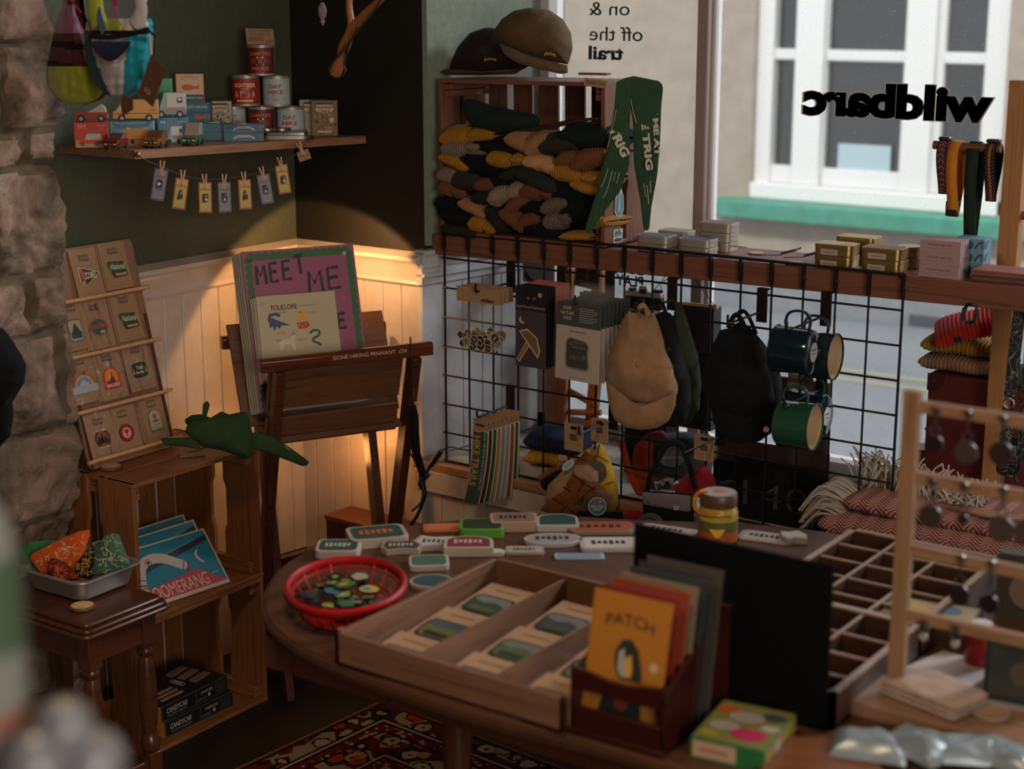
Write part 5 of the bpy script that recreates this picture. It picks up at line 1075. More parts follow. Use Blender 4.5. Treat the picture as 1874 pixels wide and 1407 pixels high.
def hook(bx, by, ty, L_, label):
    b = aY(bx, by, -.004); t = thing('grid_hook', label, 'hook', T(b), 'black hooks clipped to the wire grid'); m = M()
    m.box((0, .0, .012), (.026, .003, .072), BLKMETAL); m.box((0, .006, .05), (.026, .014, .004), BLKMETAL); m.build('back_plate', t, bev=.0008)
    m = M(); m.tube(smooth_path([(0, 0, 0), (0, -L_*.5, -.001), (0, -L_+.008, -.002), (0, -L_, .002), (0, -L_, .018)], 5), .0028, BLKMETAL, 8); m.build('prong', t); return b
H1 = hook(935, 517, 0, .145, 'hook holding the sticker packs, top left'); H2 = hook(1027, 527, 0, .13, 'hook holding the mushroom cards'); H3 = hook(1116, 537, 0, .15, 'hook holding the nature patch cards')
H4 = hook(1230, 549, 0, .16, 'hook holding the tan and dark caps'); H5 = hook(1394, 570, 0, .16, 'hook holding the black caps'); H6 = hook(1511, 577, 0, .19, 'upper hook holding two enamel mugs')
H7 = hook(1503, 712, 0, .185, 'lower hook holding two enamel mugs'); H8 = hook(934, 741, 0, .14, 'hook holding the bumper stickers'); H9 = hook(1122, 768, 0, .15, 'hook holding the plush toys'); H10 = hook(1318, 798, 0, .17, 'hook holding the toy camera')
def pane_card(xl, yt, xr, yb, yy):
    a = aY((xl+xr)/2, yt, yy); b = aY((xl+xr)/2, yb, yy); wl = aY(xl, (yt+yb)/2, yy); wr2 = aY(xr, (yt+yb)/2, yy)
    return Vector((a.x, yy, 0)), wr2.x-wl.x, a.z, b.z
# sticker packs
def sticker_pack(k, label):
    yy = -.135+k*.018; c, w_, zt, zb = pane_card(836, 527, 914, 642, -.135); X = T(c.x+k*.0008*0, yy, zt); h = zt-zb
    t = thing('sticker_pack', label, 'sticker pack', X, 'film bags of stickers on the first hook')
    m = M(); m.box((0, 0, -.018), (w_, .0025, .036), KRAFT); m.text('wildbarc', w_*.22, -.028, .010, ink, FP(-.0015), .0003, w=.040, bold=.04); m.build('header_card', t)
    m = M(); m.surf(lambda u, v: ((u-.5)*w_*.98, -.004+.004*noise.noise(Vector((u*6, v*6, k*3)))-.004*math.sin(v*3.1), -.03-v*(h-.03)), 12, 12, CLEAR); m.build('film', t)
    m = M(); rnd = random.Random(k+3); F = FP(-.006)
    for i in range(13):
        x, z = rnd.uniform(-w_*.40, w_*.38), -h+rnd.uniform(.012, .040); s = rnd.uniform(.008, .013); X2 = F @ T(x, z, .0006*i) @ rz(rnd.uniform(-70, 70)); o = [(-s, -s*.8), (s*.8, -s), (s, s*.6), (0, s*1.1), (-s*.9, s*.7)]
        m.flat(o, P('#b9a88e'), X2); c2 = rnd.choice(['#2b2420', '#6e5a35', '#8a7a4a', '#33302c']); m.flat([(p[0]*.85, p[1]*.85) for p in o], P(c2), X2, .0002); m.rect(-s*.4, -s*.15, s*.4, s*.15, P(rnd.choice(['#a08c58', '#b9a88e', '#231f1c'])), X2, .0004)
    m.build('stickers', t)
for k, l in enumerate(('sticker pack with kraft header lettered wildbarc, frontmost on its hook', 'sticker pack behind the frontmost one', 'third sticker pack from the front', 'fourth sticker pack, nearest the grid')): sticker_pack(k, l)
# mushroom cards
def mush(m, w_, h):
    F = FP(-.0012); m.rect(-w_/2, -h*.30, w_/2, 0, P('#151314'), F); m.rect(-w_/2, -h, w_/2, -h*.30, P('#3b3238'), F, .0001)
    m.text('Dark Forest Mushrooms', 0, -h*.25, .007, P('#a98f6a'), F, .0004, w=w_*.9); m.disc(w_*.3, -h*.09, .006, P('#8f8474'), F, .0004, n=14); m.disc(-w_*.08, -h*.14, .004, P('#8a5a3a'), F, .0004, n=8); m.disc(w_*.1, -h*.13, .005, P('#8a4038'), F, .0004, n=8)
    m.disc(-w_*.28, -h*.42, .009, P('#a3947a'), F, .0004, n=16); m.disc(-w_*.22, -h*.40, .008, P('#3b3238'), F, .0006, n=16)
    m.flat([(-w_*.46, -h*.92), (-w_*.36, -h*.95), (-w_*.02, -h*.72), (-w_*.12, -h*.66)], P('#b39a7c'), F, .0005); m.flat([(-w_*.43, -h*.91), (-w_*.37, -h*.93), (-w_*.05, -h*.72), (-w_*.11, -h*.68)], P('#7d5840'), F, .0007)
    m.flat([(-w_*.38, -h*.56), (-w_*.1, -h*.52), (w_*.22, -h*.62), (w_*.32, -h*.78), (w_*.24, -h*.88), (-w_*.08, -h*.72)], P('#b39a7c'), F, .0009); m.flat([(-w_*.33, -h*.57), (-w_*.1, -h*.54), (w_*.19, -h*.63), (w_*.27, -h*.78), (w_*.22, -h*.84), (-w_*.05, -h*.70)], P('#6b4f38'), F, .0011)
c, w_, zt, zb = pane_card(944, 525, 1000, 672, -.12); h = zt-zb
for k in range(9):
    t = thing('mushroom_sticker_card', ('dark mushroom card with crescent moon, frontmost on its hook' if k == 0 else ['black', 'black', 'black', 'rust', 'rust', 'rust', 'rust', 'rust'][k-1]+' backed mushroom card, number %s of its stack from the front' % ['two', 'three', 'four', 'five', 'six', 'seven', 'eight', 'nine'][k-1]), 'sticker card', T(c.x, -.12+k*.012, zt), 'mushroom cards on the second hook')
    m = M(); m.box((0, 0, -h/2), (w_, .0018, h), P('#161415' if k < 4 else '#8a3b2c')); m.build('card', t)
    if k == 0: m = M(); mush(m, w_, h); m.build('printed_front', t)
    elif k > 3: m = M(); m.box((0, 0, -h*.16), (w_+.001, .002, h*.32), P('#b0655a')); m.build('header', t)
# nature cards
c, w_, zt, zb = pane_card(1020, 556, 1100, 698, -.145); h = zt-zb
for k in range(8):
    t = thing('nature_patch_card', 'KEEP NATURE WILD card with dark embroidered patch, frontmost' if k == 0 else 'film bagged nature patch card, %s behind the frontmost' % ['first', 'second', 'third', 'fourth', 'fifth', 'sixth', 'seventh'][k-1], 'patch card', T(c.x+k*.0006, -.145+k*.0165, zt) @ ry(1.5 if k == 0 else 0), 'nature patch cards on the third hook')
    m = M(); m.box((0, 0, -h/2), (w_, .0016, h), P('#a3958c')); m.box((0, -.0004, -h*.15), (w_*1.001, .0016, h*.30), P('#1f2a27' if k % 3 else '#232c27')); m.build('card', t)
    if k == 0:
        m = M(); F = FP(-.0014)
        for i, (s, ww) in enumerate((('KEEP', .022), ('NATURE', .036), ('WILD', .024))): m.text(s, -w_*.26, -h*(.07+i*.065), .0075, P('#b39a72'), F, w=ww, bold=.02)
        for i in range(7): m.rect(w_*.02, -h*(.06+i*.028), w_*(.42 if i % 3 else .34), -h*(.052+i*.028), P('#8f9088'), F)
        m.text('Embroidered Patch', 0, -h*.36, .005, P('#3a3430'), F, w=.045); m.text('keep nature wild', 0, -h*.96, .003, P('#3a3430'), F, w=.04)
        m.rect(-w_*.44, -h*.40, w_*.44, -h*.403, P('#8a7e76'), F); m.build('printed_front', t)
        m = M(); F = FP(-.0014); pp = [(-.030, -h*.50), (-.026, -h*.46), (-.018, -h*.44), (-.008, -h*.45), (.022, -h*.47), (.031, -h*.52), (.029, -h*.62), (.033, -h*.80), (.028, -h*.85), (-.026, -h*.84), (-.031, -h*.80)]
        z = patch(m, F, pp, '#6d6a48', '#221f1c', .0022, .92); m.text('KEEP OUR', .004, -h*.50, .005, P('#8f8450'), F, z, w=.028); m.text('PARKS WILD', .004, -h*.56, .005, P('#8f8450'), F, z, w=.036); m.disc(-.018, -h*.52, .006, P('#4f4c35'), F, z, n=10)
        for i in range(5): m.disc(-.016+i*.009, -h*(.68+.02*(i % 2)), .006, P(['#3a3a2c', '#55503a', '#2e3a34'][i % 3]), F, z+.0002, n=7)
        m.build('patch', t)
    m = M(); m.surf(lambda u, v: ((u-.5)*(w_+.008), -.0045+.002*noise.noise(Vector((u*4, v*4, k*5))), .030-v*(h+.034)), 6, 10, CLEAR); m.build('film', t)
# bumper stickers
cols_b = [('#184030', '#b08a2c'), ('#3a1a14', '#a87a4a'), ('#1a4a3a', '#c0a67a'), ('#a87f48', '#8a6a3a'), ('#7a8a9a', '#5a4a40'), ('#8f8f8c', '#9a9080'), ('#7a3c28', '#1a3a32'), ('#1a4a3a', '#b0a080')]
for k in range(8):
    yy = -.135+k*.017; tp = aY(880, 786, -.135); bt = aY(872, 925, -.135); hh = tp.z-bt.z; X = T(tp.x+k*.0012, yy, tp.z) @ ry(0)
    t = thing('bumper_sticker', ['green bumper sticker reading I HIKE TRAILS, frontmost of its hook', 'dark brown bumper sticker second from the front', 'green bumper sticker third from the front', 'tan bumper sticker in the middle of the hook', 'blue grey bumper sticker right of the middle', 'pale grey bumper sticker toward the grid', 'rust and green bumper sticker near the grid', 'green edged bumper sticker nearest the grid'][k], 'sticker', X, 'long bumper stickers on the lower left hook')
    cv = .030*(1-k/9); w_ = .048
    f3 = lambda x, s: Vector((x-cv*s*s, -.004*s, -.0-s*hh))
    m = M(); m.surf(lambda u, v: f3((u-.5)*w_, v), 2, 16, P('#b5a68e')); m.build('sticker', t, solid=.0008)
    m = M(); m.surf(lambda u, v: f3((u-.5)*w_*.88, .02+v*.96)+Vector((0, -.0008, 0)), 2, 16, P(cols_b[k][0]))
    if k == 0:
        for s, xo, hh_, ww in (("I HIKE TRAILS", -.009, .020, .145), ('THIS VEHICLE ONLY STOPS TO', .014, .0065, .155)):
            vs, fs, (x0, x1, y0, y1) = textmesh(s, .03 if hh_ > .01 else .01, 0, 0); out = []
            for p in vs: a = ((p.x-x0)/(x1-x0))*(ww/hh)*.98+.02; b = (p.y-(y0+y1)/2)/(y1-y0)*hh_; out.append(f3(xo+b, a)+Vector((0, -.0014, 0)))
            m.add(out, fs, P(cols_b[0][1] if hh_ > .01 else '#b5b3a6'))
    m.build('printed_face', t); m = M(); m.box((0, 0, .012), (w_*.9, .002, .028), KRAFT); m.rect(-.015, .008, .012, .014, ink, FP(-.0014)); m.build('header_card', t)
    m = M(); m.surf(lambda u, v: f3((u-.5)*(w_+.006), -.12+v*1.14)+Vector((0, -.003, 0)), 3, 14, CLEAR); m.build('film', t)
# ------------------------------------------------------------------ hanging caps
def hcap(crown, brim, yy, label, col, bulge=.05, seams=(), strap=None, wr=.012, back=.012, extra=None, nm='baseball_cap'):
    t = thing(nm, label, 'cap', I4, 'caps hanging on the wire grid'); mt = fabric('cap_'+col[1:], col, 350); N_ = Vector((.35, -.93, .05)).normalized()
    o = aY(crown[0][0], crown[0][1], yy); f = lambda x, y, d=0.: atP(x, y, o, N_)+N_*d
    V_ = [f(*p) for p in crown]; m = M(); puff(m, V_, N_, bulge, back, mt, wr=wr, seed=len(label), ws=20, n=80, K=12, pw=.6); m.build('crown', t)
    if brim: m = M(); B = [f(x, y, .012) for x, y in brim]; puff(m, B, N_, .022, -.008, mt, wr=.002, n=60, pw=.5); m.build('brim', t)
    c = sum(V_, Vector())/len(V_)
    for s in seams:
        m = M(); pts = []
        for (x, y) in s:
            q = f(x, y); pts.append(q+N_*(bulge*.93))
        m.tube(smooth_path(pts, 4), .0009, fabric('seam_'+col[1:], '#%02x%02x%02x' % tuple(min(255, int(int(col[i:i+2], 16)*1.25)) for i in (1, 3, 5)), 300), 5)
    if strap:
        for sp in strap: m = M(); m.tube(smooth_path([f(x, y, d) for x, y, d in sp], 5), .0055, mt, 8, flat=.25, up=tuple(N_)); m.build('strap', t)
    if extra: extra(t, f)
    return t
def eye(t, f, pts):
    for x, y in pts:
        m = M(); X = frame(f(x, y, .048), RT, UP); m.tube([(.003*math.cos(a), .003*math.sin(a), 0) for a in [k*math.pi/5 for k in range(11)]], .0008, STEEL, 6, X); m.build('eyelet', t)
hcap([(1236, 560), (1242, 552), (1250, 560), (1265, 610), (1278, 650), (1284, 700), (1280, 750), (1262, 775), (1235, 780), (1225, 700), (1225, 620)], None, -.035, 'dark olive cap hanging behind the black one on the fourth hook', '#2a3020', .035, strap=[[(1222, 552, 0), (1232, 548, .01), (1238, 556, .01), (1246, 578, .01)]])
hcap([(1200, 575), (1215, 568), (1230, 575), (1245, 625), (1256, 665), (1264, 690), (1265, 740), (1255, 772), (1235, 782), (1215, 780), (1205, 760), (1195, 650)], None, -.075, 'black cap with two eyelets between the tan and olive caps', '#101214', .04, strap=[[(1200, 556, 0), (1208, 552, .01), (1216, 560, .01), (1225, 590, .01)]], extra=lambda t, f: eye(t, f, [(1231, 633), (1239, 664)]))
hcap([(1150, 568), (1163, 574), (1185, 575), (1197, 571), (1208, 600), (1220, 640), (1236, 675), (1243, 700), (1241, 720), (1222, 736), (1190, 741), (1150, 730), (1120, 715), (1106, 690), (1110, 655), (1128, 612), (1142, 580)], [(1110, 690), (1125, 715), (1165, 735), (1200, 737), (1240, 715), (1238, 740), (1226, 768), (1205, 781), (1175, 785), (1145, 780), (1125, 765), (1115, 735)], -.125, 'tan cotton cap hanging brim down on the fourth hook, frontmost', '#8c6a4c', .055, seams=([(1163, 585), (1152, 630), (1150, 670), (1165, 690)], [(1172, 585), (1175, 650), (1172, 700), (1150, 725)], [(1196, 590), (1186, 650), (1172, 700)]), strap=[[(1166, 580, 0), (1172, 565, .02), (1178, 556, .02), (1183, 560, .02), (1190, 576, .02)]], wr=.02)
hcap([(1335, 600), (1350, 590), (1375, 600), (1400, 630), (1425, 670), (1432, 700), (1428, 760), (1400, 790), (1370, 780), (1340, 700)], None, -.05, 'black cap behind the frontmost black one on the fifth hook', '#131517', .04, strap=[[(1352, 573, 0), (1362, 568, .01), (1372, 580, .01), (1385, 610, .01)]])
hcap([(1318, 604), (1335, 600), (1365, 602), (1372, 612), (1390, 640), (1412, 690), (1420, 735), (1400, 765), (1350, 770), (1310, 750), (1290, 720), (1282, 695), (1290, 665), (1305, 630)], [(1300, 720), (1330, 750), (1370, 760), (1420, 730), (1424, 765), (1413, 790), (1390, 806), (1355, 811), (1325, 798), (1306, 770)], -.115, 'large black cap on the fifth hook, frontmost with a round white sticker', '#0e1012', .05, strap=[[(1333, 600, 0), (1344, 578, .02), (1352, 574, .02), (1362, 590, .02), (1366, 603, .02)]], wr=.015, extra=lambda t, f: (lambda m: (m.disc(0, 0, .0065, P('#a9a5a2'), frame(f(1406, 778, .045), RT, UP)), m.build('price_sticker', t)))(M()))
# ------------------------------------------------------------------ enamel mugs
def mug(px, py, yy, flip, col, label, r=.0495):
    c = aY(px, py, yy); t = thing('enamel_mug', label, 'mug', T(c) @ (rz(180) if flip else I4) @ rz(4), 'enamel mugs hanging on hooks'); L_ = .082; em = base('enamel_'+col[1:], col, .12, Coat_Weight=0) if False else base('enamel_'+col[1:], col, .12)
    m = M(); X = ry(90)     # local axis along +x: mouth at +x
    m.lathe([(0, 0), (r*.80, 0), (r*.93, .004), (r*.97, .012), (r, L_-.002)], em, 48, X, close=True); m.build('body', t)
    m = M(); m.lathe([(r-.0015, L_-.002), (r-.003, .010), (0, .006)], base('cream_enamel', '#c2a682', .2), 48, X, close=True); m.build('inside', t)
    m = M(); m.tube([(L_, r*math.cos(a), r*math.sin(a)) for a in [k*2*math.pi/40 for k in range(40)]], .0022, base('rim_'+col[1:], '#0e1a1a' if col != '#1f4435' else '#1f4435', .15), 8, closed=True); m.build('rim', t)
    m = M(); hp_ = [(.012, 0, r*.97), (.010, 0, r+.016), (.020, 0, r+.032), (.040, 0, r+.035), (.058, 0, r+.028), (.064, 0, r+.012), (.062, 0, r*.97)]; m.tube(smooth_path([Vector(p) for p in hp_], 5), .0055, em, 10, flat=.55, up=(1, 0, 0)); m.build('handle', t)
    if flip: m = M(); m.disc(0, 0, r*.42, P('#b1b0b4'), frame((-.0006, 0, 0), (0, -1, 0), (0, 0, 1)), n=28); m.rect(-.010, .004, .010, .007, ink, frame((-.001, 0, 0), (0, -1, 0), (0, 0, 1))); m.rect(-.007, -.004, .007, -.002, ink, frame((-.001, 0, 0), (0, -1, 0), (0, 0, 1))); m.build('base_sticker', t)
    return t
mug(1462, 645, -.052, False, '#1a2a2c', 'dark mug behind, its cream inside facing right, upper hook'); t = mug(1489, 645, -.156, True, '#0a1d26', 'dark teal mug with white base sticker, front of the upper hook')
mug(1513, 762, -.050, True, '#0b2027', 'dark teal mug with white base sticker behind the green mug'); mug(1424, 772, -.152, False, '#1f4435', 'bright green mug with cream inside, front of the lower hook')
# ------------------------------------------------------------------ plush toys, tags
def htag(px0, py0, px1, py1, yy, label):
    c, w_, zt, zb = pane_card(px0, py0, px1, py1, yy); X = T(c.x, yy, (zt+zb)/2); h = zt-zb; m = M(); m.prism(rr(-w_/2, -h/2, w_/2, h/2, .004), .0012, KRAFT, FP(.0006)); m.prism(rr(-.009, h*.28, .009, h*.40, .003), .0002, BLACK, FP(-.0008)); m.rect(-w_*.2, -h*.12, w_*.2, h*.12, P('#5b4030'), FP(-.0009)); m.rect(-w_*.4, -h*.25, w_*.4, -h*.24, ink, FP(-.0009))
    return one(m, 'hang_tag', label, 'hang tag', X, 'kraft hang tags on the hooks')
htag(1033, 775, 1067, 825, -.14, 'kraft hang tag at the tip of the plush hook'); htag(1082, 766, 1113, 809, -.05, 'kraft hang tag above the banana plush'); htag(1271, 796, 1307, 843, -.03, 'kraft hang tag above the red mushroom plush')
def plush(name, label): return thing(name, label, 'plush toy', I4, 'plush dog toys on the lower hooks')
NB = Vector((.3, -.94, .1)).normalized()
def pf(yy, x0, y0):
    o = aY(x0, y0, yy); return lambda x, y, d=0.: atP(x, y, o, NB)+NB*d
f = pf(-.10, 1050, 880); t = plush('smores_plush', "plush s'more toy of brown biscuit layers round a cream middle"); BI = fabric('biscuit', '#6b3f22', 300); MW = fabric('marshmallow', '#8f7259', 300)
m = M(); puff(m, [f(x, y) for x, y in ((984, 872), (1003, 858), (1030, 850), (1060, 838), (1072, 824), (1090, 838), (1112, 866), (1108, 870), (1070, 850), (1035, 872), (1005, 895), (990, 890))], NB, .012, .01, BI, wr=.004); m.build('back_biscuit', t)
m = M(); puff(m, [f(x, y, .008) for x, y in ((990, 880), (1010, 864), (1030, 856), (1034, 860), (1020, 880), (1002, 898), (994, 892))], NB, .010, .006, fabric('chocolate', '#171010', 300)); m.build('chocolate', t)
m = M(); puff(m, [f(x, y, .010) for x, y in ((1000, 910), (1004, 885), (1030, 860), (1055, 848), (1080, 848), (1096, 862), (1098, 880), (1050, 905), (1010, 925))], NB, .028, .01, MW, wr=.004); m.build('marshmallow', t)
m = M(); puff(m, [f(x, y, .022) for x, y in ((1055, 853), (1060, 855), (1085, 872), (1113, 890), (1112, 896), (1098, 898), (1080, 905), (1064, 922), (1072, 930), (1055, 945), (1030, 944), (992, 930), (996, 925), (1015, 905), (1035, 885), (1048, 862))], NB, .022, .01, BI, wr=.006, ws=45); m.build('front_biscuit', t)
SB = fabric('biscuit_seam', '#4a2a16', 300)
for sq in (((1058, 862), (1080, 880), (1104, 893)), ((1040, 885), (1066, 903)), ((1020, 905), (1050, 925), (1062, 934)), ((1078, 874), (1062, 900), (1040, 925), (1024, 936)), ((1096, 884), (1078, 900), (1060, 918))): m = M(); m.tube(smooth_path([f(x, y, .041) for x, y in sq], 4), .0016, SB, 6); m.build('seam', t)
m = M(); X = frame(f(1049, 845, .045), RT, UP) @ rz(40); m.prism([(.018*math.cos(a), .009*math.sin(a)) for a in [k*math.pi/12 for k in range(24)]], .001, P('#8b9497'), X); m.rect(-.010, -.002, .010, .003, P('#5c7c90'), X, .0015); m.build('oval_tag', t)
m = M(); X = frame(f(1029, 845, -.0), RT, UP); m.prism([(-.012, -.022), (.014, -.02), (.012, .014), (-.008, .018)], .001, KRAFT, X); m.text('PEOPLE', 0, 0, .006, ink, X, .0015, w=.018, bold=.02); m.text('BUGS', 0, -.008, .006, ink, X, .0015, w=.014, bold=.02); m.build('paper_tag', t)
f = pf(-.055, 1105, 870); t = plush('banana_plush', 'yellow banana plush toy with black seams hanging behind the brown one'); YE = fabric('plush_yellow', '#a88420', 300)
m = M(); puff(m, [f(x, y) for x, y in ((1098, 811), (1102, 813), (1114, 835), (1124, 862), (1132, 900), (1131, 925), (1122, 937), (1090, 936), (1086, 900), (1080, 840), (1090, 820))], NB, .03, .02, YE, wr=.003); m.build('body', t)
m = M(); m.tube([f(x, y, d) for x, y, d in ((1098, 812, .008), (1098, 830, .026), (1118, 843, .02))], .0012, BLACK, 6); m.tube([f(1098, 830, .027), f(1085, 838, .022)], .0012, BLACK, 6); m.tube([f(1108, 885, .03), f(1127, 878, .022)], .0012, BLACK, 6); m.build('seam', t)
m = M(); m.disc(0, 0, .021, P('#1b1a1c'), frame(f(1100, 860, .031), RT, UP), ry=.026); m.build('face', t)
t = plush('round_plush', 'small brown plush with a round blue DETACHABLE DONUT badge'); m = M(); f = pf(-.12, 1090, 915); puff(m, [f(x, y) for x, y in ((1066, 925), (1070, 903), (1090, 895), (1110, 898), (1124, 905), (1122, 920), (1108, 936), (1080, 938))], NB, .018, .015, fabric('dun', '#5d4130', 300), wr=.008); m.build('body', t)
m = M(); X = frame(f(1099, 922, .030), RT, UP); m.disc(0, 0, .0215, P('#9aa09c'), X, n=28); m.disc(0, 0, .0195, P('#19567a'), X, .0004, n=28); m.text('DETACHABLE', 0, 0, .0055, P('#a89a34'), X, .0008, w=.032, bold=.03); m.text('DONUT', 0, -.007, .0055, P('#a89a34'), X, .0008, w=.018, bold=.03); m.disc(-.004, .010, .0045, P('#8a2445'), X, .0008, n=12); m.flat([(.003, .007), (.009, .009), (.008, .015)], P('#a89a34'), X, .0008); m.build('badge', t)
m = M(); puff(m, [aY(x, y, -.13) for x, y in ((1056, 938), (1060, 935), (1140, 936), (1142, 950), (1056, 952))], NB, .01, .01, fabric('black_plush', '#121113', 300)); one(m, 'black_plush', 'flat black plush strip behind the table edge', 'plush toy')
t = plush('toy_camera', 'grey and black plush toy camera with thick black strap'); f = pf(-.12, 1220, 920)
m = M(); puff(m, [f(x, y) for x, y in ((1176, 900), (1180, 897), (1265, 903), (1270, 915), (1270, 965), (1176, 965))], NB, .022, .02, fabric('camera_black', '#111315', 300), pw=.25, n=80); m.build('body', t)
m = M(); puff(m, [f(x, y, .012) for x, y in ((1176, 900), (1182, 898), (1266, 905), (1266, 935), (1240, 931), (1180, 921))], NB, .014, .01, fabric('camera_grey', '#6f6668', 300), pw=.25); m.build('top_plate', t)
m = M(); X = frame(f(1202, 895, .01), RT, UP); m.lathe([(0, 0), (.011, 0), (.012, .006), (.009, .013), (0, .014)], P('#17181a', .35), 20, X @ rx(-90)); m.build('dial', t)
m = M(); X = frame(f(1195, 962, .01), (RT*.9+Vector((0, -.3, 0))), UP); m.lathe([(0, 0), (.033, 0), (.033, .03), (.028, .034), (.024, .034), (.022, .028), (0, .028)], fabric('lens_ring', '#4a4648', 300), 30, X); m.build('lens', t)
m = M(); m.disc(0, 0, .004, P('#2a2426'), frame(f(1191, 915, .028), RT, UP)); m.rect(-.006, -.005, .006, .005, P('#8a8078'), frame(f(1242, 925, .028), RT, UP)); m.build('viewfinder', t)
m = M(); m.tube(smooth_path([f(x, y) for x, y in ((1185, 898), (1190, 870), (1208, 835), (1222, 814), (1238, 810), (1250, 820), (1262, 850), (1272, 895))], 6), .0065, fabric('camera_strap', '#131415', 400), 8, flat=.6, up=(0, -1, 0)); m.build('strap', t)
t = plush('mushroom_plush', 'red plush toadstool with white dots behind the toy camera'); f = pf(-.05, 1270, 880); m = M(); puff(m, [f(x, y) for x, y in ((1228, 895), (1240, 880), (1262, 865), (1284, 848), (1300, 858), (1310, 880), (1312, 900), (1280, 910), (1240, 908))], NB, .03, .02, fabric('plush_red', '#7c1420', 300), wr=.004); m.build('cap', t)
for x, y in ((1237, 897), (1243, 879), (1296, 888)): m = M(); m.disc(0, 0, .004, P('#a89c9c'), frame(f(x, y, .024), RT, UP), n=10); m.build('dot', t)
m = M(); puff(m, [aY(x, y, -.14) for x, y in ((1140, 940), (1150, 932), (1166, 932), (1180, 940), (1178, 958), (1142, 958))], NB, .012, .01, fabric('plush_red', '#7c1420', 300)); one(m, 'red_plush', 'small red plush end beside the toy camera lens', 'plush toy')
# ------------------------------------------------------------------ folded beanies on the sill, camera, ladder, rucksack, signs
def rib(name, c): return fabric('knit_'+name, c, 700)
def folded(c, L_, Dp, H_, col, X, label, grp, n=19, tagc=None, name='beanie', sag=0):
    """a folded ribbed beanie: rounded slab whose ribs run round the folded edge"""
    t = thing(name, label, 'beanie', X, grp); mt = rib(col[1:], col)
    def fn(u, v):
        a = 2*math.pi*v; x = (u-.5)*L_; e = (1-abs(2*u-1)**6)**.35; cs, sn = math.cos(a), math.sin(a)
        sg = lambda q: (abs(q)**.7)*(1 if q >= 0 else -1)
        rbb = 1+.10*math.cos(u*2*math.pi*n)*(e > .4); z = sg(sn)*H_/2*e*rbb; y = sg(cs)*Dp/2*(.93+.07*e)*(1+.018*math.cos(u*2*math.pi*n))
        w_ = noise.noise(Vector((x*12, y*10, H_*40)))*.006
        return (x, y, z+w_+sag*x*x)
    m = M(); m.surf(fn, n*8, 24, mt, cv=True); m.build('knit', t, ang=80)
    m = M(); m.surf(lambda u, v: tuple(Vector(fn(u, .62+.26*v))*1+Vector((0, -.004*math.sin(v*3.14), .0015))), n*8, 8, mt); m.build('cuff_fold', t, solid=.002, ang=80)
    if tagc: m = M(); m.box((-L_*.22, -Dp/2-.002, 0), (.016, .003, .012), BLACK); m.build('brand_tag', t)
    return t
p = aY(1020, 806, .14); folded(p, .15, .15, .040, '#a5781f', T(p.x-.0, .16, .563) @ rz(8), 'mustard beanie folded under the navy one on the sill', 'folded beanies on the sill')
folded(p, .155, .16, .050, '#1c2740', T(p.x+.004, .16, .608) @ rz(8), 'navy beanie on the mustard one on the sill', 'folded beanies on the sill')
m = M(); puff(m, [(p.x-.08, .12, .55), (p.x+.06, .09, .55), (p.x+.10, .2, .55), (p.x-.06, .24, .55)], (0, 0, 1), .006, .004, fabric('black_cloth', '#111214', 300)); one(m, 'black_cloth', 'black folded cloth under the mustard beanie on the sill', 'cloth')
# steps
t = thing('wooden_steps', 'orange wooden folding steps standing on the window sill', 'steps'); OW = wood('steps_wood', '#9c5f32', '#7e4a26', 2)
def st_(a, b, w_=.022, h=.03): m = M(); m.beam(a, b, w_, h, OW); return m.build('rail', t, bev=.002)
st_(aY(1042, 490, .30), aY(1024, 800, .30)); st_(aY(1096, 495, .34), aY(1092, 600, .34)); st_(aY(1098, 600, .34), aY(1080, 800, .34))
for (x0, y0, x1, y1) in ((1030, 708, 1095, 745), (1036, 754, 1100, 755)): m = M(); m.tube([aY(x0, y0, .31), aY(x1, y1, .33)], .0085, OW, 10); m.build('rung', t)
m = M(); m.box2((aY(1000, 600, .41).x, .405, .545), (aY(1040, 600, .41).x, .415, aY(1000, 590, .41).z), P('#9c7356')); one(m, 'kraft_panel', 'tan board standing against the glass behind the steps', 'board')
m = M(); a = aY(1075, 480, .30); m.box((0, 0, 0), (.075, .012, .10), WALNUT(2)); m.rect(-.030, -.03, -.004, .045, P('#14171b'), FP(-.0065)); m.rect(.006, -.03, .030, .045, P('#14171b'), FP(-.0065)); one(m, 'framed_picture', 'brown frame with two dark panels leaning behind the grid top', 'picture frame', T(aY(1078, 492, .28)) @ ry(6))
m = M(); F = frame(aY(985, 498, .30), (1, 0, 0), (0, 0, 1)); m.prism(rr(-.05, -.03, .05, .05, .002), .006, P('#7b7880'), F @ T(0, 0, -.006)); m.flat([(-.042, .02), (-.04, .0), (-.025, -.018), (.0, -.024), (.05, -.02), (.05, -.03), (-.03, -.03), (-.045, -.015)], BLACK, F, .0004); m.disc(.0, .03, .004, BLACK, F, .0004, n=3); one(m, 'picture_board', 'grey picture board with a black curve behind the top left of the grid', 'picture')
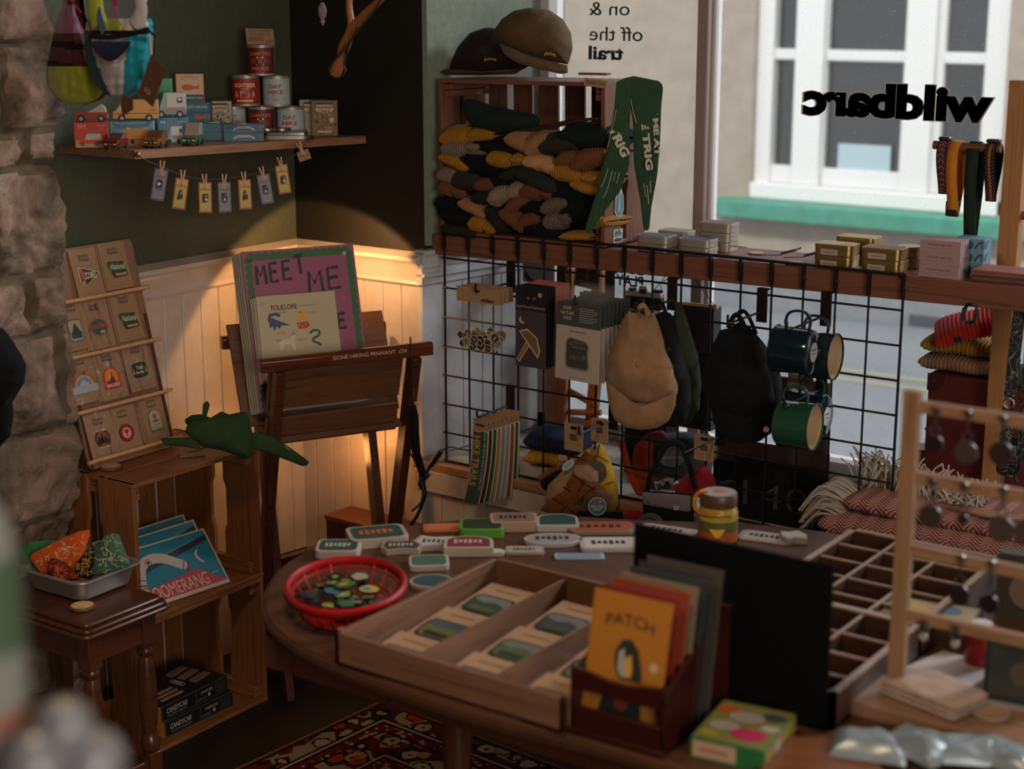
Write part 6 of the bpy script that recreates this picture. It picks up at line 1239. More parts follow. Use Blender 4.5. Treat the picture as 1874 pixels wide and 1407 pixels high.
# vintage camera on a dark box
t = thing('film_camera', 'black and silver vintage film camera with thin strap behind the wire grid', 'camera', T(aY(1180, 553, .20)) @ rz(6)); sv = base('camera_silver', '#a09894', .4, .2); bk = speck('leatherette', '#141416', '#1c1c1e', 300, .7, .4)
m = M(); m.box((0, 0, 0), (.098, .026, .032), bk); m.build('body', t, bev=.004); m = M(); m.box((0, 0, .021), (.098, .027, .013), sv); m.box((0, 0, -.019), (.098, .027, .007), sv); m.build('top_plate', t, bev=.003)
m = M(); m.prism([(-.015, .026), (.015, .026), (.009, .042), (-.009, .042)], .026, sv, FP(.013)); m.rect(-.008, .022, .008, .034, BLACK, FP(-.0135)); m.build('prism_housing', t, bev=.002)
for x, r in ((-.034, .010), (.028, .008), (.042, .006)): m = M(); m.lathe([(0, .027), (r, .027), (r, .034), (0, .035)], BLKMETAL, 20, T(x, 0, 0)); m.build('dial', t)
m = M(); m.lathe([(0, 0), (.019, 0), (.019, .012), (.017, .02), (0, .018)], P('#17181a', .3), 24, T(0, -.013, -.004) @ rx(90)); m.build('lens', t)
m = M(); m.tube([(-.05, 0, .02), (-.02, -.01, -.05)], .0012, BLACK, 5); m.tube([(.05, 0, .02), (.045, 0, .034), (.04, 0, .05), (.10, -.02, .09)], .0012, BLACK, 5); m.build('strap', t)
m = M(); a = aY(1240, 556, .22); b = aY(1300, 790, .22); m.box2((a.x, .22, b.z), (b.x, .26, a.z), P('#15171d')); one(m, 'dark_box', 'tall dark navy box standing on the sill behind the caps', 'box', bev=.002)
m = M(); a = aY(1150, 578, .19); b = aY(1222, 790, .19); m.box2((a.x, .18, .541), (b.x, .24, a.z), P('#1b1a1c')); one(m, 'dark_box', 'dark box under the vintage camera on the sill', 'box', bev=.002)
m = M(); m.tube([aY(1302, 562, .2)+Vector((-.10, .0, 0)), aY(1310, 561, .2)], .004, LPINE(0), 10); m.lathe([(0, -.004), (.006, -.003), (.007, 0), (.006, .003), (0, .004)], LPINE(0), 14, T(aY(1311, 561, .2)) @ ry(90)); dowel_ = one(m, 'wooden_dowel', 'thin wooden dowel with a rounded end beside the dark navy box', 'dowel')
m = M(); m.tube([aY(1268, 505, .2), aY(1308, 560, .2)], .001, BLACK, 5); m.tube([aY(1222, 500, .2), aY(1180, 552, .2)], .001, BLACK, 5); m.build('cord', dowel_)
# rucksack
t = thing('rucksack', 'small orange and slate rucksack with badge behind the grid', 'bag'); f = pf(.10, 1240, 830); SL = fabric('slate_canvas', '#3a3f47', 250); ORN = fabric('orange_nylon', '#8f3419', 200)
m = M(); puff(m, [f(x, y) for x, y in ((1195, 800), (1215, 792), (1260, 790), (1300, 795), (1305, 840), (1300, 880), (1200, 885))], NB, .05, .04, SL, wr=.006); m.build('body', t)
m = M(); puff(m, [f(x, y, .02) for x, y in ((1165, 812), (1180, 800), (1200, 808), (1204, 850), (1200, 890), (1180, 900), (1162, 880), (1160, 840))], NB, .02, .02, ORN, wr=.006); m.build('side_pocket', t)
m = M(); puff(m, [f(x, y, .01) for x, y in ((1175, 800), (1190, 790), (1215, 786), (1225, 795), (1200, 806))], NB, .01, .01, fabric('red_nylon', '#7a1c20', 200), wr=.006); m.build('top_pull', t)
m = M(); X = frame(f(1238, 828, .056), RT, UP); m.disc(0, 0, .034, P('#2d3138'), X, ry=.026); m.disc(0, 0, .031, P('#3f434b'), X, .0003, ry=.023); m.text('CAMP', 0, .010, .008, P('#7a5a50'), X, .0006, w=.034, bold=.02); m.text('ADVENTURE', 0, -.003, .007, P('#8f8360'), X, .0006, w=.05, bold=.02); m.build('badge', t)
m = M(); X = frame(f(1222, 880, .056), RT, UP); m.prism([(-.024, -.016), (.026, -.014), (.026, .016), (.010, .018), (-.020, .006)], .001, P('#8f8a80'), X); m.flat([(-.02, -.01), (-.008, .006), (0, -.002), (.012, .012), (.022, -.01)], BLACK, X, .0015); m.build('mountain_patch', t)
m = M(); m.tube(smooth_path([f(1142, 802, .03), f(1150, 830, .035), f(1160, 865, .035), f(1178, 905, .03)], 5), .010, ORN, 8, flat=.4, up=(0, -1, 0)); m.build('strap', t)
m = M(); X = T(aY(1160, 800, .3)); m.lathe([(0, 0), (.026, 0), (.030, .075), (.028, .075), (.024, .003), (0, .003)], base('pale_tin', '#8f979a', .3, .5), 28, T(aY(1155, 830, .28).x, .28, .541)); one(m, 'metal_cup', 'pale metal cup on the sill behind the orange strap', 'cup')
m = M(); m.lathe([(0, 0), (.022, 0), (.023, .08), (.012, .10), (.010, .13), (0, .13)], base('bottle_glass', '#b9c4bc', .08, Transmission_Weight=0) if False else base('bottle_glass', '#6f7b76', .08), 24, T(aY(1290, 740, .3).x, .3, .541)); one(m, 'glass_bottle', 'small grey green glass bottle beside the dark navy box', 'bottle')
# embossed plates and kraft sign
m = M(); a = aY(1312, 820, .06); b = aY(1515, 990, .02); zt = aY(1400, 685, .07).z; m.box2((aY(1420, 800, .07).x, .07, .541), (aY(1513, 800, .07).x, .078, zt), P('#3f2f28')); m.rect(0, 0, 1, 1, P('#6b5b4a'), frame((aY(1442, 700, .07).x, .0695, aY(1442, 712, .07).z), (1, 0, 0), (0, 0, 1)) @ Matrix.Diagonal((.062, .038, 1, 1)))
m.text('East Gallery', 0, 0, .011, ink, frame((aY(1465, 696, .07).x, .069, aY(1465, 696, .07).z), (1, 0, 0), (0, 0, 1)), w=.056, bold=.02); one(m, 'gallery_board', 'tall brown board with a small East Gallery notice behind the mugs', 'board')
m = M(); x0 = aY(1312, 850, .05).x; x1 = aY(1516, 850, .05).x; m.box2((x0, .05, .541), (x1, .056, aY(1400, 812, .05).z), P('#3a2a24')); one(m, 'brown_card_box', 'brown cardboard sheet behind the embossed number plates', 'cardboard')
NPL = speck('black_plate', '#151616', '#101111', 60, .35, .1)
def plate(x0, x1, yt0, yt1, txt, yy, label, tilt=0):
    a = aY(x0, yt0, yy); b = aY(x1, yt1, yy); w_ = b.x-a.x; h = a.z-.542; t = thing('number_plate', label, 'plate', T(a.x, yy, .542), 'black embossed plates leaning behind the grid')
    m = M(); m.prism(rr(0, 0, w_, h, .010), .002, NPL, FP(.002)); m.build('plate', t); m = M(); m.text(txt, w_/2, h*.45, h*.42, P('#3b3a38', .3), FP(-.0004), .0006, w=w_*.8, bold=-.01, depth=.0015); m.build('embossed_lettering', t)
plate(1348, 1497, 838, 862, '140', .022, 'large black embossed number plate behind the lower right of the grid'); plate(1306, 1402, 838, 848, '0', .036, 'dark red black plate half hidden behind the large number plate')
# ------------------------------------------------------------------ suitcase, folded beanies, blanket on the right
t = thing('suitcase', 'old maroon suitcase with riveted corners standing in the window on the right', 'suitcase', T(aY(1698, 700, .255).x, .255, .541)); sw = .34; shh = aY(1760, 690, .255).z-.541; MR = speck('maroon_hide', '#4a1a18', '#551f1c', 120, .5, .3)
m = M(); m.box((sw/2, .07, shh/2), (sw, .14, shh), MR); m.build('body', t, bev=.006)
m = M(); F = FP(-.001); m.prism([(0, shh), (.040, shh), (.036, shh-.022), (.020, shh-.036), (0, shh-.040)], .003, speck('corner_hide', '#33161a', '#3c1b1e', 100, .5, .2), F); m.disc(.018, shh-.016, .0035, STEEL, F, .0036, n=12); m.build('corner', t)
m = M(); m.box((sw/2, -.0, shh*.62), (sw, .004, .006), MR); m.build('seam', t)
gx = aY(1768, 640, .28).x; SZ = .541+shh
t_ = folded(None, .185, .15, .040, '#80614a', T(gx-.008, .33, SZ+.022) @ rz(-6), 'tan ribbed beanie folded at the bottom of the stack on the suitcase', 'folded beanies on the suitcase')
folded(None, .185, .14, .038, '#94701d', T(gx-.012, .33, SZ+.061) @ rz(4) @ ry(2), 'mustard ribbed beanie in the middle of the suitcase stack', 'folded beanies on the suitcase')
folded(None, .185, .13, .046, '#b3281c', T(gx+.006, .315, SZ+.113) @ rz(18) @ ry(-18) @ rx(12), 'bright red ribbed beanie tilted on top of the suitcase stack', 'folded beanies on the suitcase', tagc=1)
m = M(); puff(m, [(gx+.085, .25, SZ+.05), (gx+.16, .24, SZ+.05), (gx+.17, .24, SZ+.0), (gx+.09, .25, SZ+.0)], (0, -1, 0), .03, .03, rib('moss', '#3b4030'), wr=.01); one(m, 'beanie', 'dark moss knitted beanie at the right edge behind the lead', 'beanie')
# blanket
BK = base('herringbone_wool', '#8a4a48', .95, spec=.1)
v = coords(BK, (1, 1, 1)); n_, l_ = nt(BK)
sx = n_.new('ShaderNodeSeparateXYZ'); l_.new(v, sx.inputs[0])
def mth(op, a, b=None):
    q = n_.new('ShaderNodeMath'); q.operation = op
    for i, s in enumerate((a, b)):
        if s is None: continue
        if isinstance(s, (int, float)): q.inputs[i].default_value = s
        else: l_.new(s, q.inputs[i])
    return q.outputs[0]
tri = mth('PINGPONG', sx.outputs['X'], .021); sm = mth('ADD', mth('ADD', sx.outputs['Y'], sx.outputs['Z']), tri); fr_1 = mth('FRACT', mth('MULTIPLY', sm, 95))
tri2 = mth('PINGPONG', sx.outputs['Y'], .05)
setcol(BK, ramp(BK, fr_1, [(.0, '#a58f86'), (.40, '#a58f86'), (.52, '#7c2c2c'), (.9, '#7c2c2c'), (1., '#a58f86')])); bump(BK, fr_1, .8, .003)
t = thing('wool_blanket', 'pink red herringbone wool blanket folded on the sill with cream fringe', 'blanket'); bx0, bx1 = aY(1538, 960, -.0).x, 1.75
def layer(z0, z1, x0, x1, y0, y1, nm, seed):
    def fn(u, v):
        a = 2*math.pi*v; cs, sn = math.cos(a), math.sin(a); sg = lambda q, e: (abs(q)**e)*(1 if q >= 0 else -1); e = (1-abs(2*u-1)**8)**.4
        x = x0+(x1-x0)*u; y = (y0+y1)/2+sg(cs, .45)*(y1-y0)/2*(.94+.06*e); z = (z0+z1)/2+sg(sn, .8)*(z1-z0)/2*(.35+.65*e)+noise.noise(Vector((x*6, y*6, seed)))*.012
        return (x, y+noise.noise(Vector((x*7, z*20, seed+4)))*.012, z)
    m = M(); m.surf(fn, 90, 36, BK, cv=True); return m.build(nm, t, ang=80)
layer(.539, .590, bx0-.005, bx1, -.10, .14, 'lower_fold', 1); layer(.584, .638, bx0-.01, bx1, -.105, .14, 'middle_fold', 5); layer(.630, .672, bx0+.03, bx1, -.08, .15, 'upper_fold', 9)
FRG = base('fringe_wool', '#a69d94', .9, spec=.1); rnd = random.Random(4)
m = M()
for k in range(330):
    s = rnd.random(); top = rnd.random() < .42
    if top:
        b = Vector((bx0+.02+s*.20, .02+rnd.uniform(-.01, .04), .668+rnd.uniform(0, .01))); L_ = rnd.uniform(.05, .085); dr = Vector((rnd.uniform(-.7, .4), rnd.uniform(-.2, .6), 1.0)).normalized(); dd = Vector((dr.x*1.4-.1, .3, -.05))
    else:
        b = Vector((bx0+.035, -.07+s*.10, .615+rnd.uniform(0, .05))); L_ = rnd.uniform(.07, .10); dr = Vector((-1, rnd.uniform(-.35, .1), rnd.uniform(.0, .7))).normalized(); dd = Vector((-.35, -.1, -1.1))
    pts = [b, b+dr*L_*.4, b+dr*L_*.7+dd*L_*.12, b+dr*L_*.85+dd*L_*.5]; m.tube(smooth_path(pts, 2), [.0022, .0021, .002, .002, .0019, .0018, .0022], FRG, 5)
for k in range(120):
    b = Vector((bx0+.26+rnd.uniform(-.06, .05), .03+rnd.uniform(-.04, .06), .675)); a = rnd.uniform(-1.2, 1.3); dr = Vector((math.sin(a), rnd.uniform(-.2, .3), math.cos(a))); L_ = rnd.uniform(.03, .055)
    m.tube([b, b+dr*L_*.6, b+dr*L_+Vector((0, 0, -.006))], [.0022, .002, .0022], FRG, 5)
o = m.build('fringe', t); o['kind'] = 'stuff'
m = M(); X = T(aY(1800, 948, .0)) @ rx(0); m.prism([(-.055, -.012), (-.01, .014), (.10, .016), (.12, -.01), (.04, -.03)], .004, wood('bark2', '#7d5a42', '#5d4231', 0), T(aY(1790, 945, .02).x, -.03, .676)); one(m, 'wood_price_tag', 'flat wooden price tag lying on the wool blanket', 'price tag')
m = M(); m.box2((aY(1665, 850, .30).x, .30, .541), (aY(1700, 850, .30).x, .36, aY(1680, 822, .30).z), DARKW(0)); one(m, 'dark_wooden_box', 'dark wooden box on the sill behind the blanket', 'box')
# ================================================================== ON THE SHELF BEAM
def BZ(x): return ZB(x)+.0006
WCX = -.012; wc = crate('window_crate', 'tall wooden crate full of folded beanies at the left of the window', T(WCX, .005, BZ(.2)+.001) @ ry(-.7), .487, .382, .185, BEAMW, gap=.010)
# stickers on the crate sides
def cst(px, py, yy, name, label, fn):
    pass
XR = WCX+.487+.001
def onR(px, py): return aX(px, py, XR)
t = thing('crate_sticker', 'wildbarc mountain sticker low on the crate side', 'sticker', frame(onR(1131, 428), (0, 1, 0), (0, 0, 1)), 'stickers on the crate side')
m = M(); m.prism(rr(-.021, -.020, .021, .012, .003), .0004, P('#b9b3aa')); m.text('wildbarc', 0, -.013, .010, ink, I4, .0008, w=.038, bold=.05); m.flat([(-.018, .0), (-.010, .012), (-.004, .004), (.004, .014), (.012, .003), (.018, .0)], P('#2c5a42'), I4, .0008); m.rect(-.018, -.006, .018, .0, P('#4f7d98'), I4, .0008); m.disc(.014, .010, .003, P('#c08a3a'), I4, .0007, n=10); m.build('sticker', t)
t = thing('crate_sticker', 'blue waterfall and mountain sticker on the crate side under the green pennant', 'sticker', frame(onR(1133, 370), (0, 1, 0), (0, 0, 1)), 'stickers on the crate side')
m = M(); m.prism([(-.020, -.020), (-.010, -.036), (.010, -.036), (.021, -.020), (.020, .010), (.006, .038), (-.004, .030), (-.016, .016)], .0004, P('#b0b4b0')); m.prism([(-.017, -.018), (-.008, -.032), (.008, -.032), (.018, -.018), (.017, .010), (.006, .028), (-.004, .022), (-.013, .012)], .0004, P('#4d7680'), z0=.0004); m.flat([(-.002, .020), (.004, .026), (.006, -.02), (-.004, -.024)], P('#7fa3a8'), I4, .001); m.flat([(.0, .022), (.006, .034), (.011, .02)], P('#c3c6c4'), I4, .001); m.build('sticker', t)
t = thing('crate_sticker', 'round white mountain sticker inside the crate at the left', 'sticker', T(aX(845, 206, .002)) @ I4, 'stickers on the crate side')
t.matrix_world = frame(aY(842, 207, .186), (1, 0, 0), (0, 0, 1)); m = M(); m.disc(0, 0, .026, P('#8f857d'), I4, .0004, n=30); m.disc(0, 0, .023, P('#4a3328'), I4, .0007, n=30); m.disc(0, 0, .016, P('#8f857d'), I4, .001, n=24); m.disc(.002, -.002, .012, P('#5b4238'), I4, .0013, n=20)
for k in range(24): a = k*math.pi/12; m.disc(.0195*math.cos(a), .0195*math.sin(a), .0016, P('#8f857d'), I4, .0012, n=6)
m.build('sticker', t)
# beanies in the crate: each folded over, cuff outward
def beanie(px, py, wpx, hpx, rot, col, label, yy=-.004, lobe=1, dep=.15, tagc=False, flat=False):
    c = aY(px, py, yy); s = (c-CAM).length/FPX/.82; L_ = wpx*s; H_ = hpx*s*.9
    t = thing('beanie', label, 'beanie', T(c) @ ry(rot) @ rz(4), 'ribbed beanies folded into the crate'); mt = rib(col[1:], col); nr = max(5, int(L_/.0062)); sd = px*.37
    def roll(x0, x1, hh, yoff, zo, curl=0.):
        def fn(u, v):
            a = 2*math.pi*v; e = (1-abs(2*u-1)**3.2)**.5; x = x0+(x1-x0)*u; rb_ = 1+.13*math.cos(u*(x1-x0)/.0066*2*math.pi)
            y = math.cos(a); z = math.sin(a); sg = lambda q, e_: (abs(q)**e_)*(1 if q >= 0 else -1)
            yy_ = yoff+dep/2-.012+sg(y, .55)*(dep/2)*(.90+.10*e)*(1 if y > 0 else 1); zz = zo+curl*((x-x0)/(x1-x0)-.5)**2*4+sg(z, .8)*hh/2*(.12+.88*e)*rb_
            return (x, yy_+(-.0016*(rb_-1)/.13*(y < 0)), zz+noise.noise(Vector((x*20, yy_*12, sd)))*.005)
        return fn
    if lobe == 1:
        m = M(); m.surf(roll(-L_/2, L_*.08, H_, 0, 0, -.002), max(16, nr*6), 22, mt, cv=True); m.build('cuff', t, ang=80)
        m = M(); m.surf(roll(-L_*.02, L_/2, H_*.92, .008, -H_*.08, .004), max(16, nr*6), 22, mt, cv=True); m.build('folded_end', t, ang=80)
        m = M(); m.surf(roll(L_*.06, L_*.36, H_*.42, -.004, -H_*.02, .003), max(12, nr*4), 14, mt, cv=True); m.build('tucked_edge', t, ang=80)
    else: m = M(); m.surf(roll(-L_/2, L_/2, H_, 0, 0, -.004 if not flat else -.012), max(24, nr*7), 22, mt, cv=True); m.build('knit', t, ang=80)
    if tagc: m = M(); m.box((0, -.006, H_*.42), (.022, .003, .007), BLACK); m.text('WILDBARC', 0, 0, .003, P('#8a8580'), frame((0, -.0078, H_*.42), (1, 0, 0), (0, 0, 1)), w=.016); m.build('brand_tag', t)
CB = {'mus': '#8c6018', 'taupe': '#6d5c4c', 'blk': '#0d0f10', 'camel': '#8a6040', 'char': '#2a2724', 'rust': '#643a20', 'peach': '#a87d56', 'grey': '#5c4d45', 'olive': '#222018', 'brown': '#5d3420', 'dgrn': '#131c19', 'greige': '#7c6a54'}
BL_ = [(852, 248, 86, 28, -6, 'mus', 'mustard beanie at the top left under the dark green one', 1, 0), (850, 271, 76, 32, -4, 'taupe', 'taupe beanie at the left edge, second row', 1, 0), (905, 268, 74, 26, 4, 'blk', 'black beanie in the second row, left of centre', 2, 0),
 (948, 260, 44, 26, 16, 'camel', 'camel beanie with a pointed fold, centre of the second row', 2, 0), (982, 265, 42, 34, -32, 'camel', 'camel beanie end folded up beside the charcoal one', 2, 0), (1019, 264, 58, 32, -8, 'char', 'charcoal ribbed beanie right of centre, second row', 2, 0), (1072, 250, 84, 34, 2, 'dgrn', 'dark green black smooth beanie at the upper right', 2, 0),
 (832, 295, 52, 24, 14, 'mus', 'mustard beanie at the left edge, third row', 2, 0), (876, 300, 66, 40, 8, 'blk', 'black beanie in the third row beside the left mustard one', 2, 0), (931, 291, 72, 28, -2, 'mus', 'bright mustard beanie in the middle of the third row', 1, 0), (985, 298, 50, 28, 2, 'peach', 'pale peach beanie end in the middle, third row', 2, 0), (1037, 293, 36, 30, -8, 'rust', 'rust beanie cuff beside the pale peach one', 2, 0), (1077, 291, 62, 34, -22, 'rust', 'rust brown beanie slanting up at the right', 2, 0),
 (1010, 308, 44, 24, 20, 'peach', 'peach beanie slanting down toward the mustard one', 2, 0), (1058, 322, 88, 30, 6, 'mus', 'mustard beanie with small black tag at the right', 1, 1), (950, 314, 66, 22, -14, 'olive', 'dark olive beanie in the middle of the fourth row', 2, 0), (985, 332, 72, 30, 16, 'char', 'charcoal beanie below the peach ones', 2, 0), (1072, 343, 50, 20, 10, 'mus', 'mustard beanie edge under the tagged one', 2, 0),
 (822, 323, 40, 26, 4, 'taupe', 'taupe beanie with open loop at the left edge, fourth row', 2, 0), (852, 330, 46, 32, 8, 'char', 'charcoal brown beanie next to the taupe loop', 2, 0), (886, 338, 32, 20, -6, 'brown', 'small brown beanie fold, fourth row left', 2, 0), (826, 348, 42, 24, 10, 'rust', 'rust beanie at the left edge, fifth row', 1, 0), (920, 330, 40, 26, -10, 'blk', 'black beanie between the brown and charcoal ones', 2, 0),
 (914, 356, 42, 30, -22, 'greige', 'greige beanie cuff tilted up in the middle', 2, 0), (947, 349, 36, 28, -8, 'greige', 'greige beanie curled end right of the tilted cuff', 2, 0), (986, 354, 64, 26, 2, 'brown', 'brown beanie right of the greige ones', 1, 0), (1035, 352, 60, 40, 4, 'blk', 'black beanie at the right, fifth row', 2, 0), (946, 370, 44, 24, -28, 'rust', 'rust brown beanie tilted below the greige ones', 2, 0),
 (820, 373, 42, 28, 4, 'blk', 'black beanie at the left edge, sixth row', 2, 0), (864, 381, 48, 22, 22, 'camel', 'pinkish camel beanie slanting down at the left', 2, 0), (888, 362, 44, 24, 4, 'olive', 'dark olive beanie above the slanting camel one', 2, 0), (984, 380, 56, 28, 0, 'blk', 'black beanie in the centre, sixth row', 2, 0), (1014, 375, 46, 26, -18, 'grey', 'warm grey beanie, upper of two crossing at the right', 2, 0), (1022, 401, 50, 28, -18, 'grey', 'warm grey beanie, lower of two crossing at the right', 1, 0),
 (842, 400, 70, 32, 12, 'blk', 'black beanie at the bottom left', 2, 0), (883, 413, 46, 26, 8, 'mus', 'mustard beanie in the bottom row, left', 1, 0), (906, 401, 40, 22, 52, 'olive', 'dark olive beanie standing steeply in the bottom row', 2, 0), (938, 401, 46, 28, 28, 'rust', 'rust brown beanie in the bottom row centre', 2, 0), (966, 404, 36, 22, -20, 'brown', 'brown beanie curl next to the bottom rust one', 2, 0), (990, 420, 66, 26, 4, 'blk', 'black beanie in the bottom row, right of centre', 2, 0),
 (1060, 385, 56, 60, 0, 'blk', 'large black beanie filling the right side of the crate', 2, 0), (1093, 408, 30, 18, -18, 'mus', 'mustard beanie end beside the crate post, bottom right', 2, 0), (1052, 431, 50, 14, -4, 'mus', 'flat mustard beanie under the black one, bottom right', 2, 0), (838, 421, 56, 18, 8, 'olive', 'flat dark olive beanie at the very bottom left', 2, 0)]
for (x, y, w_, h, r, c, l, lb, tg) in BL_: beanie(x, y, w_*1.08, h*1.12, r, CB[c], l, lobe=lb, tagc=tg, yy=.004 if c == 'blk' else -.006)
t = thing('beret', 'big soft dark green knitted hat lying on top of the beanies', 'hat', I4); f = pf(.03, 920, 210); m = M(); puff(m, [f(x, y) for x, y in ((848, 186), (855, 180), (872, 183), (900, 193), (950, 203), (980, 209), (988, 216), (986, 235), (960, 245), (900, 243), (866, 232), (850, 215), (846, 200))], NB, .035, .05, rib('dgrn2', '#17221e'), wr=.01, ws=14); m.build('knit', t)
m = M(); m.tube(smooth_path([aY(946, 239, -.01), aY(1000, 232, -.01), aY(1050, 222, -.01), aY(1092, 217, -.01)], 5), [.002+.004*math.sin(math.pi*i/15) for i in range(16)], P('#2c1512'), 8); one(m, 'leather_strap', 'dark leather strap lying across the top of the beanies', 'strap')
# caps on top of the crate
CZ = aY(900, 140, .08).z
def cap_top(pts, brim, yy, col, label, logo, front, bcol=None):
    t = thing('five_panel_cap', label, 'cap', I4, 'caps lying on top of the crate'); mt = fabric('cap_'+col[1:], col, 300, .7); N_ = Vector((.45, -.87, .25)).normalized(); o = aY(*pts[0], yy); f = lambda x, y, d=0.: atP(x, y, o, N_)+N_*d
    m = M(); puff(m, [f(*p) for p in pts], N_, front, .05, mt, wr=.008, ws=18, n=80, K=12, pw=.55); m.build('crown', t)
    m = M(); puff(m, [f(x, y, .015) for x, y in brim], N_, .014, .0, fabric('brim_'+(bcol or col)[1:], bcol or col, 300, .7), n=60, wr=.001); m.build('brim', t)
    m = M(); pts2 = smooth_path([f(x, y, front*.90+.006) for x, y in logo], 3); m.tube(pts2, .0012, P('#b8902a'), 6); m.build('embroidered_logo', t)
    return t, f
cap_top([(822, 128), (826, 110), (838, 85), (860, 60), (890, 50), (915, 52), (940, 70), (962, 100), (970, 120), (945, 134), (880, 137), (830, 134)], [(808, 136), (815, 129), (840, 130), (900, 137), (960, 128), (945, 138), (880, 140), (820, 139)], .06, '#1d1512', 'dark five panel cap lying at the left on the crate top', [(893, 122), (896, 116), (899, 120), (903, 115), (907, 119), (911, 117), (914, 121)], .06, '#3b2620')
t, f = cap_top([(906, 52), (918, 35), (940, 20), (970, 14), (1005, 18), (1030, 35), (1045, 60), (1048, 90), (1040, 118), (1020, 115), (985, 108), (950, 98), (920, 85), (907, 70)], [(915, 82), (930, 88), (965, 103), (1010, 115), (1040, 122), (1040, 136), (1028, 138), (990, 130), (950, 118), (925, 103)], .02, '#4f3c26', 'olive brown five panel cap propped over the dark one', [(1002, 113), (1005, 107), (1009, 112), (1012, 107), (1016, 112), (1019, 109), (1021, 115)], .065, '#57442f')
m = M()
for s in (((950, 22), (945, 50), (950, 80)), ((955, 40), (990, 52), (1035, 62)), ((1030, 40), (1018, 75), (1015, 108))): m.tube(smooth_path([f(x, y, .052) for x, y in s], 4), .001, fabric('seam_olive', '#6a5236', 300), 5)
# green pennants
PG_ = fabric('pennant_green', '#2b4530', 300)
def pennant(pts, yy, label, marks, txts):
    t = thing('felt_pennant', label, 'pennant', I4, 'green felt pennants draped over the crate corner'); N_ = Vector((.5, -.86, 0)).normalized(); o = aY(*pts[0], yy); f = lambda x, y, d=0.: atP(x, y, o, N_)+N_*d
    m = M(); puff(m, [f(*p) for p in pts], N_, .006, .004, PG_, wr=.003, n=70, K=6); m.build('felt', t)
    m = M(); W2 = P('#a79d90')
    for s in marks: m.tube(smooth_path([f(x, y, .0075) for x, y in s], 3), .0012, W2, 6, flat=.6)
    for s, x, y, h, w_, r in txts: m.text(s, 0, 0, h, W2, frame(f(x, y, .009), RT, UP) @ rz(r), w=w_, bold=.05)
    m.build('lettering', t)
pennant([(1128, 150), (1145, 142), (1156, 152), (1152, 240), (1152, 300), (1135, 350), (1100, 395), (1080, 428), (1070, 425), (1073, 410), (1092, 350), (1112, 270), (1124, 200)], -.02, 'green pennant tail lettered TRIG hanging over the crate front corner', [[(1128, 200), (1118, 245), (1112, 270)], [(1113, 308), (1106, 330), (1100, 342)], [(1121, 312), (1112, 345), (1104, 362)], [(1127, 314), (1122, 330)], [(1134, 315), (1128, 335)]], [('TRIG', 1133, 258, .022, .075, -64)])
pennant([(1142, 143), (1160, 139), (1205, 148), (1214, 156), (1210, 200), (1208, 260), (1203, 320), (1192, 380), (1188, 422), (1178, 422), (1172, 370), (1160, 300), (1158, 220), (1148, 165)], -.0, 'green pennant tail lettered ECT ME AT THE TRIG, the right one', [[(1152, 165), (1158, 200), (1165, 225)], [(1146, 160), (1154, 190)], [(1178, 335), (1182, 360)], [(1184, 338), (1187, 372)], [(1190, 330), (1190, 352)]], [('THE TRIG', 1182, 245, .017, .165, -84), ('ECT ME AT', 1200, 225, .013, .150, -87)])
m = M(); X = T(aY(1090, 152, -.006)) @ ry(6) @ rz(8); m.box((0, 0, 0), (.058, .001, .018), KRAFT); m.text('BEANIES £19.00', 0, 0, .0085, ink, FP(-.0008), w=.048, bold=.01); one(m, 'price_card', 'kraft card lettered BEANIES £19.00 on the crate edge', 'price card', X)
m = M(); m.box((0, 0, .0025), (.07, .03, .005), BEAMW(0)); one(m, 'wood_offcut', 'thin wooden offcut on the crate top beside the caps', 'wood offcut', T(aY(1088, 137, .05)) @ rz(10))
# tins
def tin(X, w_, d, h, mt, lidc, name, label, grp, lab=None):
    t = thing(name, label, 'tin', X, grp); m = M(); m.prism(rr(-w_/2, 0, w_/2, d, .012, 5), h*.62, mt); m.build('base', t, bev=.001)
    m = M(); m.prism(rr(-w_/2-.0008, -.0008, w_/2+.0008, d+.0008, .0125, 5), h*.40, mt, z0=h*.59); m.prism(rr(-w_/2+.004, .004, w_/2-.004, d-.004, .009, 5), .0006, P(lidc), z0=h*.99); m.build('lid', t, bev=.0012)
    if lab: m = M(); m.rect(-w_*.30, h*.06, w_*.16, h*.58, P(lab), FP(-.0011)); m.text('SHAMPOO BAR', -w_*.07, h*.32, .003, ink, FP(-.0014), w=w_*.3); m.build('paper_label', t)
    return t
ORD = ['lowest', 'second', 'third', 'fourth']
def tins(pxc, yy, w_, d, h, n, mt, lid, nm, where, grp, a=0, lab=None):
    c = aY(pxc, 450, yy)
    for k in range(n): x = c.x+.0008*((k*7) % 3-1); tin(T(x, yy, BZ(c.x)+k*(h+.0004)) @ rz(a+(k*5 % 3-1)*1.2), w_, d, h, mt, lid if k == n-1 else '#7b7470', nm, '%s %s tin of the stack %s' % ('top' if k == n-1 else ORD[k], nm.split('_')[0], where), grp, lab)
gS = 'flat silver tins on the window shelf'; gG = 'gold soap tins on the window shelf'
tins(1192, .022, .082, .055, .0185, 2, TIN, '#2c4a38', 'silver_tin', 'with green top right of the crate, front row', gS); tins(1268, .022, .080, .055, .0185, 2, TIN, '#4b3a55', 'silver_tin', 'with purple top, front row', gS)
tins(1228, .115, .078, .055, .0185, 2, TIN, '#8a8079', 'silver_tin', 'right behind the green topped one', gS); tins(1305, .105, .082, .055, .0215, 3, TIN, '#7a5c60', 'silver_tin', 'behind the purple topped one', gS)
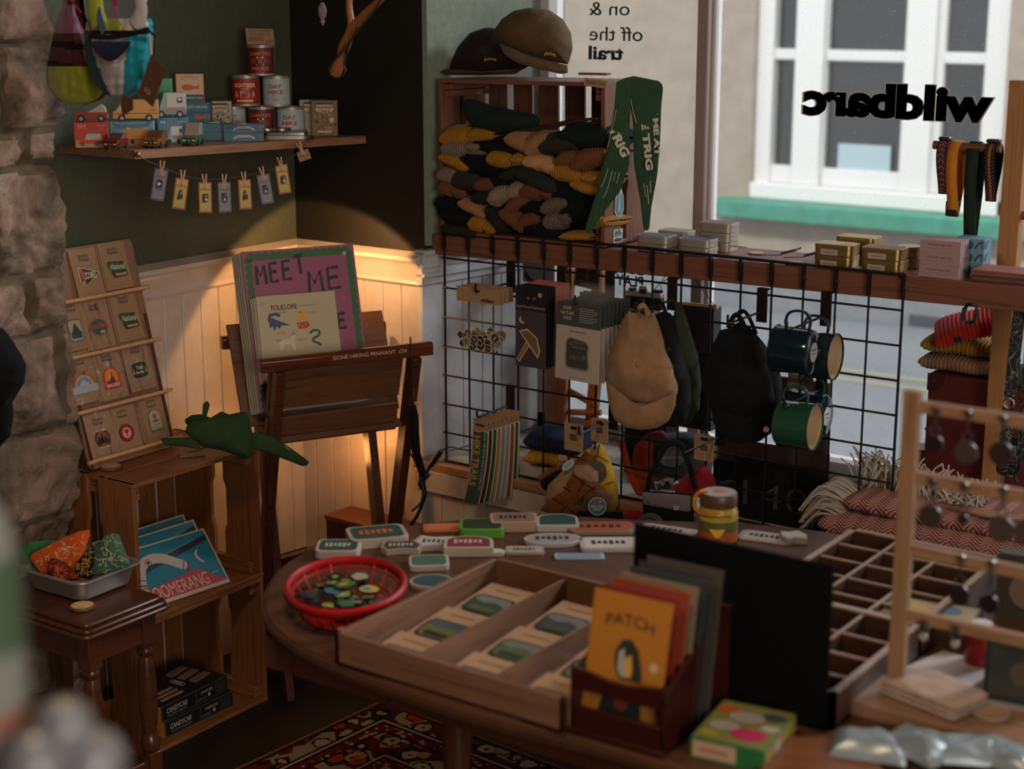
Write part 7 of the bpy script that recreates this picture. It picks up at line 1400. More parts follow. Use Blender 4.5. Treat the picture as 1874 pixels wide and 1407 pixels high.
tins(1523, .030, .086, .060, .0245, 2, GOLDTIN, '#a8956a', 'gold_tin', 'front left of the gold ones', gG, lab='#9a8d80'); tins(1611, .030, .088, .060, .0245, 2, GOLDTIN, '#9a6a50', 'gold_tin', 'front right of the gold ones', gG, lab='#9a8d80')
tins(1562, .105, .088, .060, .0285, 2, GOLDTIN, '#a8956a', 'gold_tin', 'standing behind the two front gold ones', gG, lab='#9a8d80')
for k in range(2):
    t = thing('round_gold_tin', ('lower', 'upper')[k]+' round gold tin beside the pink soap boxes', 'tin', T(aY(1664, 450, .12).x, .12, BZ(1.2)+k*.0235), 'round gold tins'); m = M(); m.lathe([(0, 0), (.024, 0), (.025, .001), (.025, .014), (0, .014)], GOLDTIN, 30); m.build('base', t); m = M(); m.lathe([(.0258, .012), (.0262, .013), (.0262, .022), (.025, .023), (0, .023)], GOLDTIN, 30); m.build('lid', t)
def soap(x, yy, z, w_, d, h, c, label, grp, a, blue=False):
    X = T(x, yy, z) @ rz(a); m = M(); m.box((0, d/2, h/2), (w_, d, h), P(c)); F = FP(-EP)
    if not blue:
        m.text('Natural Vegan Bar', 0, h*.64, .006, P('#7a2432'), F, w=w_*.62, shear=.2); m.text('handmade soap with oils', 0, h*.36, .0022, P('#7a5a5e'), F, w=w_*.7)
        S = RSF(w_/2+EP); m.flat([(d*.1, 0), (d*.3, h*.5), (d*.1, h), (d*.14, h), (d*.36, h*.5), (d*.14, 0)], P('#8a7478'), S); m.text('Made in', d*.62, h*.62, .005, P('#8a2a36'), S, .0002, w=d*.4, shear=.2); m.text('Scotland', d*.62, h*.38, .004, P('#8a2a36'), S, .0002, w=d*.4, shear=.2)
    else:
        for q in (F, RSF(w_/2+EP)): m.disc(.0, h*.5, .008, P('#27465a'), q, ry=.010, n=12); m.tube([(.012, h*.2, .0003), (.018, h*.6, .0003), (.026, h*.8, .0003)], .002, P('#1b3342'), 5, q, flat=.1, up=(0, 0, 1))
    one(m, 'soap_box', label, 'soap box', X, grp, bev=.0012)
xs = aY(1719, 500, .02).x
for k in range(3): soap(xs+.001*(k % 2), .016, BZ(1.28)+k*.0262, .086, .052, .026, '#8f7678', ('lowest', 'middle', 'top')[k]+' pink soap box of the stack near the post', 'pink soap boxes', 3*(k-1)*.6); soap(xs+.040, .078, BZ(1.28)+k*.0262, .060, .052, .026, '#58808f', ('lowest', 'middle', 'top')[k]+' blue soap box behind the pink stack', 'blue soap boxes', 2, True)
xs = aY(1840, 505, .05).x
for k in range(5): m = M(); m.box((0, .04, .0025), (.115, .085, .0046), P(['#4a2d28', '#5d4038', '#4a2d28', '#6b4a40', '#7a3c30'][k])); one(m, 'greetings_card', ('lowest', 'second', 'third', 'fourth', 'top')[k]+' card of the flat pile at the right end of the shelf', 'card', T(xs+.002*(k % 2), .012, BZ(1.4)+k*.005) @ rz((-2, 3, 0, 4, 1)[k]), 'flat cards piled on the shelf')
# sporks, slices, tag
def spork(px, py, label):
    t = thing('spork', label, 'spork', T(aY(px, py, .045)) @ rz(25)); m = M(); g = P('#2b2c33', .3); m.surf(lambda u, v: ((v-.5)*.034+.0, (u-.5)*.014*(1-.5*abs(2*v-1)**3), .004+.010*v+.004*(2*u-1)**2), 8, 10, g); m.build('bowl', t, solid=.001)
    m = M()
    for k in range(3): m.tube([(.016, (k-1)*.004, .016), (.027, (k-1)*.0042, .021)], .0011, g, 6)
    m.build('tines', t); m = M(); m.tube([(-.016, 0, .004), (-.06, 0, .002)], .003, g, 8, flat=.4); m.build('handle', t)
spork(1443, 470, 'dark titanium spork lying on the shelf between silver and gold tins'); spork(1485, 474, 'second spork half hidden behind the gold tins')
token(aY(1385, 466, .06)+Vector((0, 0, -.0)), 'round wood slice on the shelf between the tins and the spork', .8); token(Vector((aY(1450, 480, .02).x, .03, BZ(.9))), 'round wood slice beneath the sporks at the shelf front', .8)
m = M(); m.prism([(-.02, -.004), (.016, -.006), (.02, .002), (-.018, .006)], .002, KRAFT); one(m, 'paper_tag', 'narrow paper tag sticking out behind the silver tins', 'tag', T(aY(1352, 452, .10)))
# ================================================================== RUG
RG = base('rug_wool', '#3a1512', .95, spec=.05)
def rugmat():
    n, l = nt(RG); v = coords(RG); sx = n.new('ShaderNodeSeparateXYZ'); l.new(v, sx.inputs[0])
    def mt(op, *a):
        q = n.new('ShaderNodeMath'); q.operation = op
        for i, s in enumerate(a):
            if isinstance(s, (int, float)): q.inputs[i].default_value = s
            else: l.new(s, q.inputs[i])
        return q.outputs[0]
    def vor(scale, feat='F1'):
        q = n.new('ShaderNodeTexVoronoi'); q.inputs['Scale'].default_value = scale; q.feature = feat; l.new(v, q.inputs['Vector']); return q
    def mix(f, a, b):
        q = n.new('ShaderNodeMix'); q.data_type = 'RGBA'; l.new(f, q.inputs[0]) if not isinstance(f, float) else None
        for i, s in ((6, a), (7, b)):
            if isinstance(s, str): q.inputs[i].default_value = lin(s)
            else: l.new(s, q.inputs[i])
        return q.outputs[2]
    d = mt('MINIMUM', sx.outputs['X'], mt('MULTIPLY', sx.outputs['Y'], -1.0))     # distance in from the two edges in view
    # field of petalled flowers
    a = vor(17); fl = n.new('ShaderNodeTexNoise'); fl.inputs['Scale'].default_value = 70; l.new(v, fl.inputs['Vector'])
    dd = mt('ADD', a.outputs['Distance'], mt('MULTIPLY', mt('SUBTRACT', fl.outputs[0], .5), .35))
    hue = n.new('ShaderNodeSeparateColor'); l.new(a.outputs['Color'], hue.inputs[0])
    pal = ramp(RG, hue.outputs[0], [(0, '#8a7358'), (.25, '#8a2a18'), (.45, '#96816a'), (.62, '#37423a'), (.8, '#8d6a3a')], 'CONSTANT')
    gr = ramp(RG, hue.outputs[1], [(0, '#4a1410'), (.35, '#7d6a52'), (.6, '#541a12'), (.85, '#20242a')], 'CONSTANT')
    core = mt('LESS_THAN', dd, .12); pet = mt('LESS_THAN', dd, .36); out = mt('LESS_THAN', dd, .45)
    field = mix(core, mix(pet, mix(out, gr, '#120d0d'), pal), '#5d2216')
    b = vor(60); hb = n.new('ShaderNodeSeparateColor'); l.new(b.outputs['Color'], hb.inputs[0])
    small = mix(mt('LESS_THAN', b.outputs['Distance'], .38), '#501610', ramp(RG, hb.outputs[0], [(0, '#8f7c60'), (.4, '#1b1c20'), (.6, '#9a4a2a'), (.8, '#8a7a5c')], 'CONSTANT'))
    bands = [(.012, '#6b5238'), (.02, '#16110f'), (.075, None), (.082, '#141010'), (.090, '#8a7a66'), (.098, '#141010'), (.125, 's'), (.132, '#141010'), (.215, 'f'), (.222, '#8a7a66'), (.230, '#141010'), (.258, 's'), (.266, '#8a7a66'), (.272, '#141010')]
    out_ = field
    for lim, c in reversed(bands):
        src = field if c in (None, 'f') else small if c == 's' else c
        out_ = mix(mt('LESS_THAN', d, lim), out_, src)
    setcol(RG, out_); bump(RG, tnoise(RG, v, 400, 3), .5, .003)
rugmat()
rp0 = aZ(440, 1400, .008); rp1 = aZ(700, 1279, .008)
ua = (rp0-rp1).normalized()          # along the near left edge towards the camera
XR_ = frame(rp1, Vector((-ua.y, ua.x, 0)) if Vector((-ua.y, ua.x, 0)).x > 0 else Vector((ua.y, -ua.x, 0)), -ua)
m = M(); m.box2((0, -1.9, -.007), (1.25, 0, 0), RG); one(m, 'patterned_rug', 'red and cream patterned oriental rug on the dark floor', 'rug', XR_, bev=.003)
# ================================================================== TABLE
TZ = .72; TW_ = wood('table_top', '#4e3220', '#38221a', 0, .7, .4); TL_ = DARKW(2)
tp = [(.80, -1.447), (.92, -1.472), (1.181, -1.485), (1.457, -1.465), (1.9, -1.49), (2.35, -1.48), (2.40, -1.0), (2.35, -.50), (1.7, -.43), (1.3, -.45), (1.155, -.483), (1.03, -.545), (.935, -.600), (.815, -.655), (.703, -.735), (.619, -.845), (.555, -.96), (.530, -1.087), (.548, -1.19), (.595, -1.28), (.657, -1.36), (.72, -1.41)]
tps = smooth_path([(x, y, 0) for x, y in tp+[tp[0]]], 4)[:-1]; tpc = Vector((1.45, -1.0, 0))
tb = thing('display_table', 'dark rounded wooden table covered in stickers and trays in the foreground', 'table', T(1.45, -1.0, 0))
m = M(); ins = lambda k: [((p.x-1.45)*k, (p.y+1.0)*k) for p in tps]
m.prism(ins(1.0), .014, TW_, z0=TZ-.016); m.prism(ins(.992), .004, TW_, z0=TZ-.003); m.prism(ins(.985), .012, TW_, z0=TZ-.027); m.build('table_top', tb, bev=.004)
m = M(); m.prism([(-.75, -.40), (.8, -.40), (.8, .42), (-.55, .36), (-.80, .0), (-.80, -.2)], .055, TL_, z0=TZ-.085); m.build('apron', tb)
for x, y in ((aY(836, 1380, -1.2).x-1.45, -.2), (.75, -.35), (.7, .4), (-.45, .30)): m = M(); m.lathe([(0, 0), (.018, 0), (.02, .05), (.026, .2), (.020, .4), (.026, .5), (.024, TZ-.06), (0, TZ-.06)], TL_, 20, T(x, y, 0)); m.build('leg', tb)
def onT(px, py, z=0.): return aZ(px, py, TZ+.0012+z)
# stickers
def stk(px, py, w_, h, a, edge, fill, kind, label, th=.008, name='sticker_stack', txt='', tc='#1c1c1e'):
    t = thing(name, label, 'sticker', T(onT(px, py)) @ rz(a), 'die cut stickers spread on the table')
    sh_ = {'round': [(w_/2*math.cos(i*math.pi/12), h/2*math.sin(i*math.pi/12)) for i in range(24)], 'rect': rr(-w_/2, -h/2, w_/2, h/2, h*.18), 'arch': [(-w_/2, -h/2), (w_/2, -h/2)]+[(w_/2*math.cos(i*math.pi/10), h*.1+h*.4*math.sin(i*math.pi/10)) for i in range(11)],
           'hex': [(-w_*.5, 0), (-w_*.38, -h*.5), (w_*.38, -h*.5), (w_*.5, 0), (w_*.38, h*.5), (-w_*.38, h*.5)], 'bean': [(-w_*.5, -h*.1), (-w_*.35, -h*.5), (0, -h*.34), (w_*.4, -h*.5), (w_*.5, 0), (w_*.3, h*.5), (-w_*.1, h*.38), (-w_*.4, h*.5)]}[kind]
    m = M(); m.prism(sh_, th, P(edge)); m.build('backing', t, bev=.0008)
    m = M(); m.flat([(x*.86, y*.84) for x, y in sh_], P(fill), I4, th+.0005)
    if txt:
        for q in range(6): e_ = (q*7+len(label)) % 3; m.rect(-w_*.30+q*w_*.10, -h*(.10+.03*e_), -w_*.30+q*w_*.10+w_*.065, h*(.12+.02*e_), P(tc), I4, th+.001)
    m.build('printed_face', t); return t
SX_ = [(620, 1012, .062, .05, 35, '#a39a92', '#2d3b36', 'rect', 'grey green rounded sticker at the left edge of the table by the basket', .012, 'HIKE', '#9fa79c'), (690, 990, .085, .06, 50, '#968a7e', '#1d4235', 'rect', 'curled dark green sticker with orange detail, back left', .014, 'CAMP', '#b5502a'),
 (735, 1008, .06, .04, 40, '#8f8276', '#33302e', 'bean', 'black and cream lettered sticker in front of the curled green one', .009, 'GO OUT', '#a39a8c'), (800, 1000, .07, .05, 30, '#8f8680', '#b0a8a0', 'bean', 'pale line drawn sticker in the middle of the back row', .008, 'www', '#4a4440'), (830, 968, .09, .03, 38, '#a5623a', '#b8683c', 'rect', 'orange sticker strip at the very back of the table', .004, '', ''),
 (882, 975, .065, .05, 36, '#4f8a22', '#1f2a1a', 'rect', 'bright green framed sticker at the back', .014, '', ''), (858, 1008, .07, .05, 36, '#a59a90', '#6d2228', 'arch', 'sticker with dark red pine mountain on cream', .014, 'TREES', '#b59a90'), (940, 965, .07, .045, 38, '#a08274', '#7d6254', 'rect', 'glossy tan sticker with dark lettering at the back', .016, 'ROAM', '#1c1614'),
 (1020, 962, .062, .055, 36, '#a3a29c', '#1e4638', 'arch', 'white domed sticker with a green stripe at the back', .010, '', ''), (1100, 970, .11, .045, 36, '#7d6c62', '#a04a2a', 'hex', 'wide brown sticker with orange lettering', .006, 'EXPLORE', '#241c1a'), (1012, 992, .085, .05, 36, '#a09a98', '#8f898a', 'round', 'large pale oval sticker with black script', .006, 'Outside', '#2a2628'),
 (1115, 1000, .085, .05, 36, '#a09a98', '#b5afac', 'rect', 'white sticker with a bold black word beside the black board', .006, 'WILD', '#2a2628'), (1000+-40, 1010, .055, .03, 36, '#8d8079', '#9a9088', 'rect', 'small faded sticker between the pale oval and the wooden tray', .004, 'trail', '#3a3634'), (785, 1035, .055, .045, 40, '#a3988c', '#3c5a44', 'rect', 'white edged sticker with green and orange scene right of the basket', .008, '', ''),
 (790, 1070, .06, .05, 38, '#9a8f84', '#27424c', 'round', 'round sticker with teal landscape tucked by the wooden tray', .006, '', ''), (905, 1015, .03, .02, 36, '#a59a90', '#b5aaa0', 'round', 'tiny pale round sticker in front of the red mountain one', .006, '', ''), (1060, 1020, .07, .022, 36, '#8d9aa5', '#6d8090', 'rect', 'thin pale blue strip sticker behind the wooden tray', .003, '', ''),
 (1222, 972, .11, .045, 10, '#9a918d', '#a59c98', 'rect', 'white card lying between the black board and the orange jar', .003, '~', '#2a2628'), (1400, 985, .10, .055, 12, '#9a918d', '#a59c98', 'rect', 'white card with fine drawing right of the jar', .003, '/', '#2a2628'), (1452, 990, .05, .05, 40, '#8f9090', '#a5a5a2', 'bean', 'crumpled pale sticker beside the divided tray', .010, '', '')]
for q in SX_: stk(q[0], q[1], q[2]*(1.3 if q[0] < 1150 else 1), q[3]*(1.35 if q[0] < 1150 else 1), q[4], q[5], q[6], q[7], q[8], th=q[9]*1.3, txt=q[10], tc=q[11] or '#111111')
# red basket
bc = (aZ(520, 1075, TZ+.045)+aZ(745, 1065, TZ+.045))/2; fwd = Vector((FW.x, FW.y, 0)).normalized(); BX = frame(Vector((bc.x, bc.y, TZ+.001)), RT, fwd); RP = base('red_plastic', '#8f1214', .3)
t = thing('red_basket', 'oval red plastic food basket with lattice sides full of pins', 'basket', BX); ba, bb = .098, .128
m = M(); NN = 44; rings = [(0, .70), (.004, .74), (.012, .79), (.030, .90), (.038, .95)]
def bp_(k, z, s): a = 2*math.pi*k/NN; return (ba*s*math.cos(a), bb*s*math.sin(a), z)
for (z, s) in ((.012, .79), (.032, .92)): m.tube([bp_(k, z, s) for k in range(NN)], .0022, RP, 6, closed=True)
for k in range(NN): m.tube([bp_(k, .002, .72), bp_(k, .012, .79), bp_(k, .032, .92), bp_(k, .045, .97)], .0020, RP, 5) if k % 2 == 0 else None
m.build('lattice', t)
m = M(); m.surf(lambda u, v: bp_(u*NN, .001+.0*v, .74*v), NN, 1, RP, cu=True); m.build('base', t, solid=.002)
m = M(); m.surf(lambda u, v: bp_(u*NN, (.036, .046, .049, .046, .036)[int(round(v*4))], (.945, .955, .99, 1.03, 1.035)[int(round(v*4))]), NN, 4, RP, cu=True); m.build('rim', t, solid=.0025)
rnd = random.Random(11); pc_ = ['#3a6a2c', '#7d8a3a', '#1c1d20', '#a58a38', '#3a6a80', '#8f8a84', '#5d3a2a', '#23303a', '#8a7f6a', '#2d5a3a']
for k in range(44):
    r = math.sqrt(rnd.random())*.66; a = rnd.random()*6.28; s = rnd.uniform(.012, .021); c = pc_[k % len(pc_)]; X = BX @ T(ba*r*math.cos(a), bb*r*math.sin(a), .008+.0007*k) @ rz(rnd.uniform(0, 180)) @ rx(rnd.uniform(-14, 14))
    m = M(); n_ = rnd.choice([4, 5, 6, 10]); o_ = [(s*math.cos(2*math.pi*i/n_)*rnd.uniform(.8, 1.2), s*math.sin(2*math.pi*i/n_)) for i in range(n_)]; m.prism(o_, .002, BLKMETAL, X); m.flat([(p[0]*.86, p[1]*.86) for p in o_], P(c), X, .0024); m.flat([(p[0]*.4, p[1]*.4+s*.2) for p in o_], P(rnd.choice(pc_)), X, .0028)
    one(m, 'enamel_pin', 'small bright enamel pin heaped in the red basket', 'pin badge', group='enamel pins heaped in the red basket')
# wooden tray of patch cards
X0_, Y0_ = aZ(612, 1160, TZ+.05).x, aZ(612, 1160, TZ+.05).y; tx1 = 1.345; ty1 = -1.055
tw, td = tx1-X0_, ty1-Y0_; t = thing('patch_tray', 'shallow wooden tray with slanting dividers holding kraft patch cards', 'tray', T(X0_, Y0_, TZ+.001)); wd = wood('tray_wood', '#6d4c37', '#543726', 0); wd1 = wood('tray_wood', '#6d4c37', '#543726', 1)
m = M(); m.box2((0, 0, 0), (tw, td, .005), DARKW(0)); m.build('base', t)
for a, b, w_ in (((0, 0), (tw, .009), wd), ((0, td-.009), (tw, td), wd), ((0, 0), (.009, td), wd1), ((tw-.009, 0), (tw, td), wd1)): m = M(); m.box2((a[0], a[1], .0), (b[0], b[1], .052), w_); m.build('side', t, bev=.001)
for x in (tw*.36, tw*.69): m = M(); m.box2((x-.003, .009, .005), (x+.003, td-.009, .047), wd1); m.build('divider', t)
scn = [('#3d4648', '#1f2820', '#6a6a68'), ('#56562a', '#181f14', '#3a444e'), ('#2f3a20', '#43502e', '#5f6664'), ('#3a443e', '#525a32', '#454f56'), ('#434d24', '#1d2c1a', '#5c6054'), ('#283034', '#3a3a26', '#625e58')]
k = 0
for ci, x in enumerate((tw*.18, tw*.525, tw*.845)):
    for ri, y in enumerate((.085, .205, .33)):
        X = T(X0_+x, Y0_+y-.035, TZ+.012+.003*ri) @ rx(6)
        pt2 = thing('patch_card', 'kraft card with framed landscape patch, %s slot, %s' % (('left', 'middle', 'right')[ci], ('nearest the tray front', 'halfway back', 'at the back')[ri]), 'patch card', X, 'landscape patch cards in the wooden tray')
        m = M(); m.prism(rr(-.047, -.045, .047, .075, .002), .0012, KRAFT)
        m.build('card', pt2); c = scn[k % 6]; k += 1
        m = M(); sh_ = [(-.038, -.022), (-.028, -.032), (.028, -.032), (.038, -.022), (.040, .018), (.032, .030), (-.032, .030), (-.040, .018)]; m.prism(sh_, .0022, P('#15171a'), T(0, 0, .001)); F = T(0, 0, .0034)
        m.flat([(p[0]*.88, p[1]*.88) for p in sh_], P(c[2]), F); m.flat([(-.033, -.019), (-.025, -.028), (.025, -.028), (.033, -.019), (.034, -.002), (.010, .010), (-.012, .002), (-.034, .010)], P(c[0]), F, .0003); m.flat([(-.026, -.017), (-.018, -.024), (.018, -.024), (.026, -.017), (.02, -.012), (-.02, -.010)], P(c[1]), F, .0006)
        m.rect(-.025, .053, .025, .0555, P('#5b4636'), T(0, 0, .0016)); m.build('patch', pt2)
# mahogany card box with greetings cards
cx0, cy0 = aZ(1045, 1325, TZ).x, -1.462; cwid = .148; cdep = .20
t = thing('card_box', 'dark red wooden desk box holding greetings cards, near the table front', 'card box', T(cx0+.012, cy0, TZ+.001) @ rz(2)); mh = base('mahogany_gloss', '#2e0c08', .45, spec=.3)
m = M()
for x in (0, cwid-.008): m.prism([(0, 0), (cdep, 0), (cdep, .155), (cdep*.75, .15), (0, .085)], .008, mh, frame((x, 0, 0), (0, 1, 0), (0, 0, 1)))
m.box2((0, 0, 0), (cwid, cdep, .008), mh); m.box2((0, cdep-.008, 0), (cwid, cdep, .155), mh); m.build('body', t, bev=.001)
m = M(); F = FP(0); m.prism([(0, .008), (cwid, .008), (cwid, .040), (0, .040)], .008, mh, FP(.008)); m.prism([(0, .066), (cwid, .066), (cwid, .098), (cwid*.6, .088), (cwid*.4, .088), (0, .098)], .008, mh, FP(.008)); m.build('front_rail', t, bev=.001)
m = M(); m.box2((-.003, -.006, 0), (cwid+.003, .004, .008), mh); m.build('foot_moulding', t, bev=.001)
def gcard(yy, z, w_, h, col, label, fn=None, lean=10, dx=0):
    t = thing('greetings_card', label, 'greetings card', T(cx0+.012+cwid/2+dx, cy0+yy, TZ+z) @ rz(2) @ rx(-lean), 'greetings cards in the dark red box'); m = M(); m.box((0, 0, h/2), (w_, .002, h), P(col)); m.build('card', t)
    if fn: m = M(); fn(m, w_, h); m.build('printed_front', t)
def peng(m, w_, h):
    F = FP(-.0014); k = P('#26221c'); m.rect(-w_/2+.002, .002, w_/2-.002, h-.002, P('#99601a'), F)
    m.text('PATCH', 0, h*.78, .016, k, F, .0003, w=w_*.62, bold=.01, arc=.006); m.flat([(-.016, h*.44), (-.018, h*.56), (-.008, h*.66), (.006, h*.67), (.018, h*.60), (.026, h*.46), (.028, h*.36), (-.008, h*.36)], P('#26241f'), F, .0004)
    m.flat([(-.012, h*.44), (-.012, h*.56), (-.004, h*.60), (.0, h*.50), (.006, h*.38), (-.006, h*.38)], P('#8f8a80'), F, .0007); m.flat([(.002, h*.40), (.0, h*.52), (.008, h*.56), (.012, h*.44), (.010, h*.38)], P('#b08a2a'), F, .0009)
    m.disc(w_*.36, h*.50, .007, P('#b08a6a'), F, .0005, n=16); m.flat([(-.035, .012), (.035, .012), (.026, .055), (-.026, .055)], P('#161c18'), F, .0005); m.disc(0, .035, .012, P('#6d2418'), F, .0008, n=12)
gcard(.014, .022, .122, .182, '#99601a', 'orange yellow card with a penguin drawing at the front of the dark red box', peng, 12, -.004)
for k, (c, l) in enumerate((('#6d2014', 'red card right behind the penguin card'), ('#7a2c1c', 'bright red card third from the front'), ('#6d5a44', 'tan card fourth from the front'), ('#232a28', 'dark card fifth from the front'), ('#2a2a26', 'dark card sixth from the front'), ('#3a342a', 'brown black card at the back of the dark red box'))): gcard(.034+k*.016, .015, .120, .192+.004*k, c, l, None, 10, .004*k)
# black board
bx0_, bx1_ = aY(1160, 1000, -1.262).x, aY(1516, 1200, -1.262).x; bzt0 = aY(1160, 958, -1.262).z; bzt1 = aY(1520, 1036, -1.262).z
m = M(); m.prism([(bx0_, TZ+.001), (bx1_, TZ+.001), (bx1_, bzt1), (bx0_, bzt0)], .006, base('black_board', '#0a0a0a', .9, spec=.05), frame((0, -1.256, 0), (1, 0, 0), (0, 0, 1))); one(m, 'black_board', 'large plain black display board standing upright on the table', 'display board')
# orange lidded jar
jp = onT(1313, 988); t = thing('orange_jar', 'clear plastic jar with brown screw lid and orange strap behind the black board', 'jar', T(jp) @ rz(20)); JR = .0375
AMB = base('amber_plastic', '#b06a10', .12, spec=.5); JH = .082
m = M(); m.lathe([(0, 0), (JR-.004, 0), (JR, .004), (JR, JH*.70), (JR*.93, JH*.80), (JR*.86, JH*.86), (0, JH*.86)], base('jar_body', '#8f8238', .12), 36); m.build('body', t)
m = M(); sector(m, JR, .004, JH*.30, -1.3, 1.5, P('#9a4416')); sector(m, JR, JH*.30, JH*.55, -1.3, 1.5, P('#4f4a1e')); wraptext(m, 'v', .004, JH*.30, .016, JR, P('#c0a030'), .03, .12, eps=.0012); m.build('label', t)
m = M(); m.lathe([(0, JH*.86), (JR*.93, JH*.86), (JR*.95, JH*.88), (JR*.95, JH*1.12), (JR*.9, JH*1.16), (0, JH*1.16)], P('#4a3424', .4), 36); m.disc(0, 0, JR*.85, P('#8f8884', .3), T(0, 0, JH*1.163), n=30); m.disc(0, .004, JR*.3, P('#a8552a'), T(0, 0, JH*1.166), n=20); m.build('lid', t)
m = M(); m.tube(smooth_path([(-JR*.5, -.01, JH*1.18), (-JR*.9, -.012, JH*1.17), (-JR*1.15, -.014, JH*1.0), (-JR*1.12, -.016, JH*.8), (-JR*.9, -.020, JH*.72), (-JR*.2, -JR*1.0, JH*.72), (JR*.7, -JR*.72, JH*.72)], 5), .0055, AMB, 8, flat=.7); m.build('strap', t)
# divided tray
tz2 = TZ+.055; c1 = aZ(1560, 966, tz2); c2 = aZ(1812, 1036, tz2); c3 = aZ(1508, 1292, tz2); ex = (c2.x-c1.x); ly = c1.y-c3.y
xr_ = (c2.x+c3.x)/2; t = thing('divided_tray', 'long wooden tray divided into many small square compartments', 'tray', T(c1.x, -1.25, TZ+.001)); tw = xr_-c1.x; td = c1.y+1.25; rw = wood('pale_rim', '#8a7466', '#75604f', 1, 1, .5); rw0 = wood('pale_rim', '#8a7466', '#75604f', 0, 1, .5); ins_ = wood('tray_inside', '#3c2417', '#2a180f', 0)
m = M(); m.box2((0, 0, 0), (tw, td, .004), ins_); m.build('base', t)
for a, b, w_ in (((0, 0), (tw, .010), rw0), ((0, td-.010), (tw, td), rw0), ((0, 0), (.010, td), rw), ((tw-.010, 0), (tw, td), rw), ((0, td*.45), (tw, td*.45+.014), rw0)): m = M(); m.box2((a[0], a[1], 0), (b[0], b[1], .052), ins_); m.box2((a[0], a[1], .052), (b[0], b[1], .055), w_); m.build('side', t)
for k in (1, 2): m = M(); m.box2((tw*k/3-.0025, .01, .004), (tw*k/3+.0025, td-.01, .049), ins_); m.box2((tw*k/3-.0025, .01, .049), (tw*k/3+.0025, td-.01, .052), rw); m.build('divider', t)
for k in range(1, 9):
    if k == 4: continue
    m = M(); m.box2((.01, td*k/9-.002, .004), (tw-.01, td*k/9+.002, .046), ins_); m.box2((.01, td*k/9-.002, .046), (tw-.01, td*k/9+.002, .049), rw0); m.build('divider', t)
# keyring stand
rb_ = aZ(1640, 1268, TZ+.022); kt = thing('keyring_stand', 'pale wooden stand with four cross bars hung with keyrings, right foreground', 'display stand', T(rb_.x-.012, rb_.y-.01, TZ+.001)); kw, kw2 = wood('stand_wood', '#7f5e45', '#664831', 2), wood('stand_wood', '#7f5e45', '#664831', 0)
hh = aY(1652, 712, rb_.y).z-TZ; m = M(); m.box2((0, 0, .02), (.024, .014, hh), kw); m.build('post', kt, bev=.0015)
m = M(); m.box2((.42, 0, .02), (.444, .014, hh), kw); m.build('post', kt, bev=.0015)
for py in (738, 868, 1002, 1122):
    z = aY(1665, py, rb_.y).z-TZ; m = M(); m.box2((.022, .001, z-.011), (.425, .013, z+.006), kw2); m.build('cross_bar', kt, bev=.001)
m = M(); m.box2((-.035, -.055, 0), (.47, .060, .022), kw2); m.build('base', kt, bev=.002)
kb = Vector((rb_.x-.012, rb_.y-.01, TZ))
def keyring(px, py, rr_, col, label, top):
    c = aY(px, py, rb_.y-.013); zt = aY(px, top, rb_.y-.013).z; t = thing('keyring', label, 'keyring', T(c.x, c.y, c.z), 'keyrings hung on the wooden stand'); m = M(); m.lathe([(0, -.0015), (rr_, -.0015), (rr_, .0015), (0, .0015)], base('keyfob_'+col[1:], col, .35), 28, rx(90)); m.build('fob', t)
    m = M(); L_ = zt-c.z; m.tube([(.007*math.cos(a), 0, rr_+.006+.007*math.sin(a)) for a in [k*.63 for k in range(11)]], .0012, STEEL, 6); m.tube([(0, 0, rr_+.012), (0, 0, L_)], .0014, STEEL, 6); m.lathe([(0, -.003), (.005, -.002), (.005, .002), (0, .003)], STEEL, 12, T(0, 0, L_) @ rx(90)); m.build('ring_and_chain', t)
for q in ((1710, 812, .0125, '#1d1110', 'small dark oval keyring, top bar left', 750), (1768, 828, .016, '#3a2c28', 'brown glassy keyring in the middle of the top bar', 756), (1832, 830, .0165, '#2a1a16', 'dark round wood keyring at the right of the top bar', 765),
          (1703, 945, .0165, '#33241f', 'dark round keyring left of the second bar', 880), (1762, 950, .008, '#2a1c1a', 'slim dark keyring in the middle of the second bar', 888), (1832, 968, .018, '#3c2f28', 'large dark round keyring on the second bar', 895), (1880, 975, .018, '#3c2f28', 'dark round keyring cut by the right edge, second bar', 900),
          (1755, 1088, .0145, '#1c1412', 'dark round keyring on the third bar', 1020), (1810, 1105, .0135, '#1a1211', 'dark round keyring with pink clip on the third bar', 1030), (1690, 1165, .006, '#8a7c70', 'tiny pale ring on the lowest bar, left', 1140), (1748, 1178, .006, '#8a7c70', 'tiny pale ring on the lowest bar, right', 1150)): keyring(*q)
# things around the stand
def onB(px, py): return aZ(px, py, TZ+.0235)
t = thing('folded_cloth', 'folded pale beige cloth on the base of the keyring stand', 'cloth', T(onB(1710, 1282)) @ rz(-12)); LN = fabric('linen', '#8f786a', 250)
for k in range(3): m = M(); puff(m, [(x, y, .004+k*.008) for x, y in ((-.07, -.040), (.06, -.045), (.066, .035), (-.03, .05), (-.064, .03))], (0, 0, 1), .007, .004, LN, wr=.004, n=50, pw=.3); m.build('fold', t)
m = M(); m.lathe([(0, 0), (.024, 0), (.028, .004), (.028, .006), (.020, .005), (0, .004)], P('#8f7462'), 28); one(m, 'wooden_dish', 'small round pale wooden dish on the base of the keyring stand', 'dish', T(onB(1812, 1308)))
m = M(); m.lathe([(0, 0), (.020, 0), (.024, .01), (.026, .05), (.022, .062), (0, .066)], P('#7a1418', .3), 28); m.disc(0, 0, .016, P('#b5b0b0'), T(0, 0, .068)); one(m, 'red_pot', 'red pot with white top behind the keyring stand', 'pot', T(onT(1792, 1215)))
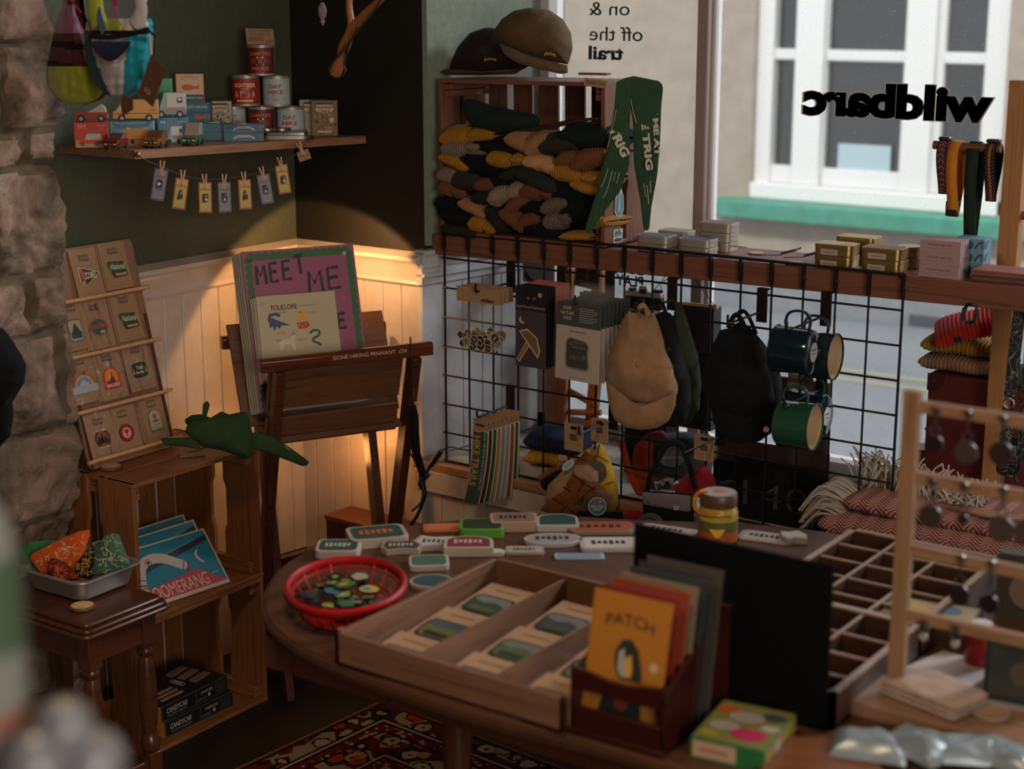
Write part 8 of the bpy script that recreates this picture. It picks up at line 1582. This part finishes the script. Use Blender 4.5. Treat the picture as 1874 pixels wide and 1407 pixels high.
m = M(); m.box((0, 0, .05), (.085, .01, .10), P('#101a16')); m.rect(-.036, .008, .036, .092, P('#2a2a22'), FP(-.0056)); m.disc(.01, .045, .018, P('#4a3c30'), FP(-.006), n=16); one(m, 'dark_framed_card', 'dark green framed card standing behind the stand at the right edge', 'card', T(aZ(1855, 1285, TZ+.03)) @ rz(8))
m = M(); m.prism([(-.06, -.05), (.05, -.06), (.06, .05), (-.03, .06)], .003, P('#a59c9c')); one(m, 'white_paper', 'white paper sheet lying behind the keyring stand', 'paper', T(onT(1735, 1225)))
m = M(); m.box((0, 0, .02), (.15, .09, .04), P('#3a2a20')); m.rect(-.07, -.04, .07, .04, P('#8a7a5c'), TOPF(.0406)); m.disc(-.02, .0, .02, P('#a07a2c'), TOPF(.041)); m.disc(.03, .01, .018, P('#3a5a70'), TOPF(.0412)); one(m, 'picture_box', 'box with pale yellow and blue lid seen through the keyring stand', 'box', T(onT(1700, 1160)) @ rz(10))
m = M(); m.box((0, 0, .055), (.10, .03, .11), P('#2a231c')); m.disc(.0, .05, .03, P('#5d4c3a'), FP(-.016), .001); one(m, 'patterned_card', 'dark patterned card standing at the right edge between the bars', 'card', T(onT(1880, 1130)) @ rz(8))
# colourful box
t = thing('game_box', 'small green and pink illustrated game box in front of the black board', 'game box', T(onT(1262, 1386)+Vector((-.0, .0, 0))) @ rz(8)); gw, gd, gh = .105, .13, .032
m = M(); m.box2((0, 0, 0), (gw, gd, gh), P('#1a5a2c')); m.build('box', t, bev=.001)
m = M(); F = FP(-EP); m.rect(.004, .005, gw*.62, gh-.004, P('#a3836a'), F); m.rect(gw*.12, gh*.42, gw*.5, gh*.58, P('#8a6250'), F, .0003); S = RSF(gw+EP); m.rect(0, 0, gd, gh, P('#7d6a2a'), S); m.disc(gd*.4, gh*.5, .012, P('#8a8580'), S, .0003)
X = TOPF(gh+EP); m.rect(.002, .002, gw-.002, gd-.002, P('#6d6a34'), X)
for x, y, r, c in ((.07, .035, .025, '#a31c54'), (.03, .05, .022, '#8f8a86'), (.05, .085, .026, '#8a8480'), (.085, .10, .018, '#2f3c44'), (.02, .10, .018, '#a04a20'), (.09, .065, .014, '#9a8f8a'), (.02, .02, .014, '#8a8a2a')): m.disc(x, y, r, P(c), X, .0003+r*.02, r*.7, 14)
m.build('printed_lid', t)
# foil packets and board at the lower right
m = M(); m.box((0, 0, .006), (.16, .12, .012), wood('chop_board', '#6d3f1c', '#553016', 0)); one(m, 'wooden_board', 'brown wooden board at the bottom edge below the divided tray', 'board', T(onT(1530, 1395)+Vector((-.02, -.02, 0))) @ rz(35), bev=.002)
FOIL = base('foil_bag', '#7f8a90', .35, .3)
for k, (px, py, a, l) in enumerate(((1600, 1375, 20, 'crumpled silver foil packet at the bottom edge, left'), (1690, 1372, -15, 'crumpled silver foil packet at the bottom edge, second'), (1775, 1382, 30, 'shiny white foil packet at the bottom edge, third'), (1850, 1392, -5, 'shiny white foil packet at the bottom right corner'))):
    c = onT(px, py); X = T(c+Vector((0, -.02, .012))) @ rz(a); m = M(); puff(m, [X @ Vector(p) for p in ((-.05, -.035, 0), (.05, -.04, 0), (.055, .03, 0), (.01, .045, 0), (-.05, .035, 0))], (0, 0, 1), .020, .004, FOIL, wr=.011, ws=28, seed=k, n=72, K=14)
    one(m, 'foil_packet', l, 'packet', group='foil packets at the table front')
# near left: bottle and glass baubles close to the lens, and a black cap on the pier
def near(px, py, dist): d = ray(px, py); return CAM+d*dist
t = thing('glass_bottle', 'very near blurred bottle with green label at the left edge', 'bottle', T(near(-40, 1400, .95)))
m = M(); m.lathe([(0, 0), (.030, 0), (.032, .003), (.032, .12), (.026, .150), (.013, .170), (.012, .20), (0, .20)], base('milky_glass', '#747770', .3), 32); m.build('bottle', t); m = M(); m.lathe([(.0325, .075), (.0325, .13)], P('#3c4d38'), 32, close=True); m.lathe([(.0326, .030), (.0326, .042)], P('#7a4a3a'), 32, close=True); m.build('label', t)
m = M(); m.lathe([(.014, .185), (.014, .21), (0, .212)], P('#9c9c98'), 20, close=True); m.build('stopper', t)
for k, (px, py, r) in enumerate(((60, 1400, .020), (115, 1330, .017), (165, 1395, .021), (100, 1440, .022), (10, 960, .010))[:4]):
    m = M(); c = near(px, py, .92+.01*k); m.lathe([(r*math.sin(math.pi*i/16), -r*math.cos(math.pi*i/16)) for i in range(17)], base('frosted_bauble', '#6d6d70', .25), 32, T(c)); one(m, 'glass_bauble', ('blurred grey glass bauble at the bottom left corner', 'topmost blurred glass bauble near the lens', 'rightmost blurred glass bauble near the lens', 'lowest blurred glass bauble near the lens')[k], 'bauble', group='blurred glass baubles close to the lens')
hcap([(-40, 620), (-10, 600), (5, 600), (22, 622), (40, 650), (48, 668), (45, 700), (20, 740), (-30, 745)], [(-30, 735), (10, 740), (28, 720), (31, 760), (25, 795), (0, 822), (-30, 825)], -1.25, 'black cap hanging on the stone pier, cut by the left edge', '#0c0d10', .05, nm='baseball_cap')
